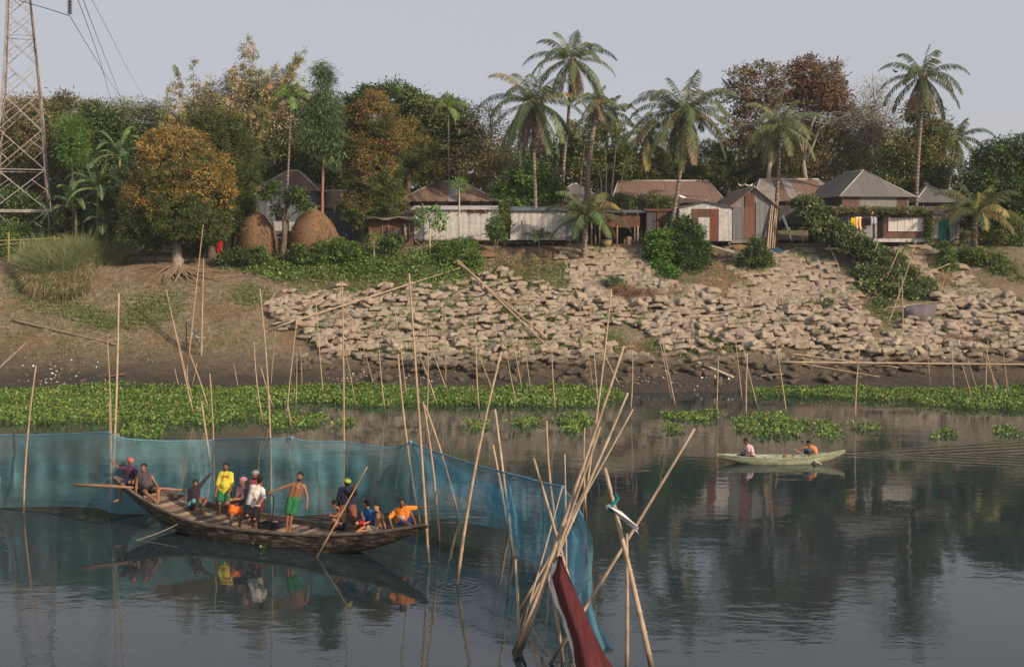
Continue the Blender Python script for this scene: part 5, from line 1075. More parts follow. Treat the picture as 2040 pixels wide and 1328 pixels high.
t = hut('tin_house', 'grey green hip roofed house at the right beside the tall palm', 1868, 84, 95, 6, 400, 470, 366, 'hipx', M_DARK, M_ROOFG, inset=2.2)
t = hut('tin_shack', 'tin shack with bright green door behind the young palm', 1880, 62, 92, 2.5, 428, 478, 424, 'mono', M_TAN, M_BLUE, ov=.1, cat='shack')
panel(t, 'wall_panel', 1852, 1870, 430, 474, M_WHITE, -.03); panel(t, 'door', 1870, 1889, 430, 478, M_GREEN, -.04); 
mb = MB(); mb.slab([on(t, 1893, 480, -.6), on(t, 1904, 480, -.8), on(t, 1911, 436, -.2), on(t, 1890, 434, -.1)], .03); mb.build('leaning_sheet', M_BLUE, t, local=True)
# haystacks
def hay():
    m, nt, b, _ = newmat('straw'); tc = N_(nt, 'ShaderNodeTexCoord'); mp = N_(nt, 'ShaderNodeMapping'); nt.links.new(tc.outputs['Object'], mp.inputs[0]); mp.inputs['Scale'].default_value = (1, 1, .35)
    n = noise(nt, mp.outputs[0], 16, 4, .7); n2 = noise(nt, tc.outputs['Object'], 1.2, 4)
    c = mixc(nt, ramp(nt, n2.outputs[0], [(.4, 0.), (.65, 1.)]).outputs[0], ramp(nt, n.outputs[0], [(.3, (.17, .095, .05)), (.7, (.32, .19, .095))]).outputs[0], ramp(nt, n.outputs[0], [(.3, (.14, .09, .055)), (.7, (.26, .17, .10))]).outputs[0])
    nt.links.new(c, b.inputs[0]); b.inputs['Roughness'].default_value = .95; bump(nt, b, n.outputs[0], .12); return m
HAY = hay()
for (cx, base, top, wd, Y, lab) in ((512, 498, 422, 78, 90.3, 'orange brown haystack with rounded top, left of its pair'), (625, 494, 416, 96, 90.5, 'wider grey brown haystack leaning outwards, right of its pair')):
    s = S(Y); r = wd / 2 / s; hgt = (base - top) / s; c0 = W(cx, base, Y); c0.z = hz(c0.x, Y) - .1; P = []
    prof = [(1.0, 0), (1.03, .15), (.98, .35), (.86, .55), (.66, .75), (.42, .9), (.18, .985), (.02, 1.0)]
    hgt = W(cx, top, Y).z - c0.z
    for (rr, zz) in prof: P.append([(c0.x + math.cos(a) * r * rr * (1 + .05 * math.sin(3 * a + zz * 4)), c0.y + math.sin(a) * r * rr * (1 + .05 * math.cos(4 * a)), c0.z + zz * hgt) for a in [2 * math.pi * k / 28 for k in range(29)]])
    mb = MB(); mb.grid(P); t = thing('haystack', lab, 'haystack', c0, 'haystacks'); mb.build('stack', HAY, t, smooth=True)
    n = 5000; a = R.random(n) * 6.283; u = R.random(n) ** 1.2; rr = np.interp(u, [q[1] for q in prof], [q[0] for q in prof]) * r; Pn = np.stack([c0.x + np.cos(a) * rr, c0.y + np.sin(a) * rr, c0.z + u * hgt], 1)
    D = np.stack([np.cos(a) * .3, np.sin(a) * .3, -1 + 0 * a], 1) + R.normal(0, .35, (n, 3)); polyobj('loose_straw', leafpolys(Pn, D, np.stack([np.cos(a), np.sin(a), 0 * a], 1), .35, .03, LONG), pal([(.16, .095, .05), (.13, .085, .05), (.19, .13, .075), (.1, .07, .045)], n), LEAF, t)
    mb = MB(); mb.tube([c0 + Vector((.2, 0, hgt - .3)), c0 + Vector((.22, 0, hgt + .25))], .04, 6); mb.build('centre_pole', BAMBOO, t)
# straw heap, net bundles, planks, rubble and small village things
def heap(name, label, cat, px, py, rx, rz_, mat, Y=None, straw=None, seed=0):
    g = W(px, py, Y) if Y else G(px, py); g.z = hz(g.x, g.y); mb = MB(); q = np.random.default_rng(seed); P = []
    for i in range(9):
        t_ = i / 8; P.append([(g.x + math.cos(a) * rx * math.cos(t_ * 1.57) * (1 + .15 * math.sin(3 * a + i)), g.y + math.sin(a) * rx * .7 * math.cos(t_ * 1.57), g.z - .05 + rz_ * math.sin(t_ * 1.57) * (1 + .12 * math.sin(5 * a + i))) for a in [2 * math.pi * k / 18 for k in range(19)]])
    mb.grid(P); return tag(mb.build(name, mat, origin=g, smooth=True), label, cat)
heap('straw_heap', 'brown straw heap between the two white sheds', 'straw heap', 962, 487, 1.1, .45, HAY, 89.5)
heap('net_bundle', 'coiled tan net bundle beside the gabled shack', 'net bundle', 1472, 478, .65, .38, plain('tan_net', (.33, .2, .1), .9, .5, 14, .06), 90.2)
heap('net_bundle', 'crumpled blue net bundle at the foot of the shack palm', 'net bundle', 1549, 477, .62, .4, plain('blue_net_cloth', (.04, .11, .18), .8, .5, 12, .06), 90.2, seed=2)
heap('rubble_heap', 'small heap of white rubble on the lower right slope', 'rubble', 1552, 684, .9, .28, plain('white_rubble', (.5, .48, .44), .9, .35, 9, .1), seed=3)
for i, (x, y, x2, y2, lab) in enumerate(((1391, 729, 1460, 755, 'pale grey plank lying on the mud above the dark water gap'), (1515, 757, 1560, 750, 'short muddy plank lying right of the pale grey one'), (218, 753, 249, 751, 'reddish flat board half sunk in mud at the left'))):
    a, b_ = G(x, y), G(x2, y2); mb = MB(); mb.beam(a + Vector((0, 0, .12)), b_ + Vector((0, 0, .12)), .3 if i == 0 else .4, .07); tag(mb.build('plank', (M_WOODP, M_WOOD, plain('reddish_board', (.16, .09, .07), .9))[i], origin=a), lab, 'plank')
mb = MB(); a = W(1866, 487, 89.3) if False else G(1900, 499); mb.beam(W(1872, 502, 89) , W(1931, 492, 89.5), .25, .08); tag(mb.build('plank', M_BLUE, origin=a), 'grey board lying above the sprawling vines at top right', 'plank')
for k, (x0, y0, x1, y1) in enumerate(((1528, 480, 1537, 408), (1533, 482, 1541, 400), (1538, 480, 1545, 412), (1530, 478, 1534, 420), (1542, 482, 1549, 405))):
    mb = MB(); a = W(x0, y0, 90.2); a.z = hz(a.x, a.y); mb.tube([a, W(x1, y1, 90.7)], .05, 6); tag(mb.build('leaning_pole', BAMBOO, origin=a), 'pale pole leaning on the gabled shack, %s of five from the left' % ('first', 'third', 'fourth', 'second', 'fifth')[k], 'pole', 'poles leaning by the shack')
mb = MB(); mb.slab([W(1557, 430, 90), W(1562, 428, 90), W(1580, 480, 89.6), W(1577, 481, 89.6)], .04); tag(mb.build('metal_sheet', M_BLUE, origin=W(1570, 480, 89.8)), 'narrow grey metal sheet propped up beside the shack palm', 'metal sheet')
# birds
def bird(name, label, px, py, Y, h, col, face=1):
    p = W(px, py, Y); t = thing(name, label, 'bird', p, None); s = h
    mb = MB(); mb.ell(p + Vector((0, 0, s * .45)), [(s * .42 * face, 0, s * .12), (0, s * .2, 0), (-s * .06, 0, s * .2)], 10, 7); mb.tube([p + Vector((face * s * .28, 0, s * .5)), p + Vector((face * s * .4, 0, s * .8))], [.12 * s, .07 * s], 6); mb.ball(p + Vector((face * s * .42, 0, s * .86)), s * .1, 8, 6)
    mb.tube([p + Vector((-face * s * .3, 0, s * .42)), p + Vector((-face * s * .65, 0, s * .3))], [.12 * s, .05 * s], 5); mb.build('body', col, t, smooth=True)
    mb = MB(); mb.tube([p + Vector((face * s * .5, 0, s * .86)), p + Vector((face * s * .7, 0, s * .84))], [.04 * s, .01 * s], 5); mb.build('beak', plain('beak', (.35, .22, .05), .5), t)
    for dy in (-.05, .05): mb = MB(); mb.tube([p + Vector((0, dy * s, s * .35)), p + Vector((0, dy * s, -.02))], .025 * s, 4); mb.build('leg', plain('beak', (.35, .22, .05)), t)
WF = plain('white_feathers', (.8, .8, .78), .8, .05); BF = plain('brown_feathers', (.30, .17, .08), .8, .3)
bird('egret', 'white egret perched above the right end of the long rusty roof', 938, 349, 97, .5, WF)
mb = MB(); mb.tube([W(880, 348, 97), W(938, 350, 97), W(1010, 352, 97)], .03, 5); tag(mb.build('branch', BARK, origin=W(938, 350, 97)), 'thin bare branch on which the white egret perches', 'branch')
bird('rooster', 'white rooster perched on the roof ridge by the bending palm', 1357, 399, 91, .6, WF, -1)
for i, (px, c_, lab) in enumerate(((1474, WF, 'brown and white pigeon leftmost on the gabled shack ridge'), (1480, BF, 'brown pigeon second on the gabled shack ridge'), (1488, WF, 'white pigeon third on the gabled shack ridge'), (1496, WF, 'white pigeon rightmost on the gabled shack ridge'))): bird('pigeon', lab, px, 372.5, 92.2, .28, c_, 1 if i % 2 else -1)
bird('pigeon', 'tan pigeon on the striped roof ridge beside the shack palm', 1537, 359, 100.5, .32, BF); bird('crow', 'black crow on a frond of the tall right coconut palm', 1783, 147, 94, .4, M_BLACK, -1)
# kite caught in the palm and the person in red under the trees
mb = MB(); mb.slab([W(1436, 154, 89), W(1447, 163, 89), W(1455, 172, 89.2), W(1443, 168, 89)], .02); tag(mb.build('kite', plain('blue_cloth', (.03, .06, .12), .7), origin=W(1445, 163, 89)), 'small dark blue kite scrap caught at the palm tip', 'kite')
# bamboo rail at the far left
t = thing('bamboo_fence', 'yellowish bamboo rail fence at the left edge of the bank', 'fence', G(60, 520)); Yf = 89
for k, (px, y0, y1) in enumerate(((17, 462, 522), (-20, 466, 520), (40, 478, 512), (47, 480, 512), (108, 470, 515))): mb = MB(); mb.tube([W(px, y1, Yf), W(px + .6, y0, Yf)], .07 if k == 0 else .05, 6); mb.build('post', bamboo_mat('yellow_bamboo', (.36, .31, .12), (.24, .20, .09)) if k == 0 else MB_YB, t); MB_YB = bpy.data.materials['yellow_bamboo']
for (a, b_) in (((-40, 481), (118, 474)), ((-40, 490), (60, 483))): mb = MB(); mb.tube([W(*a, Yf + .08), W(*b_, Yf + .08)], .05, 6); mb.build('rail', MB_YB, t)

# ---------- pylon ----------
STEEL = plain('galvanised_steel', (.30, .275, .26), .6, .25, 3); RUSTEEL = plain('rusty_steel', (.19, .15, .13), .7, .35, 2)
Yp = 97; s = S(Yp); zt = lambda py: W(0, py, Yp).z
ctr = lambda py: np.interp(py, [-260, 0, 170, 420, 500], [34, 38, 44, 44, 44]); hw = lambda py: np.interp(py, [-260, 0, 170, 420, 500], [13, 27, 42, 66, 76]) * 1.0
t = thing('lattice_pylon', 'tall steel lattice power pylon at the left edge of the photo', 'pylon', (W(44, 500, Yp).x, Yp, hz(W(44, 500, Yp).x, Yp)))
def corner(k, py):
    a = math.radians(18 + 90 * k + 45); r = hw(py) / s * 1.08; c_ = W(ctr(py), py, Yp); return Vector((c_.x + math.cos(a) * r, Yp + math.sin(a) * r, c_.z))
lv = [505, 420, 340, 262, 190, 128, 74, 28, -12, -50, -88, -125, -165, -210, -260]
for k in range(4):
    mb = MB()
    for i in range(len(lv) - 1): mb.beam(corner(k, lv[i]), corner(k, lv[i + 1]), .105, .105)
    mb.build('leg', RUSTEEL if k % 2 else STEEL, t)
for i in range(len(lv) - 1):
    mb = MB()
    for k in range(4):
        a0, a1, b0, b1 = corner(k, lv[i]), corner(k, lv[i + 1]), corner((k + 1) % 4, lv[i]), corner((k + 1) % 4, lv[i + 1])
        mb.beam(a0, b1, .055, .055); mb.beam(b0, a1, .05, .05)
        if i % 2 == 1 or i < 2: mb.beam(a1, b1, .06, .06)
        m_ = (a0 + b1) / 2; mb.beam(a0.lerp(a1, .5), a0.lerp(b1, .25), .035, .035); mb.beam(b0.lerp(b1, .5), b0.lerp(a1, .25), .035, .035); mb.beam(a0.lerp(a1, .5), a1.lerp(b0, .25), .035, .035); mb.beam(b0.lerp(b1, .5), b1.lerp(a0, .25), .05, .05)
    mb.build('bracing', STEEL, t)
mb = MB()
for dz in (0, -.12): 
    for k in range(4): mb.beam(corner(k, 420) + Vector((0, 0, dz)), corner((k + 1) % 4, 420) + Vector((0, 0, dz)), .14, .10)
mb.build('platform_frame', STEEL, t)
mb = MB(); arm0 = corner(3, -125); tip = W(139, -60, 93); mb.beam(corner(3, -125), tip, .1, .1); mb.beam(corner(0, -125), tip, .1, .1); mb.beam(corner(3, -88), tip, .1, .1); mb.build('cross_arm', STEEL, t)
ins = thing('insulator_string', 'brown disc insulator string hanging from the pylon arm', 'insulator', tip)
i0, i1 = W(139, -58, 93), W(139, 32, 93); mb = MB(); mb.tube([i0, i1], .035, 5); mb.build('rod', STEEL, ins)
for k in range(12): c_ = W(139, -6 + k * 3.0, 93); mb = MB(); mb.tube([c_ + Vector((0, 0, .05)), c_, c_ - Vector((0, 0, .02))], [.06, .2, .17], 10); mb.build('disc', plain('brown_porcelain', (.10, .07, .06), .3), ins, smooth=True)
def wire(label, pts, r=.028):
    P = [W(*p) for p in pts]; sm = []
    for i in range(len(P) - 1):
        for k in range(8): sm.append(P[i].lerp(P[i + 1], k / 8))
    sm.append(P[-1])
    for _ in range(6): sm = [sm[0]] + [(sm[i - 1] + sm[i] * 2 + sm[i + 1]) / 4 for i in range(1, len(sm) - 1)] + [sm[-1]]
    mb = MB(); mb.tube(sm, r, 4); tag(mb.build('power_wire', M_BLACK, origin=P[0]), label, 'wire', 'power wires running from the pylon')
wire('power wire sagging from the insulator down to the treetops', [(139, 32, 93), (175, 92, 120), (210, 150, 165), (245, 200, 230)])
wire('short wire from the pylon top across to the insulator', [(40, 2, 96), (90, 16, 94.5), (139, 32, 93)])
wire('steepest power wire right of the insulator, left of its pair', [(152, -8, 96), (178, 60, 120), (202, 130, 160), (222, 205, 220)]); wire('power wire right of the steepest one, crossing the lower wire', [(163, -8, 96), (188, 60, 120), (216, 130, 165), (246, 210, 230)]); wire('thinnest power wire furthest right, slanting to the bamboo', [(178, -10, 97), (215, 60, 125), (252, 135, 170), (295, 210, 240)], .02)
# ---------- bamboo poles standing in the river and on the shore ----------
def pole(p, q, r, label, mat=None, group='bamboo poles standing along the river', bow=None, name='bamboo_pole', below=.5):
    r = r * .8
    p, q = Vector(p), Vector(q); L = (q - p).length; d = (q - p).normalized(); side = Vector((1, 0, 0)) if abs(d.x) < .9 else Vector((0, 0, 1))
    bw = (rnd.uniform(-.02, .02) if bow is None else bow) * L; n = max(5, int(L / .42)); pts = []; rr = []
    for i in range(n + 1):
        t = i / n; o = side * bw * 4 * t * (1 - t); c = p + (q - p) * t + o; ra = r * (1 - .38 * t)
        if 0 < i < n: pts += [c - d * .03, c, c + d * .03]; rr += [ra, ra * 1.22, ra]
        else: pts.append(c); rr.append(ra)
    pts.insert(0, p - d * below); rr.insert(0, r)
    mb = MB(); mb.tube(pts, rr, 6 if r < .06 else 10); base = p
    return tag(mb.build(name, mat or BAMBOO, origin=base, smooth=True), label, 'pole', group)
# (base x, y) -> (top x, y), radius; base on water or ground
WP = [((47, 1027), (72, 728), .045), ((221, 1031), (236.5, 584), .055), ((221, 1022), (214, 679), .035), ((220, 1012), (217.5, 800), .05), ((387, 832), (331, 576), .04), ((387, 809), (354, 668), .035), ((376, 793), (373, 728), .035), ((383, 771), (392, 723), .03),
      ((417, 821), (378, 704.5), .045), ((426, 1012), (418, 744), .04), ((421, 930), (401.6, 799), .06), ((540, 1032), (517.5, 575), .045), ((525, 850), (506, 680), .045), ((546, 818), (519, 730), .045), ((540, 768), (549, 652), .03), ((357, 772), (348, 733), .03), ((475, 780), (465, 723), .035),
      ((644.5, 792), (628, 584), .035), ((570, 835), (591.5, 636), .04), ((601.5, 780), (598, 694.6), .03), ((588.7, 820), (591.5, 700), .035), ((581, 861), (573, 800), .05), ((684, 1030), (681, 560), .042), ((709, 812), (687, 696), .035), ((744.6, 776), (720, 680), .035), ((767.5, 823), (755, 696), .045),
      ((811, 800), (786, 617), .035), ((836, 1042), (793, 706), .05), ((854, 1121), (815, 544), .05), ((848, 870), (850.5, 652), .04), ((875, 1077), (843, 800), .048), ((914, 1036), (846, 806), .05), ((895, 787), (851, 668), .035), ((872, 813), (835, 706), .04), ((888, 762), (887.7, 609), .035),
      ((988, 799), (945, 688), .045), ((955.5, 825), (949, 689), .045), ((911, 1165), (999, 700), .055), ((1031, 813), (1006, 675), .04), ((1042, 786), (1021, 673), .035), ((1057, 776), (1035, 633), .035), ((1022, 1110), (986, 815), .06), ((1108, 1050), (1089, 838), .055), ((1013, 1060), (982, 886), .06),
      ((1107, 826), (1099, 690), .045), ((1182, 782), (1152.8, 598), .035), ((1192, 813), (1181, 664), .04), ((1160, 1030), (1218, 576), .045), ((1168, 1032), (1165, 851), .045), ((1255.7, 827), (1259.8, 697), .045), ((1235, 770), (1124, 514), .035),
      ((1347, 816), (1316, 664), .045), ((1339, 803), (1314, 678), .035), ((1377, 699), (1382, 627), .035), ((1428, 832), (1431.7, 709), .045), ((1479, 805), (1465, 675.6), .045), ((1510, 816), (1477, 677), .045), ((1486.5, 837), (1489, 705.7), .05), ((1568, 832), (1547.5, 690), .045), ((1557.6, 612), (1558, 587), .05),
      ((1703.5, 846), (1712.5, 694), .05), ((1853.5, 772), (1842, 662), .045), ((1900, 781), (1894, 673), .045), ((1939.5, 803), (1916, 725), .045), ((1948.5, 781), (1927.6, 712.5), .04), ((1963, 794), (1968, 678), .045), ((1985, 792), (1960.5, 683.6), .045), ((1995.5, 788), (1961, 705), .035), ((2011, 794), (1998, 676), .045),
      ((1769.6, 649), (1825.7, 477.6), .045), ((1800, 674), (1797, 550), .045), ((1788, 633), (1791, 561), .035), ((1865, 597), (1890.7, 532), .035), ((1874.5, 629), (1871.6, 597), .035), ((2, 1010), (0, 950), .06)]
marks = [(0, 'near the left edge'), (60, 'left of the blue net post pair'), (222, 'by the raised bow of the long boat'), (380, 'below the rooted mango tree'), (425, 'near the man in dark sleeves'), (530, 'near the shirtless man'), (600, 'left of the middle of the shore'), (684, 'behind the man in the green cap'),
         (760, 'under the tumbled sandbags'), (845, 'near the right tip of the long boat'), (900, 'right of the long boat tip'), (960, 'below the crossed lying poles'), (1030, 'left of the pole tangle'), (1110, 'at the left side of the pole tangle'), (1175, 'inside the pole tangle'), (1250, 'right of the pole tangle'), (1330, 'by the dark water gap'), (1430, 'above the small boat bow'),
         (1490, 'above the pink shirted paddler'), (1570, 'above the small boat'), (1705, 'alone in open water right of the small boat'), (1790, 'below the vine trellis'), (1865, 'beside the grey cloth sling'), (1930, 'in the right shore hyacinth'), (1990, 'by the right edge')]
def band(y): return 'shore' if y < 700 else 'hyacinth' if y < 845 else 'open water'
used = {}
order = sorted(range(len(WP)), key=lambda i: WP[i][0][0]); rank = {}
for bnd in ('shore', 'hyacinth', 'open water'):
    for n_, i in enumerate([i for i in order if band(WP[i][0][1]) == bnd]): rank[i] = n_ + 1
def ordn(n): return '%d%s' % (n, 'th' if 10 <= n % 100 <= 20 else {1: 'st', 2: 'nd', 3: 'rd'}.get(n % 10, 'th'))
POLES = {}
for i, (b_, t_, r) in enumerate(WP):
    g = G(*b_); lean = math.degrees(math.atan2(t_[0] - b_[0], b_[1] - t_[1])); L = b_[1] - t_[1]
    hw_ = 'tall' if L * (g.y / 2400) > 4.5 else 'short' if L * (g.y / 2400) < 2.6 else 'thin'
    ln = 'upright' if abs(lean) < 3.5 else ('slightly ' if abs(lean) < 9 else '') + ('left' if lean < 0 else 'right') + ' leaning'
    mk = min(marks, key=lambda m_: abs(m_[0] - b_[0]))[1]; k_ = band(b_[1])
    lab = '%s %s pole %s, %s %s pole from left' % (hw_, ln, mk, ordn(rank[i]), {'shore': 'bank', 'hyacinth': 'shoreline', 'open water': 'river'}[k_])
    top = W(*t_, g.y + .3 * (hw_ == 'tall')); POLES[i] = (g, top)
    pole(g, top, r, lab)
# stand of two ground poles with a crossbar
t = thing('bamboo_stand', 'stand of two tall bamboo poles with a crossbar on the left mud', 'stand', G(388, 705)); ga, gb = G(376, 704), G(401, 709); Ya = ga.y
for (a, tp) in ((ga, W(405, 447, Ya + .3)), (gb, W(405.7, 515, Ya + .3))): mb = MB(); mb.tube([a - Vector((0, 0, .3)), a.lerp(tp, .5), tp], [.05, .04, .025], 6); mb.build('pole', BAMBOO, t)
mb = MB(); mb.tube([W(372, 672, Ya + .1), W(410, 672, Ya + .1)], .04, 6); mb.build('crossbar', BAMBOO, t); mb = MB(); mb.tube([W(372, 700, Ya + .3), W(371, 640, Ya + .5), W(384, 655, Ya + .4), W(398, 690, Ya + .3)], .04, 6); mb.build('dark_tube', plain('dark_tube', (.06, .08, .08), .6), t); mb = MB(); mb.tube([W(378, 655, Ya + .2), W(386, 668, Ya + .1), W(397, 673, Ya + .1)], .05, 6); mb.build('pipe', plain('grey_pipe', (.3, .33, .33), .5), t)
# lying poles
def lying(label, a, b_, r, lift=.12, mat=None):
    A, B_ = G(*a), G(*b_); n = 14; pts = []
    for i in range(n + 1):
        p = A.lerp(B_, i / n); pts.append(Vector((p.x, p.y, p.z)))
    m_ = max(hz(p.x, p.y) - p.z for p in pts); k = max(lift, min(m_ * .5, .4))
    mb = MB(); mb.tube([p + Vector((0, 0, k)) for p in pts], [r * (1 - .4 * i / n) for i in range(n + 1)], 7); tag(mb.build('lying_pole', mat or BAMBOO, origin=A, smooth=True), label, 'pole', 'poles lying on the bank')
lying('long grey pole lying on the mud at the left', (25, 644), (232, 691), .09, mat=M_WOOD); lying('short grey pole lying at the very left edge', (-20, 757), (54, 687), .08, mat=M_WOOD)
lying('long thin pole lying aslant across the tumbled sandbags', (550, 672), (919, 553), .06, .62); lying('lying pole slanting over sandbags, upper of the crossed pair', (903, 533), (1089, 692), .08, .62); lying('lying pole slanting over sandbags, lower of the crossed pair', (898, 526), (1095, 716), .08, .62)
lying('horizontal lying pole starting at the foot of the crossed pair', (1035, 712), (1262, 694), .05); lying('very long bamboo lying along the right shore', (1555, 730), (2070, 737), .07, .2); lying('second bamboo lying against the very long one', (1571, 712), (1800, 742), .05, .2); lying('shortest muddy bamboo lying below the very long one', (1560, 728), (1753, 756), .05, .15); lying('bamboo lying on the slope right of the horizontal one', (1360, 694), (1416, 701), .04)
pole(W(1713, 591, 84.0), W(1892, 525, 86), .055, 'thick slanting bamboo laid across the vine trellis', below=0, group='poles around the trellis'); pole(W(1751, 590, 84.2), W(1800, 556, 85.2), .035, 'short slanting pole under the thick one on the trellis', below=0, group='poles around the trellis'); pole(W(1765, 613, 81.3), W(1870, 601, 81.3), .04, 'horizontal pole holding the grey cloth sling', below=0, group='poles around the trellis')
P = [];  A_, B_, C_, D_ = (1799, 612), (1869, 603), (1856, 649), (1808, 645)
for j in range(9):
    v = j / 8; row_ = []
    for i in range(11):
        u = i / 10; x = (A_[0] * (1 - u) + B_[0] * u) * (1 - v) + (D_[0] * (1 - u) + C_[0] * u) * v; y = (A_[1] * (1 - u) + B_[1] * u) * (1 - v) + (D_[1] * (1 - u) + C_[1] * u) * v + 5 * math.sin(math.pi * u) * v
        row_.append(W(x, y, 81.2 - .5 * math.sin(math.pi * v) * math.sin(math.pi * u) + .05 * math.sin(i * 1.7)))
    P.append(row_)
mb = MB(); mb.grid(P); o = mb.build('cloth_sling', plain('grey_mesh_cloth', (.16, .14, .15), .85, .15), origin=W(1835, 625, 81.2), smooth=True); o.modifiers.new('s', 'SOLIDIFY').thickness = .015; tag(o, 'grey cloth sling hanging from a pole below the trellis', 'cloth')

# ---------- near tangle of poles, rising from the water below the frame ----------
NEAR = [((1019, 1328), (1243, 689), 24.5, .055, 'longest tangle pole, slanting up right with a flat cut tip'), ((1008, 1330), (1251, 782), 24.9, .05, 'tangle pole slanting up right just below the longest one'), ((1037, 1209), (1261, 815), 28, .035, 'thin tangle pole slanting up right to the uppermost right tip'),
        ((1092, 1328), (1384, 853), 24.2, .05, 'single long pole slanting far right in front of the thick one'), ((1298, 1328), (1205, 932), 23.6, .075, 'thick near pole leaning left with plastic tied near its top'), ((1248.6, 1328), (1248.6, 1062), 23.4, .055, 'upright near pole crossing the thick leaning one'),
        ((1037, 1328), (1027, 1114), 24.6, .05, 'upright near pole at the left foot of the tangle'), ((1128, 1310), (1125, 904), 26, .03, 'thin upright pole behind the red cloth'), ((1124, 1328), (1094, 1141), 24.3, .05, 'pole along the left edge of the red cloth'), ((1177, 1335), (1142, 1235), 23.4, .05, 'short pole sticking up in front of the red cloth'),
        ((1150, 1215), (1063, 912), 26.5, .055, 'left leaning pole crossing the tangle in the middle'), ((1030, 1320), (1196, 850), 24.8, .045, 'tangle pole close beside the longest one'), ((1137, 1250), (1120, 960), 27, .03, 'thin upright pole at the corner of the blue net') if False else ((1060, 1180), (1120, 970), 27, .03, 'thin curved pole propping the corner of the blue net'), ((1119, 1068), (1215, 870), 27.5, .045, 'thicker upper tangle pole near the net rim')]
for (b_, t_, Y, r, lab) in NEAR:
    p = W(*b_, Y); q = W(*t_, Y + .8); d = (q - p)
    if p.z > 0: p = p - d * (p.z / d.z)         # carry it down to the water
    pole(p, q, r, lab, BAMBOO_NEAR, 'poles of the near tangle', bow=.004)
# plastic strip tied to the thick pole
mb = MB(); a = W(1216, 1010, 24.1); m1 = plain('white_plastic', (.62, .6, .6), .4, .1); m2 = plain('teal_cloth', (.02, .22, .24), .7, .3)
t = thing('plastic_strip', 'white plastic strip with teal rag tied to the thick near pole', 'rag', a)
P = [[W(1215 + 56 * u + 2 * math.sin(v * 9 + u * 5), 1008 + 46 * u + (v - .5) * (8 + 9 * u) - 4 * u * (1 - u), 23.9 + .1 * math.sin(v * 8 + u * 3)) for v in [k / 8 for k in range(9)]] for u in [k / 12 for k in range(13)]]
mb.grid(P); mb.build('strip', m1, t, smooth=True); mb = MB(); mb.grid([[W(1218 + 7 * math.sin(u * 6) + 9 * v, 982 + 40 * u, 23.9 + .06 * math.sin(v * 6)) for v in (0, .3, .6, 1)] for u in [k / 8 for k in range(9)]]); mb.build('rag', m2, t, smooth=True)
mb = MB()
for py in (1008, 1012): mb.tube([W(1215 + 6.5 * math.cos(a_), py + 2 * math.sin(a_), 24.02 + .085 * math.sin(a_)) for a_ in [k * .7 for k in range(10)]], .02, 5)
mb.build('knot', m1, t)
# red cloth with torn white edge
lft = [(1113, 1104), (1106, 1120), (1092, 1148), (1102, 1175), (1110, 1205), (1121, 1232), (1134, 1262), (1141, 1295), (1147, 1335), (1156, 1400)]; rgt = [(1119, 1108), (1126, 1130), (1138, 1155), (1150, 1185), (1163, 1212), (1174, 1240), (1186, 1267), (1203, 1300), (1226, 1335), (1262, 1400)]
t = thing('red_cloth', 'long dark red cloth with torn white edge hanging in the tangle', 'cloth', W(1150, 1250, 24.5)); P = []
for i, (l, r_) in enumerate(zip(lft, rgt)):
    Yc = 25.4 - i * .28; P.append([W(l[0] + (r_[0] - l[0]) * u, l[1] + (r_[1] - l[1]) * u, Yc + .10 * math.sin(u * 7 + i * .4) - .25 * math.sin(math.pi * u)) for u in [k / 14 for k in range(15)]])
m, nt, b, _ = newmat('dark_red_cloth'); tc = N_(nt, 'ShaderNodeTexCoord'); mp = N_(nt, 'ShaderNodeMapping'); nt.links.new(tc.outputs['Object'], mp.inputs[0]); mp.inputs['Scale'].default_value = (9, 1, 1); mp.inputs['Rotation'].default_value = (0, .5, 0); n = noise(nt, mp.outputs[0], 1.2, 4)
nt.links.new(ramp(nt, n.outputs[0], [(.3, (.05, .008, .010)), (.7, (.095, .017, .018))]).outputs[0], b.inputs[0]); b.inputs['Roughness'].default_value = .75; bump(nt, b, n.outputs[0], .03)
mb = MB(); mb.grid(P); mb.build('cloth', m, t, smooth=True)
mb = MB(); P2 = []
for i, l in enumerate(lft):
    for f in (0, .5):
        if i == len(lft) - 1 and f: continue
        x = l[0] + (lft[min(i + 1, len(lft) - 1)][0] - l[0]) * f; y = l[1] + (lft[min(i + 1, len(lft) - 1)][1] - l[1]) * f; Yc = 25.4 - (i + f) * .28
        P2.append([W(x - 3.5 - 2.5 * math.sin(i * 2.3 + f * 4) + k * 3, y + 1.5 * math.sin(k * 3 + i), Yc - .02 - .03 * math.sin(k * 2 + i * 3)) for k in range(4)])
mb.grid(P2); mb.build('torn_edge', plain('torn_white_hem', (.62, .57, .50), .85, .2, 9), t, smooth=True)

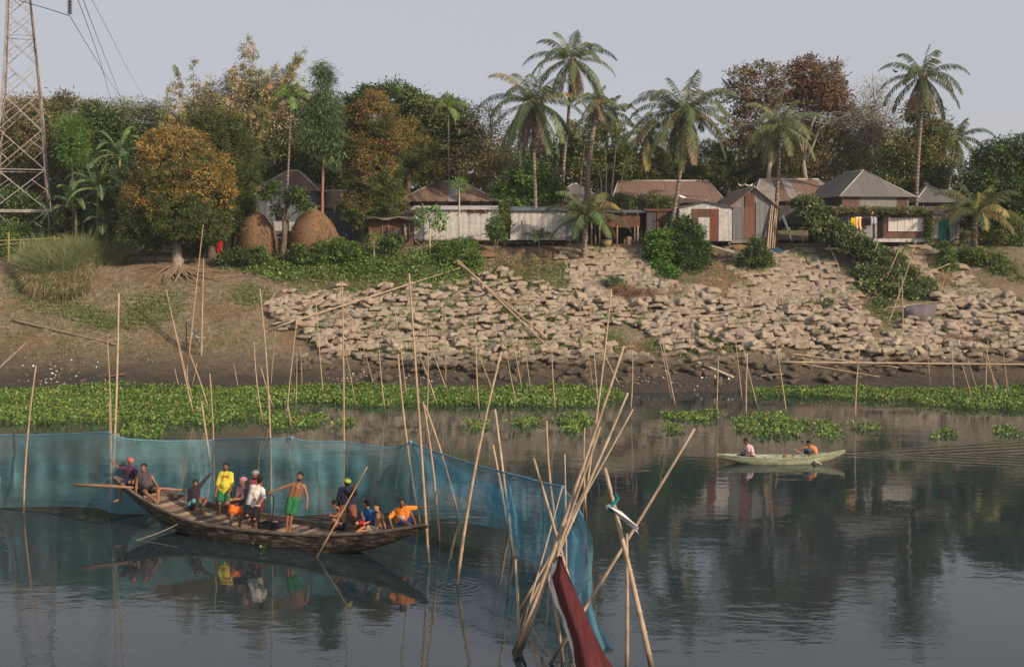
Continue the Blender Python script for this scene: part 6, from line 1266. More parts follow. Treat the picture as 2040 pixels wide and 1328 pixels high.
# ---------- blue net ----------
def netmat(name, a, col):
    m, nt, b, out = newmat(name); tc = N_(nt, 'ShaderNodeTexCoord'); n = noise(nt, tc.outputs['Object'], .9, 5, .6); mp = N_(nt, 'ShaderNodeMapping'); nt.links.new(tc.outputs['Object'], mp.inputs[0]); mp.inputs['Scale'].default_value = (.6, .6, 6); n2 = noise(nt, mp.outputs[0], 1, 4, .6)
    f = math_(nt, 'MULTIPLY', math_(nt, 'ADD', n.outputs[0], n2.outputs[0]), .5)
    c = ramp(nt, n.outputs[0], [(.35, tuple(x * .75 for x in col)), (.65, tuple(min(1, x * 1.25) for x in col))])
    nt.links.new(c.outputs[0], b.inputs[0]); b.inputs['Roughness'].default_value = .7
    t1 = N_(nt, 'ShaderNodeBsdfTranslucent'); nt.links.new(c.outputs[0], t1.inputs[0]); m0 = N_(nt, 'ShaderNodeMixShader'); m0.inputs[0].default_value = .35; nt.links.new(b.outputs[0], m0.inputs[1]); nt.links.new(t1.outputs[0], m0.inputs[2])
    tr = N_(nt, 'ShaderNodeBsdfTransparent'); mx = N_(nt, 'ShaderNodeMixShader'); al = ramp(nt, f, [(.38, a - .10), (.62, a + .14)]); nt.links.new(al.outputs[0], mx.inputs[0]); nt.links.new(tr.outputs[0], mx.inputs[1]); nt.links.new(m0.outputs[0], mx.inputs[2]); nt.links.new(mx.outputs[0], out.inputs[0]); return m
NETM = netmat('blue_fish_net', .40, (.13, .34, .42)); NETS = netmat('slack_blue_net', .56, (.11, .30, .42)); NETB = netmat('bright_blue_fish_net', .42, (.08, .29, .42))
t = thing('fishing_net', 'long blue fishing net wall hung on bamboo poles around the boat', 'net', atz(400, 1030))
NT = [(-60, 868), (0, 866), (58, 866), (110, 865), (170, 862), (214, 860), (228, 868), (260, 875), (330, 878), (415, 877), (460, 874), (520, 873), (555, 874), (580, 872), (600, 877), (640, 879), (680, 878), (720, 885), (770, 892), (800, 890), (817, 880)]
NB_ = [(-60, 1013), (0, 1012), (65, 1010), (150, 1009), (200, 1014), (228, 1025), (300, 1024), (400, 1024), (520, 1027), (604, 1028), (658, 1024), (710, 1021), (817, 1022)]
NW = [(-60, 1013), (0, 1012), (100, 1016), (221, 1031), (424, 1010), (540, 1032), (684, 1030), (817, 1042)]
NT2 = [(817, 880), (850, 893), (879, 904), (920, 917), (956, 928), (1004, 941), (1050, 952), (1089, 963), (1120, 969), (1147, 1002), (1162, 1031)]
NB2 = [(817, 1022), (861, 1029), (914, 1036), (964, 1046), (1013, 1056), (1030, 1108), (1081, 1130), (1120, 1148), (1162, 1190)]
NW2 = [(817, 1042), (868, 1060), (956, 1091), (1004, 1108), (1081, 1132), (1120, 1146), (1162, 1190)]
def section(name, TT, BB, WW, x0, x1, mat, nx=60, fold=.10, nv=22, k=0.):
    TT, BB, WW = map(np.array, (TT, BB, WW)); P = []
    for j in range(nv):
        v = j / (nv - 1); row_ = []
        for i in range(nx):
            x = x0 + (x1 - x0) * i / (nx - 1); yt = np.interp(x, TT[:, 0], TT[:, 1]); yb = np.interp(x, BB[:, 0], BB[:, 1]); yw = np.interp(x, WW[:, 0], WW[:, 1])
            Yw = atz(x, yw).y; dv = fold * math.sin(v * 3.1) * (math.sin(i * .55 + k) + .6 * math.sin(i * .21 + v * 6 + k) + .5 * math.sin(v * 14 + i * .1)) 
            row_.append(W(x, yt + (yb - yt) * v, Yw + dv - .15 * math.sin(v * 3.14)))
        P.append(row_)
    mb = MB(); mb.grid(P); mb.build(name, mat, t, smooth=True); return P
for i, (a, b_) in enumerate(((-60, 221), (221, 424), (424, 540), (540, 684), (684, 817))):
    P = section('net_panel', NT, NB_, NW, a, b_, NETM, nx=max(20, int((b_ - a) / 4)), k=i * 2., fold=.06); mb = MB(); mb.tube(P[0][::3] + [P[0][-1]], .022, 5); mb.build('head_rope', plain('blue_rope', (.10, .22, .30), .7), t); mb = MB(); mb.tube(P[-1][::3] + [P[-1][-1]], .02, 4); mb.build('foot_rope', plain('dark_rope', (.04, .05, .05), .8), t)
for i, (a, b_) in enumerate(((817, 1004), (1004, 1120), (1120, 1162))):
    P = section('net_panel', NT2, NB2, NW2, a, b_, NETB, nx=46, k=i * 3. + 1, fold=.2); mb = MB(); mb.tube(P[0][::3] + [P[0][-1]], .03, 5); mb.build('head_rope', plain('blue_rope', (.10, .22, .30)), t)
# bunched folds gathered at poles, and the slack end trailing to the near water
def sheet(name, Ls, Rs, mat, nx=16):
    P = []
    for (l, r_) in zip(Ls, Rs): P.append([W(l[0] + (r_[0] - l[0]) * u, l[1] + (r_[1] - l[1]) * u, (l[2] + (r_[2] - l[2]) * u) + .12 * math.sin(u * 9 + l[1] * .03)) for u in [k / nx for k in range(nx + 1)]])
    mb = MB(); mb.grid(P); return mb.build(name, mat, t, smooth=True)
sheet('gathered_fold', [(1003, 941, 33.2), (1006, 985, 33), (1010, 1040, 32.8), (1018, 1090, 32.6)], [(1008, 943, 33.3), (1022, 990, 32.9), (1036, 1050, 32.4), (1044, 1088, 32.2)], NETB)
sheet('gathered_fold', [(817, 880, 36.8), (850, 960, 36.5), (905, 985, 36.2), (960, 1010, 34.8), (1008, 1040, 33.6)], [(822, 880, 36.9), (900, 925, 36.5), (960, 955, 35.6), (985, 965, 34.6), (1014, 990, 33.6)], NETB)
sheet('slack_end', [(1120, 1075, 29.2), (1118, 1110, 28.6), (1122, 1150, 27.8), (1132, 1190, 26.9), (1150, 1230, 26.1), (1168, 1270, 25.4), (1190, 1310, 24.9), (1205, 1326, 24.7)], [(1162, 1031, 28.7), (1180, 1068, 28.6), (1182, 1100, 28), (1178, 1152, 27.2), (1176, 1207, 26.4), (1194, 1245, 25.7), (1217, 1280, 25.3), (1231, 1312, 25.0)], NETS)
sheet('slack_end', [(1150, 1190, 26.6), (1160, 1225, 26), (1172, 1262, 25.4), (1190, 1300, 25)], [(1180, 1150, 27), (1180, 1207, 26.2), (1198, 1255, 25.5), (1222, 1300, 25.1)], NETS)
mb = MB()
for (px, py, Y) in ((817, 880, 36.7), (580, 872, 37.5), (214, 861, 38.3), (1120, 970, 31.5)): mb.tube([W(px, py - 4, Y), W(px + 1, py, Y), W(px, py + 6, Y)], [.03, .08, .03], 7)
mb.build('knots', plain('blue_rope', (.10, .22, .30)), t)

# ---------- boats ----------
def boat(name, label, L0, R0, hw_, gun, rise, depth, hullm, inm, plankm, nplank, ex=(1.5, 2.0), tipw=.04, tiltk=.5):
    L0, R0 = Vector(L0), Vector(R0); ax = (R0 - L0); Lg = ax.length; ax.normalize(); pr = Vector((-ax.y, ax.x, 0)); N = 56
    t = thing(name, label, 'boat', (L0 + R0) / 2)
    def w_(s): return max(tipw, hw_ * ((1 - ((s - .42) / .58) ** 1.5) if s > .42 else (1 - ((.42 - s) / .42) ** 2.3)))
    cv = lambda s: (.20 * math.sin(math.pi * s) if hw_ > .6 else 0)
    def gz(s): return gun + (rise[0] * ((.40 - s) / .40) ** ex[0] if s < .40 else rise[1] * ((s - .58) / .42) ** ex[1] if s > .58 else 0)
    def kz(s): return gz(s) - .10 - depth * (1 - abs(2 * s - 1) ** 2.0)
    def pt(s, u, th=0):     # u from -1 (near side gunwale) to 1, cross section
        a = u * math.pi / 2; y = math.sin(a); y = math.copysign(abs(y) ** .85, y) ; z = 1 - math.cos(a) ** .8
        ww = w_(s) - th; return L0 + ax * (Lg * s) + pr * (ww * y + cv(s)) + Vector((0, 0, kz(s) + th + (gz(s) - kz(s) - th * (1 - z)) * z - L0.z))
    K = 13; S_ = [k / N for k in range(N + 1)]
    mb = MB(); mb.grid([[pt(s_, -1 + 2 * j / (K - 1)) for j in range(K)] for s_ in S_]); mb.build('hull', hullm, t, smooth=True)
    mb = MB(); mb.grid([[pt(s_, -1 + 2 * j / (K - 1), .045) for j in range(K - 1, -1, -1)] for s_ in S_]); mb.build('inner_hull', inm, t, smooth=True)
    for sg in (-1, 1):
        mb = MB(); q_ = [L0 + ax * (Lg * s_) + pr * (sg * (w_(s_) - .01) + cv(s_)) + Vector((0, 0, gz(s_) - L0.z + .01)) for s_ in S_]
        for i in range(N): mb.beam(q_[i], q_[i + 1] + (q_[i + 1] - q_[i]) * .01, .09 if hw_ > .6 else .05, .06 if hw_ > .6 else .04)
        mb.build('gunwale', inm if hw_ > .6 else hullm, t)
    for k in range(nplank):
        s_ = .10 + .82 * (k + .5) / nplank; w0 = w_(s_) - .09; 
        if w0 < .06: continue
        z = gz(s_) - .13; c_ = L0 + ax * (Lg * s_) + pr * cv(s_); c_.z = z; pw = Lg * .82 / nplank * (.82 + .12 * math.sin(k * 3.7)); sl = math.atan2(gz(s_ + .01) - gz(s_ - .01), Lg * .02)
        M = Matrix.Rotation(math.atan2(ax.y, ax.x), 3, 'Z') @ Matrix.Rotation(-sl, 3, 'Y') @ Matrix.Rotation(rnd.gauss(0, .012), 3, 'X'); mb = MB(); mb.box(c_, (pw, 2 * w0, .035), M=M); mb.build('deck_plank', plankm[k % len(plankm)], t)
    return t, dict(L0=L0, ax=ax, Lg=Lg, pr=pr, w=w_, gz=gz)
def hullmat(name, c0, c1, c2, sc=5., wet=None):
    m, nt, b, _ = newmat(name); tc = N_(nt, 'ShaderNodeTexCoord'); P = tc.outputs['Object']; mp = N_(nt, 'ShaderNodeMapping'); nt.links.new(P, mp.inputs[0]); mp.inputs['Scale'].default_value = (.6, .6, 3.); mp.inputs['Rotation'].default_value = (0, 0, -.48)
    n = noise(nt, mp.outputs[0], sc, 6, .75); n2 = noise(nt, P, 9, 4, .7); c = ramp(nt, n.outputs[0], [(.34, c0), (.52, c1), (.7, c2)]); c = mixc(nt, ramp(nt, n2.outputs[0], [(.5, 0.), (.7, .55)]).outputs[0], c.outputs[0], c0)
    nt.links.new(c, b.inputs[0]); b.inputs['Roughness'].default_value = .65; bump(nt, b, math_(nt, 'ADD', n.outputs[0], n2.outputs[0]), .035); return m
HULL = hullmat('tarred_hull', (.016, .012, .010), (.06, .045, .032), (.34, .28, .20), 4.5); INH = hullmat('worn_inner_hull', (.07, .05, .035), (.17, .13, .10), (.30, .25, .20))
PL = [plain('deck_wood_pale', (.30, .23, .17), .8, .35, 9, .01), plain('deck_wood_brown', (.17, .11, .075), .75, .4, 9, .01), plain('deck_wood_grey', (.20, .165, .13), .8, .35, 8, .01), plain('deck_wood_dark', (.10, .065, .05), .7, .4, 8, .01)]
Lp, Rp = atz(229, 1035), atz(851, 1122)
BOAT, BF_ = boat('long_boat', 'long dark wooden boat with raised ends carrying the fishermen', Lp, Rp, .95, .45, (.90, .62), .78, HULL, INH, PL, 44)
def deckz(s_): return BF_['gz'](s_) - .11
# coil of black rope and loose rope to the water
dp = BF_['L0'] + BF_['pr'] * .2 + BF_['ax'] * (BF_['Lg'] * .52); dp.z = deckz(.52) + .03
mb = MB(); pts = []
for k in range(150): a = k * .5; r_ = .18 + .10 * math.sin(k * .37); pts.append(dp + Vector((math.cos(a) * r_ * 1.7 + .15 * math.sin(k * .11), math.sin(a) * r_, .03 + .10 * (k / 150) + .03 * math.sin(k * 1.3))))
mb.tube(pts, .014, 5); tag(mb.build('rope_coil', plain('black_rope', (.02, .022, .03), .7), origin=dp), 'tangled dark rope and netting piled on the boat deck', 'rope')
def rope(label, pts, r=.012, mat=None):
    P = [Vector(p) for p in pts]; sm = []
    for i in range(len(P) - 1):
        for k in range(8): sm.append(P[i].lerp(P[i + 1], k / 8))
    sm.append(P[-1])
    for _ in range(8): sm = [sm[0]] + [(sm[i - 1] + sm[i] * 2 + sm[i + 1]) / 4 for i in range(1, len(sm) - 1)] + [sm[-1]]
    mb = MB(); mb.tube(sm, r, 5); return tag(mb.build('rope', mat or plain('black_rope', (.02, .022, .03)), origin=P[0]), label, 'rope')
rope('grey rope running from the near gunwale down into the water', [W(375, 1033, 35.4), W(320, 1060, 35), W(250, 1083, 34.6), atz(240, 1086)], .009, M_WOODP)
rope('dark rope held by the shirtless man, dropping to the deck', [W(515, 982, 35.5), W(538, 981, 35.2), W(546, 990, 35.2), W(545, 1010, 35.3), W(541, 1036, 35.3)], .018)
mb = MB(); mb.tube([W(147, 965, 36.5), W(225, 968, 36.6), W(262, 971, 36.8), W(330, 973, 37.2), W(376, 977, 37.5)], [.05, .05, .045, .04, .035], 8); tag(mb.build('boat_pole', bamboo_mat('brown_bamboo', (.30, .17, .11), (.2, .11, .07)), origin=W(262, 970, 36.7), smooth=True), 'brown pole laid horizontally across the raised bow of the long boat', 'pole')
SH = hullmat('pale_green_hull', (.16, .14, .09), (.33, .36, .24), (.42, .48, .34), 2.5); SI = hullmat('pale_inner_hull', (.25, .26, .19), (.38, .46, .34), (.50, .48, .38), 3)
La, Ra = atz(1428, 922), atz(1683, 922)
SB, SF = boat('small_boat', 'small pale green rowing boat with two people on the right', La, Ra, .42, .24, (.10, .26), .34, SH, SI, [plain('pale_thwart', (.42, .38, .28), .8)], 0, tipw=.03)
for s_ in (.2, .4, .62, .8):
    c_ = SF['L0'] + SF['ax'] * (SF['Lg'] * s_); c_.z = SF['gz'](s_) - .05; mb = MB(); mb.box(c_, (.12, 2 * SF['w'](s_) - .04, .03)); mb.build('thwart', plain('pale_thwart', (.42, .38, .28)), SB)
def small(name, label, cat, px, py, Y, size, mat):
    p = W(px, py, Y); mb = MB(); mb.ell(p, [(size[0], 0, 0), (0, size[1], 0), (.02, 0, size[2])], 12, 8); return tag(mb.build(name, mat, origin=p, smooth=True), label, cat)
small('bundle', 'pink red bundle in the bow of the small boat', 'bundle', 1466, 906, 47.9, (.14, .12, .06), plain('pink_cloth', (.55, .12, .14), .8))
t = thing('clay_pot', 'brown clay pot amidships in the small boat', 'pot', W(1564, 911, 47.8)); p = Vector(t.location) - Vector((0, 0, .06)); mb = MB(); mb.tube([p, p + Vector((0, 0, .05)), p + Vector((0, 0, .12)), p + Vector((0, 0, .16))], [.06, .12, .12, .08], 12); mb.build('bowl', plain('terracotta', (.30, .14, .08), .8), t, smooth=True); mb = MB(); mb.tube([p + Vector((0, 0, .155)), p + Vector((0, 0, .18))], [.10, .11], 12); mb.build('rim', plain('terracotta', (.30, .14, .08)), t)
small('bundle', 'dark grey bundle beside the clay pot', 'bundle', 1576, 910, 47.9, (.13, .12, .08), plain('grey_cloth', (.12, .13, .14), .8)); small('bundle', 'green bundle behind the orange shirted paddler', 'bundle', 1636, 904, 47.9, (.17, .12, .07), plain('green_cloth', (.03, .28, .13), .7)); small('bundle', 'black and white bundle in the stern of the small boat', 'bundle', 1650, 903, 47.9, (.14, .1, .05), plain('mottled_cloth', (.2, .2, .2), .7, .9, 25))
# ---------- people ----------
def skinmat(name, col):
    m, nt, b, _ = newmat(name); tc = N_(nt, 'ShaderNodeTexCoord'); n = noise(nt, tc.outputs['Object'], 8, 4)
    nt.links.new(ramp(nt, n.outputs[0], [(.3, tuple(c * .85 for c in col)), (.7, tuple(c * 1.12 for c in col))]).outputs[0], b.inputs[0]); b.inputs['Roughness'].default_value = .45; b.inputs['Specular IOR Level'].default_value = .4; b.inputs['Subsurface Weight'].default_value = .0; return m
SK = [skinmat('brown_skin', (.25, .115, .062)), skinmat('dark_brown_skin', (.16, .07, .04)), skinmat('tan_skin', (.34, .165, .09))]
HAIR = plain('black_hair', (.012, .010, .009), .5, .3, 30, .006); EYEW = plain('eye_white', (.7, .68, .65), .3, .02, bumpd=0); MOUTH = plain('lip', (.16, .05, .04), .5, bumpd=0)
def clothm(name, col, rough=.85):
    if name in MATS: return MATS[name]
    m, nt, b, _ = newmat(name); tc = N_(nt, 'ShaderNodeTexCoord'); n = noise(nt, tc.outputs['Object'], 5, 4); n2 = noise(nt, tc.outputs['Object'], 11, 3)
    nt.links.new(ramp(nt, n.outputs[0], [(.3, tuple(c * .75 for c in col)), (.7, tuple(min(1, c * 1.15) for c in col))]).outputs[0], b.inputs[0]); b.inputs['Roughness'].default_value = rough; bump(nt, b, n2.outputs[0], .035); MATS[name] = m; return m
Z1 = lambda x, y: (140 + x / 5.1, 880 + y / 5.1)
Z2 = lambda x, y: (500 + x / 5.368, 900 + y / 5.368)
Z3 = lambda x, y: (1400 + x / 6.375, 840 + y / 6.375)
def solve(parent, px, L, sign):
    """point on the pixel ray at bone length L from the parent joint; sign -1 nearer, +1 farther"""
    best = None
    for k in range(0, 121):
        d = k * .005 * (1 if sign >= 0 else -1); p = W(px[0], px[1], parent.y + d); e = abs((p - parent).length - L)
        if best is None or e < best[0] - 1e-5: best = (e, p)
    p = best[1]; v = p - parent
    if v.length > L * 1.12: p = parent + v * (L * 1.12 / v.length)
    return p
def remesh(o, vox, sm=4):
    m = o.modifiers.new('remesh', 'REMESH'); m.mode = 'VOXEL'; m.voxel_size = vox; m.use_smooth_shade = True
    if sm: s_ = o.modifiers.new('smooth', 'SMOOTH'); s_.factor = .5; s_.iterations = sm
def person(label, Z, J, root, face, skin, sc=1.0, top=None, topm=None, sleeve=.0, shorts=None, shortlen=.85, hair='hair', hairm=None, beard=False, fat=1.0, sg=None, slim=1.0, group='men and boys on the long boat', shirt_len=.9, extra=None):
    """J: joints in zoom pixels; root: world Y of the hips; sg: depth sign per limb joint"""
    sg = sg or {}; j = {}
    P = lambda k, Y: W(*Z(*J[k]), Y)
    f = Vector(face).normalized(); side = Vector((f.y, -f.x, 0)).normalized()     # the person's right... used for breadth
    L_ = dict(th=.43 * sc, sh=.42 * sc, ua=.29 * sc, fa=.27 * sc)
    j['hl'] = P('hl', root + sg.get('hl', 0)); j['hr'] = P('hr', root + sg.get('hr', 0)); hip = (j['hl'] + j['hr']) / 2
    hw_ = max((j['hr'] - j['hl']).length, .01)
    if hw_ < .16 * sc: dd = (j['hr'] - j['hl']).normalized() if hw_ > .02 else side
    sy = root + sg.get('torso', 0)
    j['sl'] = P('sl', sy + sg.get('sl', 0)); j['sr'] = P('sr', sy + sg.get('sr', 0)); nk = P('neck', sy + sg.get('neck', 0)); hd = P('head', sy + sg.get('head', sg.get('neck', 0)))
    for s_ in 'lr':
        j['e' + s_] = solve(j['s' + s_], Z(*J['e' + s_]), L_['ua'], sg.get('e' + s_, -1)); j['w' + s_] = solve(j['e' + s_], Z(*J['w' + s_]), L_['fa'], sg.get('w' + s_, -1))
        j['k' + s_] = solve(j['h' + s_], Z(*J['k' + s_]), L_['th'], sg.get('k' + s_, -1)); j['a' + s_] = solve(j['k' + s_], Z(*J['a' + s_]), L_['sh'], sg.get('a' + s_, 1))
    t = thing('person', label, 'person', (hip.x, hip.y, min(j['al'].z, j['ar'].z) - .06), group)
    ch = (j['sl'] + j['sr']) / 2; mb = MB(); q = sc * slim
    tor = lambda m_, g: (m_.tube([hip, hip.lerp(ch, .45), hip.lerp(ch, .85)], [.105 * q * fat + g, .105 * q * fat ** 1.5 + g, .11 * q + g], 12, round_=True),
                         m_.tube([j['hl'], j['hl'].lerp(j['sl'], .5).lerp(hip.lerp(ch, .5), .18), j['sl'].lerp(ch, .25)], [.088 * q * fat + g, .085 * q * fat + g, .075 * q + g], 10, round_=True),
                         m_.tube([j['hr'], j['hr'].lerp(j['sr'], .5).lerp(hip.lerp(ch, .5), .18), j['sr'].lerp(ch, .25)], [.088 * q * fat + g, .085 * q * fat + g, .075 * q + g], 10, round_=True),
                         m_.tube([j['sl'], ch, j['sr']], [.056 * q + g, .078 * q + g, .056 * q + g], 10, round_=True))
    tor(mb, 0)
    if fat > 1.1: mb.ball(hip.lerp(ch, .42) + f * .022 * fat, .118 * q * fat, 14, 10)
    mb.tube([ch + Vector((0, 0, .0)), nk, nk.lerp(hd, .5)], [.07 * q, .053 * q, .050 * q], 9, round_=True)
    up = (hd - nk).normalized().lerp(Vector((0, 0, 1)), .4).normalized(); fr = (f - up * f.dot(up)).normalized(); rt = fr.cross(up)
    hc = hd; h_ = 1.1 * sc ** .6
    mb.ell(hc + up * .02 * h_, [rt * .073 * h_, fr * .092 * h_, up * .098 * h_], 14, 10); mb.ell(hc - up * .055 * h_ + fr * .022 * h_, [rt * .054 * h_, fr * .066 * h_, up * .062 * h_], 12, 8)
    mb.tube([hc + fr * .085 * h_ + up * .012 * h_, hc + fr * .108 * h_ - up * .022 * h_], [.010, .017], 7, round_=True)
    for s_ in (-1, 1): mb.ell(hc + rt * .076 * s_ * h_ - up * .008, [rt * .012, fr * .018, up * .032], 8, 6)
    for s_ in 'lr':
        S_, E_, W_ = j['s' + s_], j['e' + s_], j['w' + s_]
        mb.tube([S_, S_.lerp(E_, .35), E_], [.054 * q, .050 * q, .038 * q], 9, round_=True); mb.tube([E_, E_.lerp(W_, .3), W_], [.039 * q, .040 * q, .026 * q], 9, round_=True)
        d = (W_ - E_).normalized(); n_ = d.cross(f); n_ = n_.normalized() if n_.length > .1 else side; m_ = d.cross(n_).normalized(); pc = W_ + d * .045 * sc
        mb.ell(pc, [d * .052 * sc, n_ * .037 * sc, m_ * .016 * sc], 10, 7)
        for k in range(4):
            a = pc + d * .035 * sc + n_ * (.026 - .0175 * k) * sc; l_ = (.058, .068, .064, .05)[k] * sc; c1 = a + d * l_ * .55 + m_ * l_ * .12; mb.tube([a, c1, c1 + (d * .5 + m_ * .65).normalized() * l_ * .5], [.0095, .009, .0075], 6, round_=True)
        a = W_ + d * .02 + n_ * .025 * sc; mb.tube([a, a + (d * .5 + n_ * .7).normalized() * .04, a + (d * .9 + n_ * .5).normalized() * .075], [.013, .011, .009], 6, round_=True)
        Hh, K_, A_ = j['h' + s_], j['k' + s_], j['a' + s_]
        mb.tube([Hh, Hh.lerp(K_, .4), K_], [.088 * q * fat ** .5, .078 * q * fat ** .5, .055 * q], 11, round_=True); mb.tube([K_, K_.lerp(A_, .3), A_.lerp(K_, .1), A_], [.054 * q, .055 * q, .034 * q, .036 * q], 10, round_=True)
        ff = Vector(J.get('foot' + s_, (f.x, f.y, -.15))).normalized(); fs = ff.cross(Vector((0, 0, 1))).normalized()
        mb.ell(A_ - ff * .02 - Vector((0, 0, .035)), [ff * .045, fs * .034, Vector((0, 0, .038))], 9, 7); mb.tube([A_ - Vector((0, 0, .03)), A_ + ff * .09 - Vector((0, 0, .045)), A_ + ff * .145 - Vector((0, 0, .052))], [.036, .036, .028], 9, round_=True)
        for k in range(5): a = A_ + ff * (.15 - .006 * k) - Vector((0, 0, .056)) + fs * (.028 - .014 * k) * (1 if s_ == 'r' else -1); mb.tube([a, a + ff * .035], [.012 if k == 0 else .009, .009 if k == 0 else .007], 6, round_=True)
    o = mb.build('body', SK[skin], t); remesh(o, .0095, 3)
    for s_ in (-1, 1):
        mb = MB(); mb.ell(hc + fr * .082 * h_ + rt * .030 * s_ * h_ + up * .018 * h_, [rt * .013, fr * .008, up * .007], 8, 6); mb.build('eye', EYEW, t, smooth=True)
        mb = MB(); mb.tube([hc + fr * .086 * h_ + rt * .046 * s_ * h_ + up * .034 * h_, hc + fr * .094 * h_ + rt * .014 * s_ * h_ + up * .038 * h_], .0055, 5); mb.build('eyebrow', HAIR, t)
    mb = MB(); mb.tube([hc + fr * .082 * h_ - rt * .024 - up * .048 * h_, hc + fr * .090 * h_ - up * .054 * h_, hc + fr * .082 * h_ + rt * .024 - up * .048 * h_], .008, 6); mb.build('mouth', MOUTH, t, smooth=True)
    mb = MB(); mb.ell(hc + up * .048 * h_ - fr * .016, [rt * .083 * h_, fr * .093 * h_, up * .085 * h_], 14, 10); mb.ell(hc + up * .0 * h_ - fr * .042, [rt * .076 * h_, fr * .063 * h_, up * .075 * h_], 12, 8)
    if hair in ('hair', 'cloth', 'cap'): mb.build('hair', HAIR, t, smooth=True)
    if beard: mb = MB(); mb.ell(hc - up * .078 * h_ + fr * .030, [rt * .058 * h_, fr * .064 * h_, up * .045 * h_], 12, 8); mb.build('beard', HAIR, t, smooth=True)
    if beard or skin == 1: mb = MB(); mb.tube([hc + fr * .088 * h_ - rt * .026 - up * .037, hc + fr * .100 * h_ - up * .031, hc + fr * .088 * h_ + rt * .026 - up * .037], .008, 6); mb.build('moustache', HAIR, t, smooth=True)
    if hair in ('cloth', 'cap'):
        mb = MB(); mb.ell(hc + up * .062 * h_ - fr * .008, [rt * .09 * h_, fr * .102 * h_, up * .075 * h_], 14, 10)
        for k in range(2): mb.tube([hc + up * (.048 + .022 * k) * h_ + rt * math.cos(a) * .088 * h_ + fr * (math.sin(a) * .100 - .006) * h_ + up * .012 * math.sin(a * 2 + k) for a in [i * .45 for i in range(15)]], .019, 7)
        o = mb.build('head_cloth' if hair == 'cloth' else 'cap', hairm, t); remesh(o, .008, 1)
    if top is not None:
        mb = MB(); g = .020; tor(mb, g)
        if fat > 1.1: mb.ball(hip.lerp(ch, .42) + f * .022 * fat, .118 * q * fat + g, 14, 10)
        mb.tube([hip + Vector((0, 0, -.05 * shirt_len)), hip.lerp(ch, .4)], [.135 * q * fat ** .7, .125 * q * fat], 12, round_=True); mb.tube([ch, nk.lerp(ch, .25)], [.085 * q, .066 * q], 9, round_=True)
        if sleeve > 0:
            for s_ in 'lr':
                S_, E_, W_ = j['s' + s_], j['e' + s_], j['w' + s_]
                if sleeve <= 1: mb.tube([S_, S_.lerp(E_, sleeve)], [.072 * q, .066 * q], 10, round_=True)
                else: mb.tube([S_, E_], [.070 * q, .053 * q], 10, round_=True); mb.tube([E_, E_.lerp(W_, sleeve - 1)], [.053 * q, .040 * q], 10, round_=True)
        o = mb.build(top, topm, t); remesh(o, .012, 3)
    if shorts is not None:
        mb = MB(); g = .024; mb.tube([j['hl'], hip, j['hr']], [.10 * q * fat ** .5 + g * .6] * 3, 12, round_=True); mb.tube([hip, hip.lerp(ch, .16)], [.118 * q * fat + g * .3, .112 * q * fat + g * .2], 12, round_=True)
        for s_ in 'lr':
            a, b_ = j['h' + s_], j['h' + s_].lerp(j['k' + s_], min(1, shortlen)); mb.tube([a, a.lerp(b_, .5), b_], [.098 * q * fat ** .5 + g, .098 * q * fat ** .4 + g, .088 * q + g], 12, round_=False)
            if shortlen > 1: mb.tube([b_, b_.lerp(j['a' + s_], shortlen - 1)], [.088 * q + g, .075 * q + g], 12)
        o = mb.build('shorts', shorts, t); remesh(o, .012, 3)
    return t, j, dict(hc=hc, fr=fr, rt=rt, up=up, ch=ch, hip=hip, f=f)
def stand(Z, a, z=.34): p = atz(*Z(*a), z); return p.y
yb = lambda px: float(np.interp(px, [229, 851], [Lp.y, Rp.y]))
CAM = (.15, -1, 0)
plum = clothm('plum_jersey', (.07, .03, .06)); tee_w = clothm('white_shirt', (.62, .58, .54)); red_cloth = plain('red_patterned_cloth', (.45, .12, .11), .85, .7, 30)
# A: sits astride the raised bow, hand on the pole
person('man in plum tee and red headcloth sitting astride the raised bow, gripping a pole', Z1, dict(head=(612, 205), neck=(615, 245), sl=(562, 262), sr=(662, 280), el=(492, 268), wl=(440, 205), er=(678, 345), wr=(650, 395), hl=(590, 395), hr=(640, 400), kl=(528, 432), al=(490, 600), kr=(600, 410), ar=(640, 480), footl=(-.8, -.5, -.1)), 37.35, (.55, -.85, 0), 0, .98, 'shirt', plum, .9, clothm('navy_shorts', (.03, .035, .08)), .9, 'cloth', red_cloth, sg=dict(kl=-1, al=1, kr=-1, el=-1, wl=1))
# B
person('stout man in grey tank top sitting on the near edge of the bow', Z1, dict(head=(748, 262), neck=(752, 308), sl=(697, 325), sr=(812, 330), el=(672, 425), wl=(668, 500), er=(862, 412), wr=(895, 462), hl=(740, 480), hr=(815, 480), kl=(770, 520), al=(862, 595), kr=(895, 475), ar=(893, 592), footl=(.5, -.8, -.2), footr=(0, -1, -.2)), 36.9, (-.1, -1, -.1), 0, 1.03, 'tank_top', clothm('grey_tank_top', (.09, .07, .08)), 0, clothm('black_shorts', (.015, .015, .02)), .55, 'hair', fat=1.22, sg=dict(kl=-1, al=-1, kr=-1, ar=-1))
# C
person('man in dark long sleeves and cyan shorts crouching, one arm up on the pole', Z1, dict(head=(1270, 425), neck=(1268, 465), sl=(1222, 487), sr=(1308, 455), el=(1226, 590), wl=(1262, 655), er=(1368, 385), wr=(1412, 335), hl=(1218, 628), hr=(1265, 632), kl=(1325, 568), al=(1285, 680), kr=(1390, 578), ar=(1322, 680), footl=(.8, -.5, -.1), footr=(.8, -.5, -.1)), 36.3, (.25, -1, 0), 1, .98, 'shirt', clothm('black_plum_shirt', (.035, .025, .04)), 1.95, clothm('cyan_shorts', (.12, .42, .45)), .6, 'hair', sg=dict(er=1, wr=1, kl=-1, kr=-1, al=-1, ar=-1))
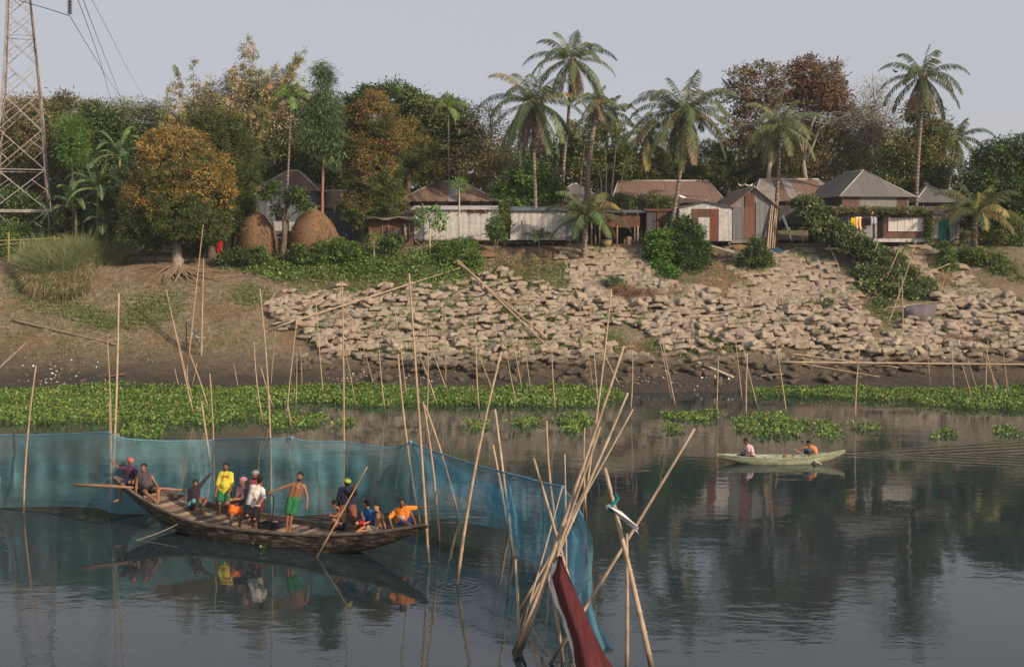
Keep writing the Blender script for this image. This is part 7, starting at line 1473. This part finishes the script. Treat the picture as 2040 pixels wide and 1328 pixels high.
# D yellow
yD = stand(Z1, (1510, 752)); t_, j_, d_ = person('heavy man in yellow shirt and green shorts standing', Z1, dict(head=(1578, 255), neck=(1580, 295), sl=(1530, 325), sr=(1635, 330), el=(1497, 430), wl=(1480, 520), er=(1643, 440), wr=(1612, 520), hl=(1530, 505), hr=(1600, 505), kl=(1516, 625), al=(1512, 735), kr=(1604, 630), ar=(1606, 750)), yD, (.05, -1, -.05), 1, 1.03, 'shirt', clothm('yellow_shirt', (.60, .52, .06)), 1.0, clothm('green_shorts', (.02, .13, .06)), .92, 'hair', fat=1.25, sg=dict(kl=-1, kr=-1))
def chestprint(t_, d_, mat, rows, name='chest_print', up0=-.04, fatp=.18):
    mb = MB()
    for (y0, h, n, w_) in rows:
        for k in range(n):
            c_ = d_['ch'] + d_['f'] * fatp + d_['rt'] * (w_ * ((k + .5) / n - .5)) + Vector((0, 0, up0 + y0)); M = Matrix.Rotation(math.atan2(d_['f'].x, -d_['f'].y), 3, 'Z'); mb.box(c_, (w_ / n * .62, .05, h * (1 if k % 3 else .7)), M=M)
    mb.build(name, mat, t_)
chestprint(t_, d_, plain('red_print', (.5, .08, .02), .8), [(0, .05, 6, .20), (-.06, .02, 9, .22)], fatp=.105)
# E
yE = stand(Z1, (1660, 885)); person('smiling man in striped dark tee, orange shorts and pink headcloth, arms forward', Z1, dict(head=(1755, 402), neck=(1752, 445), sl=(1700, 478), sr=(1778, 492), el=(1690, 565), wl=(1612, 605), er=(1740, 575), wr=(1650, 588), hl=(1655, 650), hr=(1712, 655), kl=(1640, 745), al=(1622, 865), kr=(1722, 765), ar=(1720, 880), footl=(-.5, -.9, -.1), footr=(-.3, -1, -.1)), yE + .12, (-.6, -.85, 0), 0, .97, 'shirt', clothm('dark_striped_tee', (.11, .06, .075)), .95, clothm('orange_shorts', (.75, .17, .02)), .8, 'cloth', plain('pink_checked_cloth', (.40, .16, .24), .85, .6, 30), sg=dict(torso=-.08, el=-1, wl=-1, er=-1, wr=-1))
# F behind
yF = 35.75; person('man in red plaid shirt and grey headcloth standing behind the white shirted man', Z1, dict(head=(1880, 335), neck=(1884, 375), sl=(1840, 405), sr=(1925, 412), el=(1822, 500), wl=(1810, 570), er=(1935, 500), wr=(1930, 590), hl=(1850, 590), hr=(1915, 590), kl=(1850, 720), al=(1845, 820), kr=(1920, 725), ar=(1918, 835)), yF, (-.4, -1, 0), 1, 1.0, 'shirt', plain('red_plaid', (.20, .05, .06), .85, .8, 25), .8, clothm('dark_red_shorts', (.22, .015, .03)), .9, 'cloth', plain('grey_patterned_cloth', (.28, .25, .25), .85, .6, 30), beard=True)
# G white shirt, seen from behind, hands clasped
yG = stand(Z1, (1880, 900)); person('man in white shirt and black shorts, back to camera, hands clasped behind', Z1, dict(head=(1928, 388), neck=(1912, 430), sl=(1850, 455), sr=(1955, 490), el=(1868, 560), wl=(1895, 612), er=(1968, 570), wr=(1925, 620), hl=(1815, 655), hr=(1885, 660), kl=(1795, 745), al=(1818, 850), kr=(1872, 780), ar=(1885, 888), footl=(-.9, -.3, -.1), footr=(-.1, 1, -.1)), yG, (.35, 1, 0), 0, .98, 'shirt', tee_w, .85, clothm('black_long_shorts', (.014, .013, .016)), 1.15, 'hair', fat=1.05, sg=dict(el=-1, wl=-1, er=-1, wr=-1, torso=-.02))
# H shirtless
yH = stand(Z2, (400, 860)); person('shirtless bearded man in green shorts standing with one arm stretched to the pole', Z2, dict(head=(526, 262), neck=(520, 312), sl=(440, 345), sr=(568, 362), el=(325, 385), wl=(225, 425), er=(603, 475), wr=(598, 570), hl=(425, 500), hr=(495, 505), kl=(395, 670), al=(378, 828), kr=(428, 690), ar=(410, 840), footl=(-.7, -.7, -.1), footr=(0, -1, -.1)), yH, (-.25, -1, 0), 0, 1.0, None, None, 0, clothm('bright_green_shorts', (.025, .16, .06)), .95, 'hair', beard=True, slim=.95, sg=dict(kl=-1))
# I back, punting
yI = stand(Z2, (850, 860)); person('man in navy long sleeves, brown shorts and green cap, back turned, punting', Z2, dict(head=(1030, 335), neck=(1028, 378), sl=(958, 398), sr=(1090, 402), el=(928, 500), wl=(950, 560), er=(1125, 455), wr=(1112, 370), hl=(1010, 575), hr=(1082, 575), kl=(895, 700), al=(850, 835), kr=(1095, 715), ar=(1100, 835), footl=(-.9, -.2, -.1), footr=(.2, .9, -.1)), yI + .25, (-.1, 1, 0), 1, 1.0, 'shirt', clothm('navy_long_shirt', (.025, .025, .05)), 1.95, clothm('brown_shorts', (.20, .075, .045)), .95, 'cap', plain('green_yellow_cap', (.32, .38, .06), .8, .6, 30), sg=dict(er=-1, wr=-1, el=-1, wl=1))
mb = MB(); a, b_ = atz(*Z2(705, 1122)), W(*Z2(1243, 158), 33.2); hp = W(*Z2(870, 750), 33.3)
pole(a, b_, .032, 'punt pole held aslant by the man in the green cap', bamboo_mat('fresh_bamboo', (.55, .36, .16), (.38, .24, .11)), None, bow=.0, name='punt_pole')
# J seated behind I
person('older shirtless man in navy shorts sitting behind the punting man', Z2, dict(head=(900, 562), neck=(940, 612), sl=(955, 645), sr=(1010, 672), el=(900, 690), wl=(850, 672), er=(985, 760), wr=(930, 770), hl=(985, 800), hr=(1020, 810), kl=(880, 720), al=(830, 830), kr=(915, 760), ar=(890, 850), footl=(-.9, -.3, -.1), footr=(-.9, -.3, -.1)), 34.35, (-1, -.25, 0), 0, .96, None, None, 0, clothm('navy_shorts', (.03, .035, .08)), .8, 'hair', sg=dict(kl=-1, kr=-1, el=-1, er=-1))
person('young man in blue tee and red shorts sitting, turned left', Z2, dict(head=(1237, 552), neck=(1248, 600), sl=(1222, 635), sr=(1295, 645), el=(1200, 725), wl=(1185, 665), er=(1285, 740), wr=(1225, 760), hl=(1255, 775), hr=(1295, 780), kl=(1130, 760), al=(1110, 850), kr=(1140, 780), ar=(1130, 855), footl=(-.9, -.3, -.1), footr=(-.9, -.3, -.1)), 33.75, (-1, .1, 0), 2, .95, 'tee_shirt', clothm('blue_tee', (.02, .09, .24)), .9, clothm('crimson_shorts', (.35, .015, .03)), .9, 'hair', sg=dict(kl=-1, kr=-1))
person('shirtless boy in khaki shorts sitting, looking back at the camera', Z2, dict(head=(1343, 592), neck=(1368, 640), sl=(1350, 668), sr=(1410, 678), el=(1375, 755), wl=(1398, 825), er=(1425, 765), wr=(1440, 820), hl=(1340, 828), hr=(1395, 828), kl=(1200, 805), al=(1130, 850), kr=(1215, 840), ar=(1140, 860), footl=(-.9, -.3, -.1), footr=(-.9, -.3, -.1)), 33.35, (-.5, -1, 0), 2, .86, None, None, 0, plain('khaki_print', (.35, .28, .20), .85, .5, 25), .75, 'hair', slim=.86, sg=dict(kl=-1, kr=-1, al=-1, ar=-1))
t_, j_, d_ = person('man in orange tee sitting on the right tip, arm out to the pole', Z2, dict(head=(1612, 545), neck=(1612, 592), sl=(1545, 632), sr=(1682, 600), el=(1478, 705), wl=(1512, 810), er=(1772, 596), wr=(1858, 592), hl=(1590, 785), hr=(1650, 785), kl=(1648, 755), al=(1735, 798), kr=(1700, 635), ar=(1765, 785), footl=(.8, -.5, -.1), footr=(.6, -.7, -.1)), 33.15, (-.05, -1, -.25), 1, 1.0, 'tee_shirt', clothm('orange_tee', (.75, .22, .03)), .85, clothm('royal_blue_shorts', (.02, .05, .25)), .7, 'hair', sg=dict(kl=-1, kr=-1, al=-1, ar=1, el=-1, wl=-1, er=1, wr=-1, neck=-.06, torso=-.1))
chestprint(t_, d_, plain('white_print', (.8, .78, .72), .8, bumpd=0), [(-.10, .05, 7, .20), (-.15, .02, 8, .16)], fatp=.12)
GS = 'people in the small boat'
person('man in pink shirt and dark trousers sitting low in the small boat bow', Z3, dict(head=(545, 245), neck=(566, 288), sl=(568, 312), sr=(618, 322), el=(598, 392), wl=(548, 425), er=(628, 390), wr=(575, 430), hl=(600, 440), hr=(632, 440), kl=(520, 385), al=(490, 445), kr=(530, 400), ar=(500, 450), footl=(-.9, -.3, -.1), footr=(-.9, -.3, -.1)), 47.75, (-1, -.15, -.1), 1, .95, 'shirt', clothm('pale_pink_shirt', (.62, .42, .46)), .85, clothm('dark_trousers', (.05, .05, .075)), 1.9, 'hair', group=GS, fat=1.05)
person('man in orange tee and blue grey trousers paddling, bent forward in the small boat', Z3, dict(head=(1350, 275), neck=(1388, 305), sl=(1368, 322), sr=(1428, 335), el=(1280, 338), wl=(1185, 348), er=(1425, 392), wr=(1320, 428), hl=(1400, 425), hr=(1440, 425), kl=(1320, 335), al=(1310, 435), kr=(1345, 345), ar=(1330, 440), footl=(-.9, -.3, -.1), footr=(-.9, -.3, -.1)), 47.75, (-1, -.3, -.2), 0, .95, 'tee_shirt', clothm('faded_orange_tee', (.66, .24, .09)), .85, clothm('blue_grey_trousers', (.07, .085, .13)), 1.9, 'hair', group=GS)
t = thing('paddle', 'thin pale paddle held across the side of the small boat', 'paddle', W(*Z3(1290, 430), 47.4)); a, b_ = W(*Z3(1150, 340), 47.7), W(*Z3(1510, 540), 47.0); mb = MB(); mb.tube([a, b_], .018, 6); mb.build('shaft', M_WOODP, t); mb = MB(); mb.beam(b_.lerp(a, .22), b_, .11, .02); mb.build('blade', M_WOODP, t)
# person in red standing in the shade left of the haystacks
person('person in a red wrap standing half hidden under the mango trees', lambda x, y: (x, y), dict(head=(437, 468), neck=(437, 474), sl=(432.5, 476), sr=(441.5, 476), el=(431, 484), wl=(433, 491), er=(443, 484), wr=(441, 491), hl=(434.5, 490), hr=(439.5, 490), kl=(434, 501), al=(434, 512), kr=(440, 501), ar=(440, 512)), 89.0, (.3, -1, 0), 1, .95, 'tunic', clothm('red_tunic', (.40, .01, .015)), 1.5, clothm('red_wrap', (.35, .012, .02)), 1.7, 'hair', group=None)
# a white flower and a floating plastic scrap among the hyacinths
for o in [o for o in COL.objects if o.parent is None and 'label' in o and len(o['label'].split()) > 16]: o['label'] = ' '.join(o['label'].split()[:16])
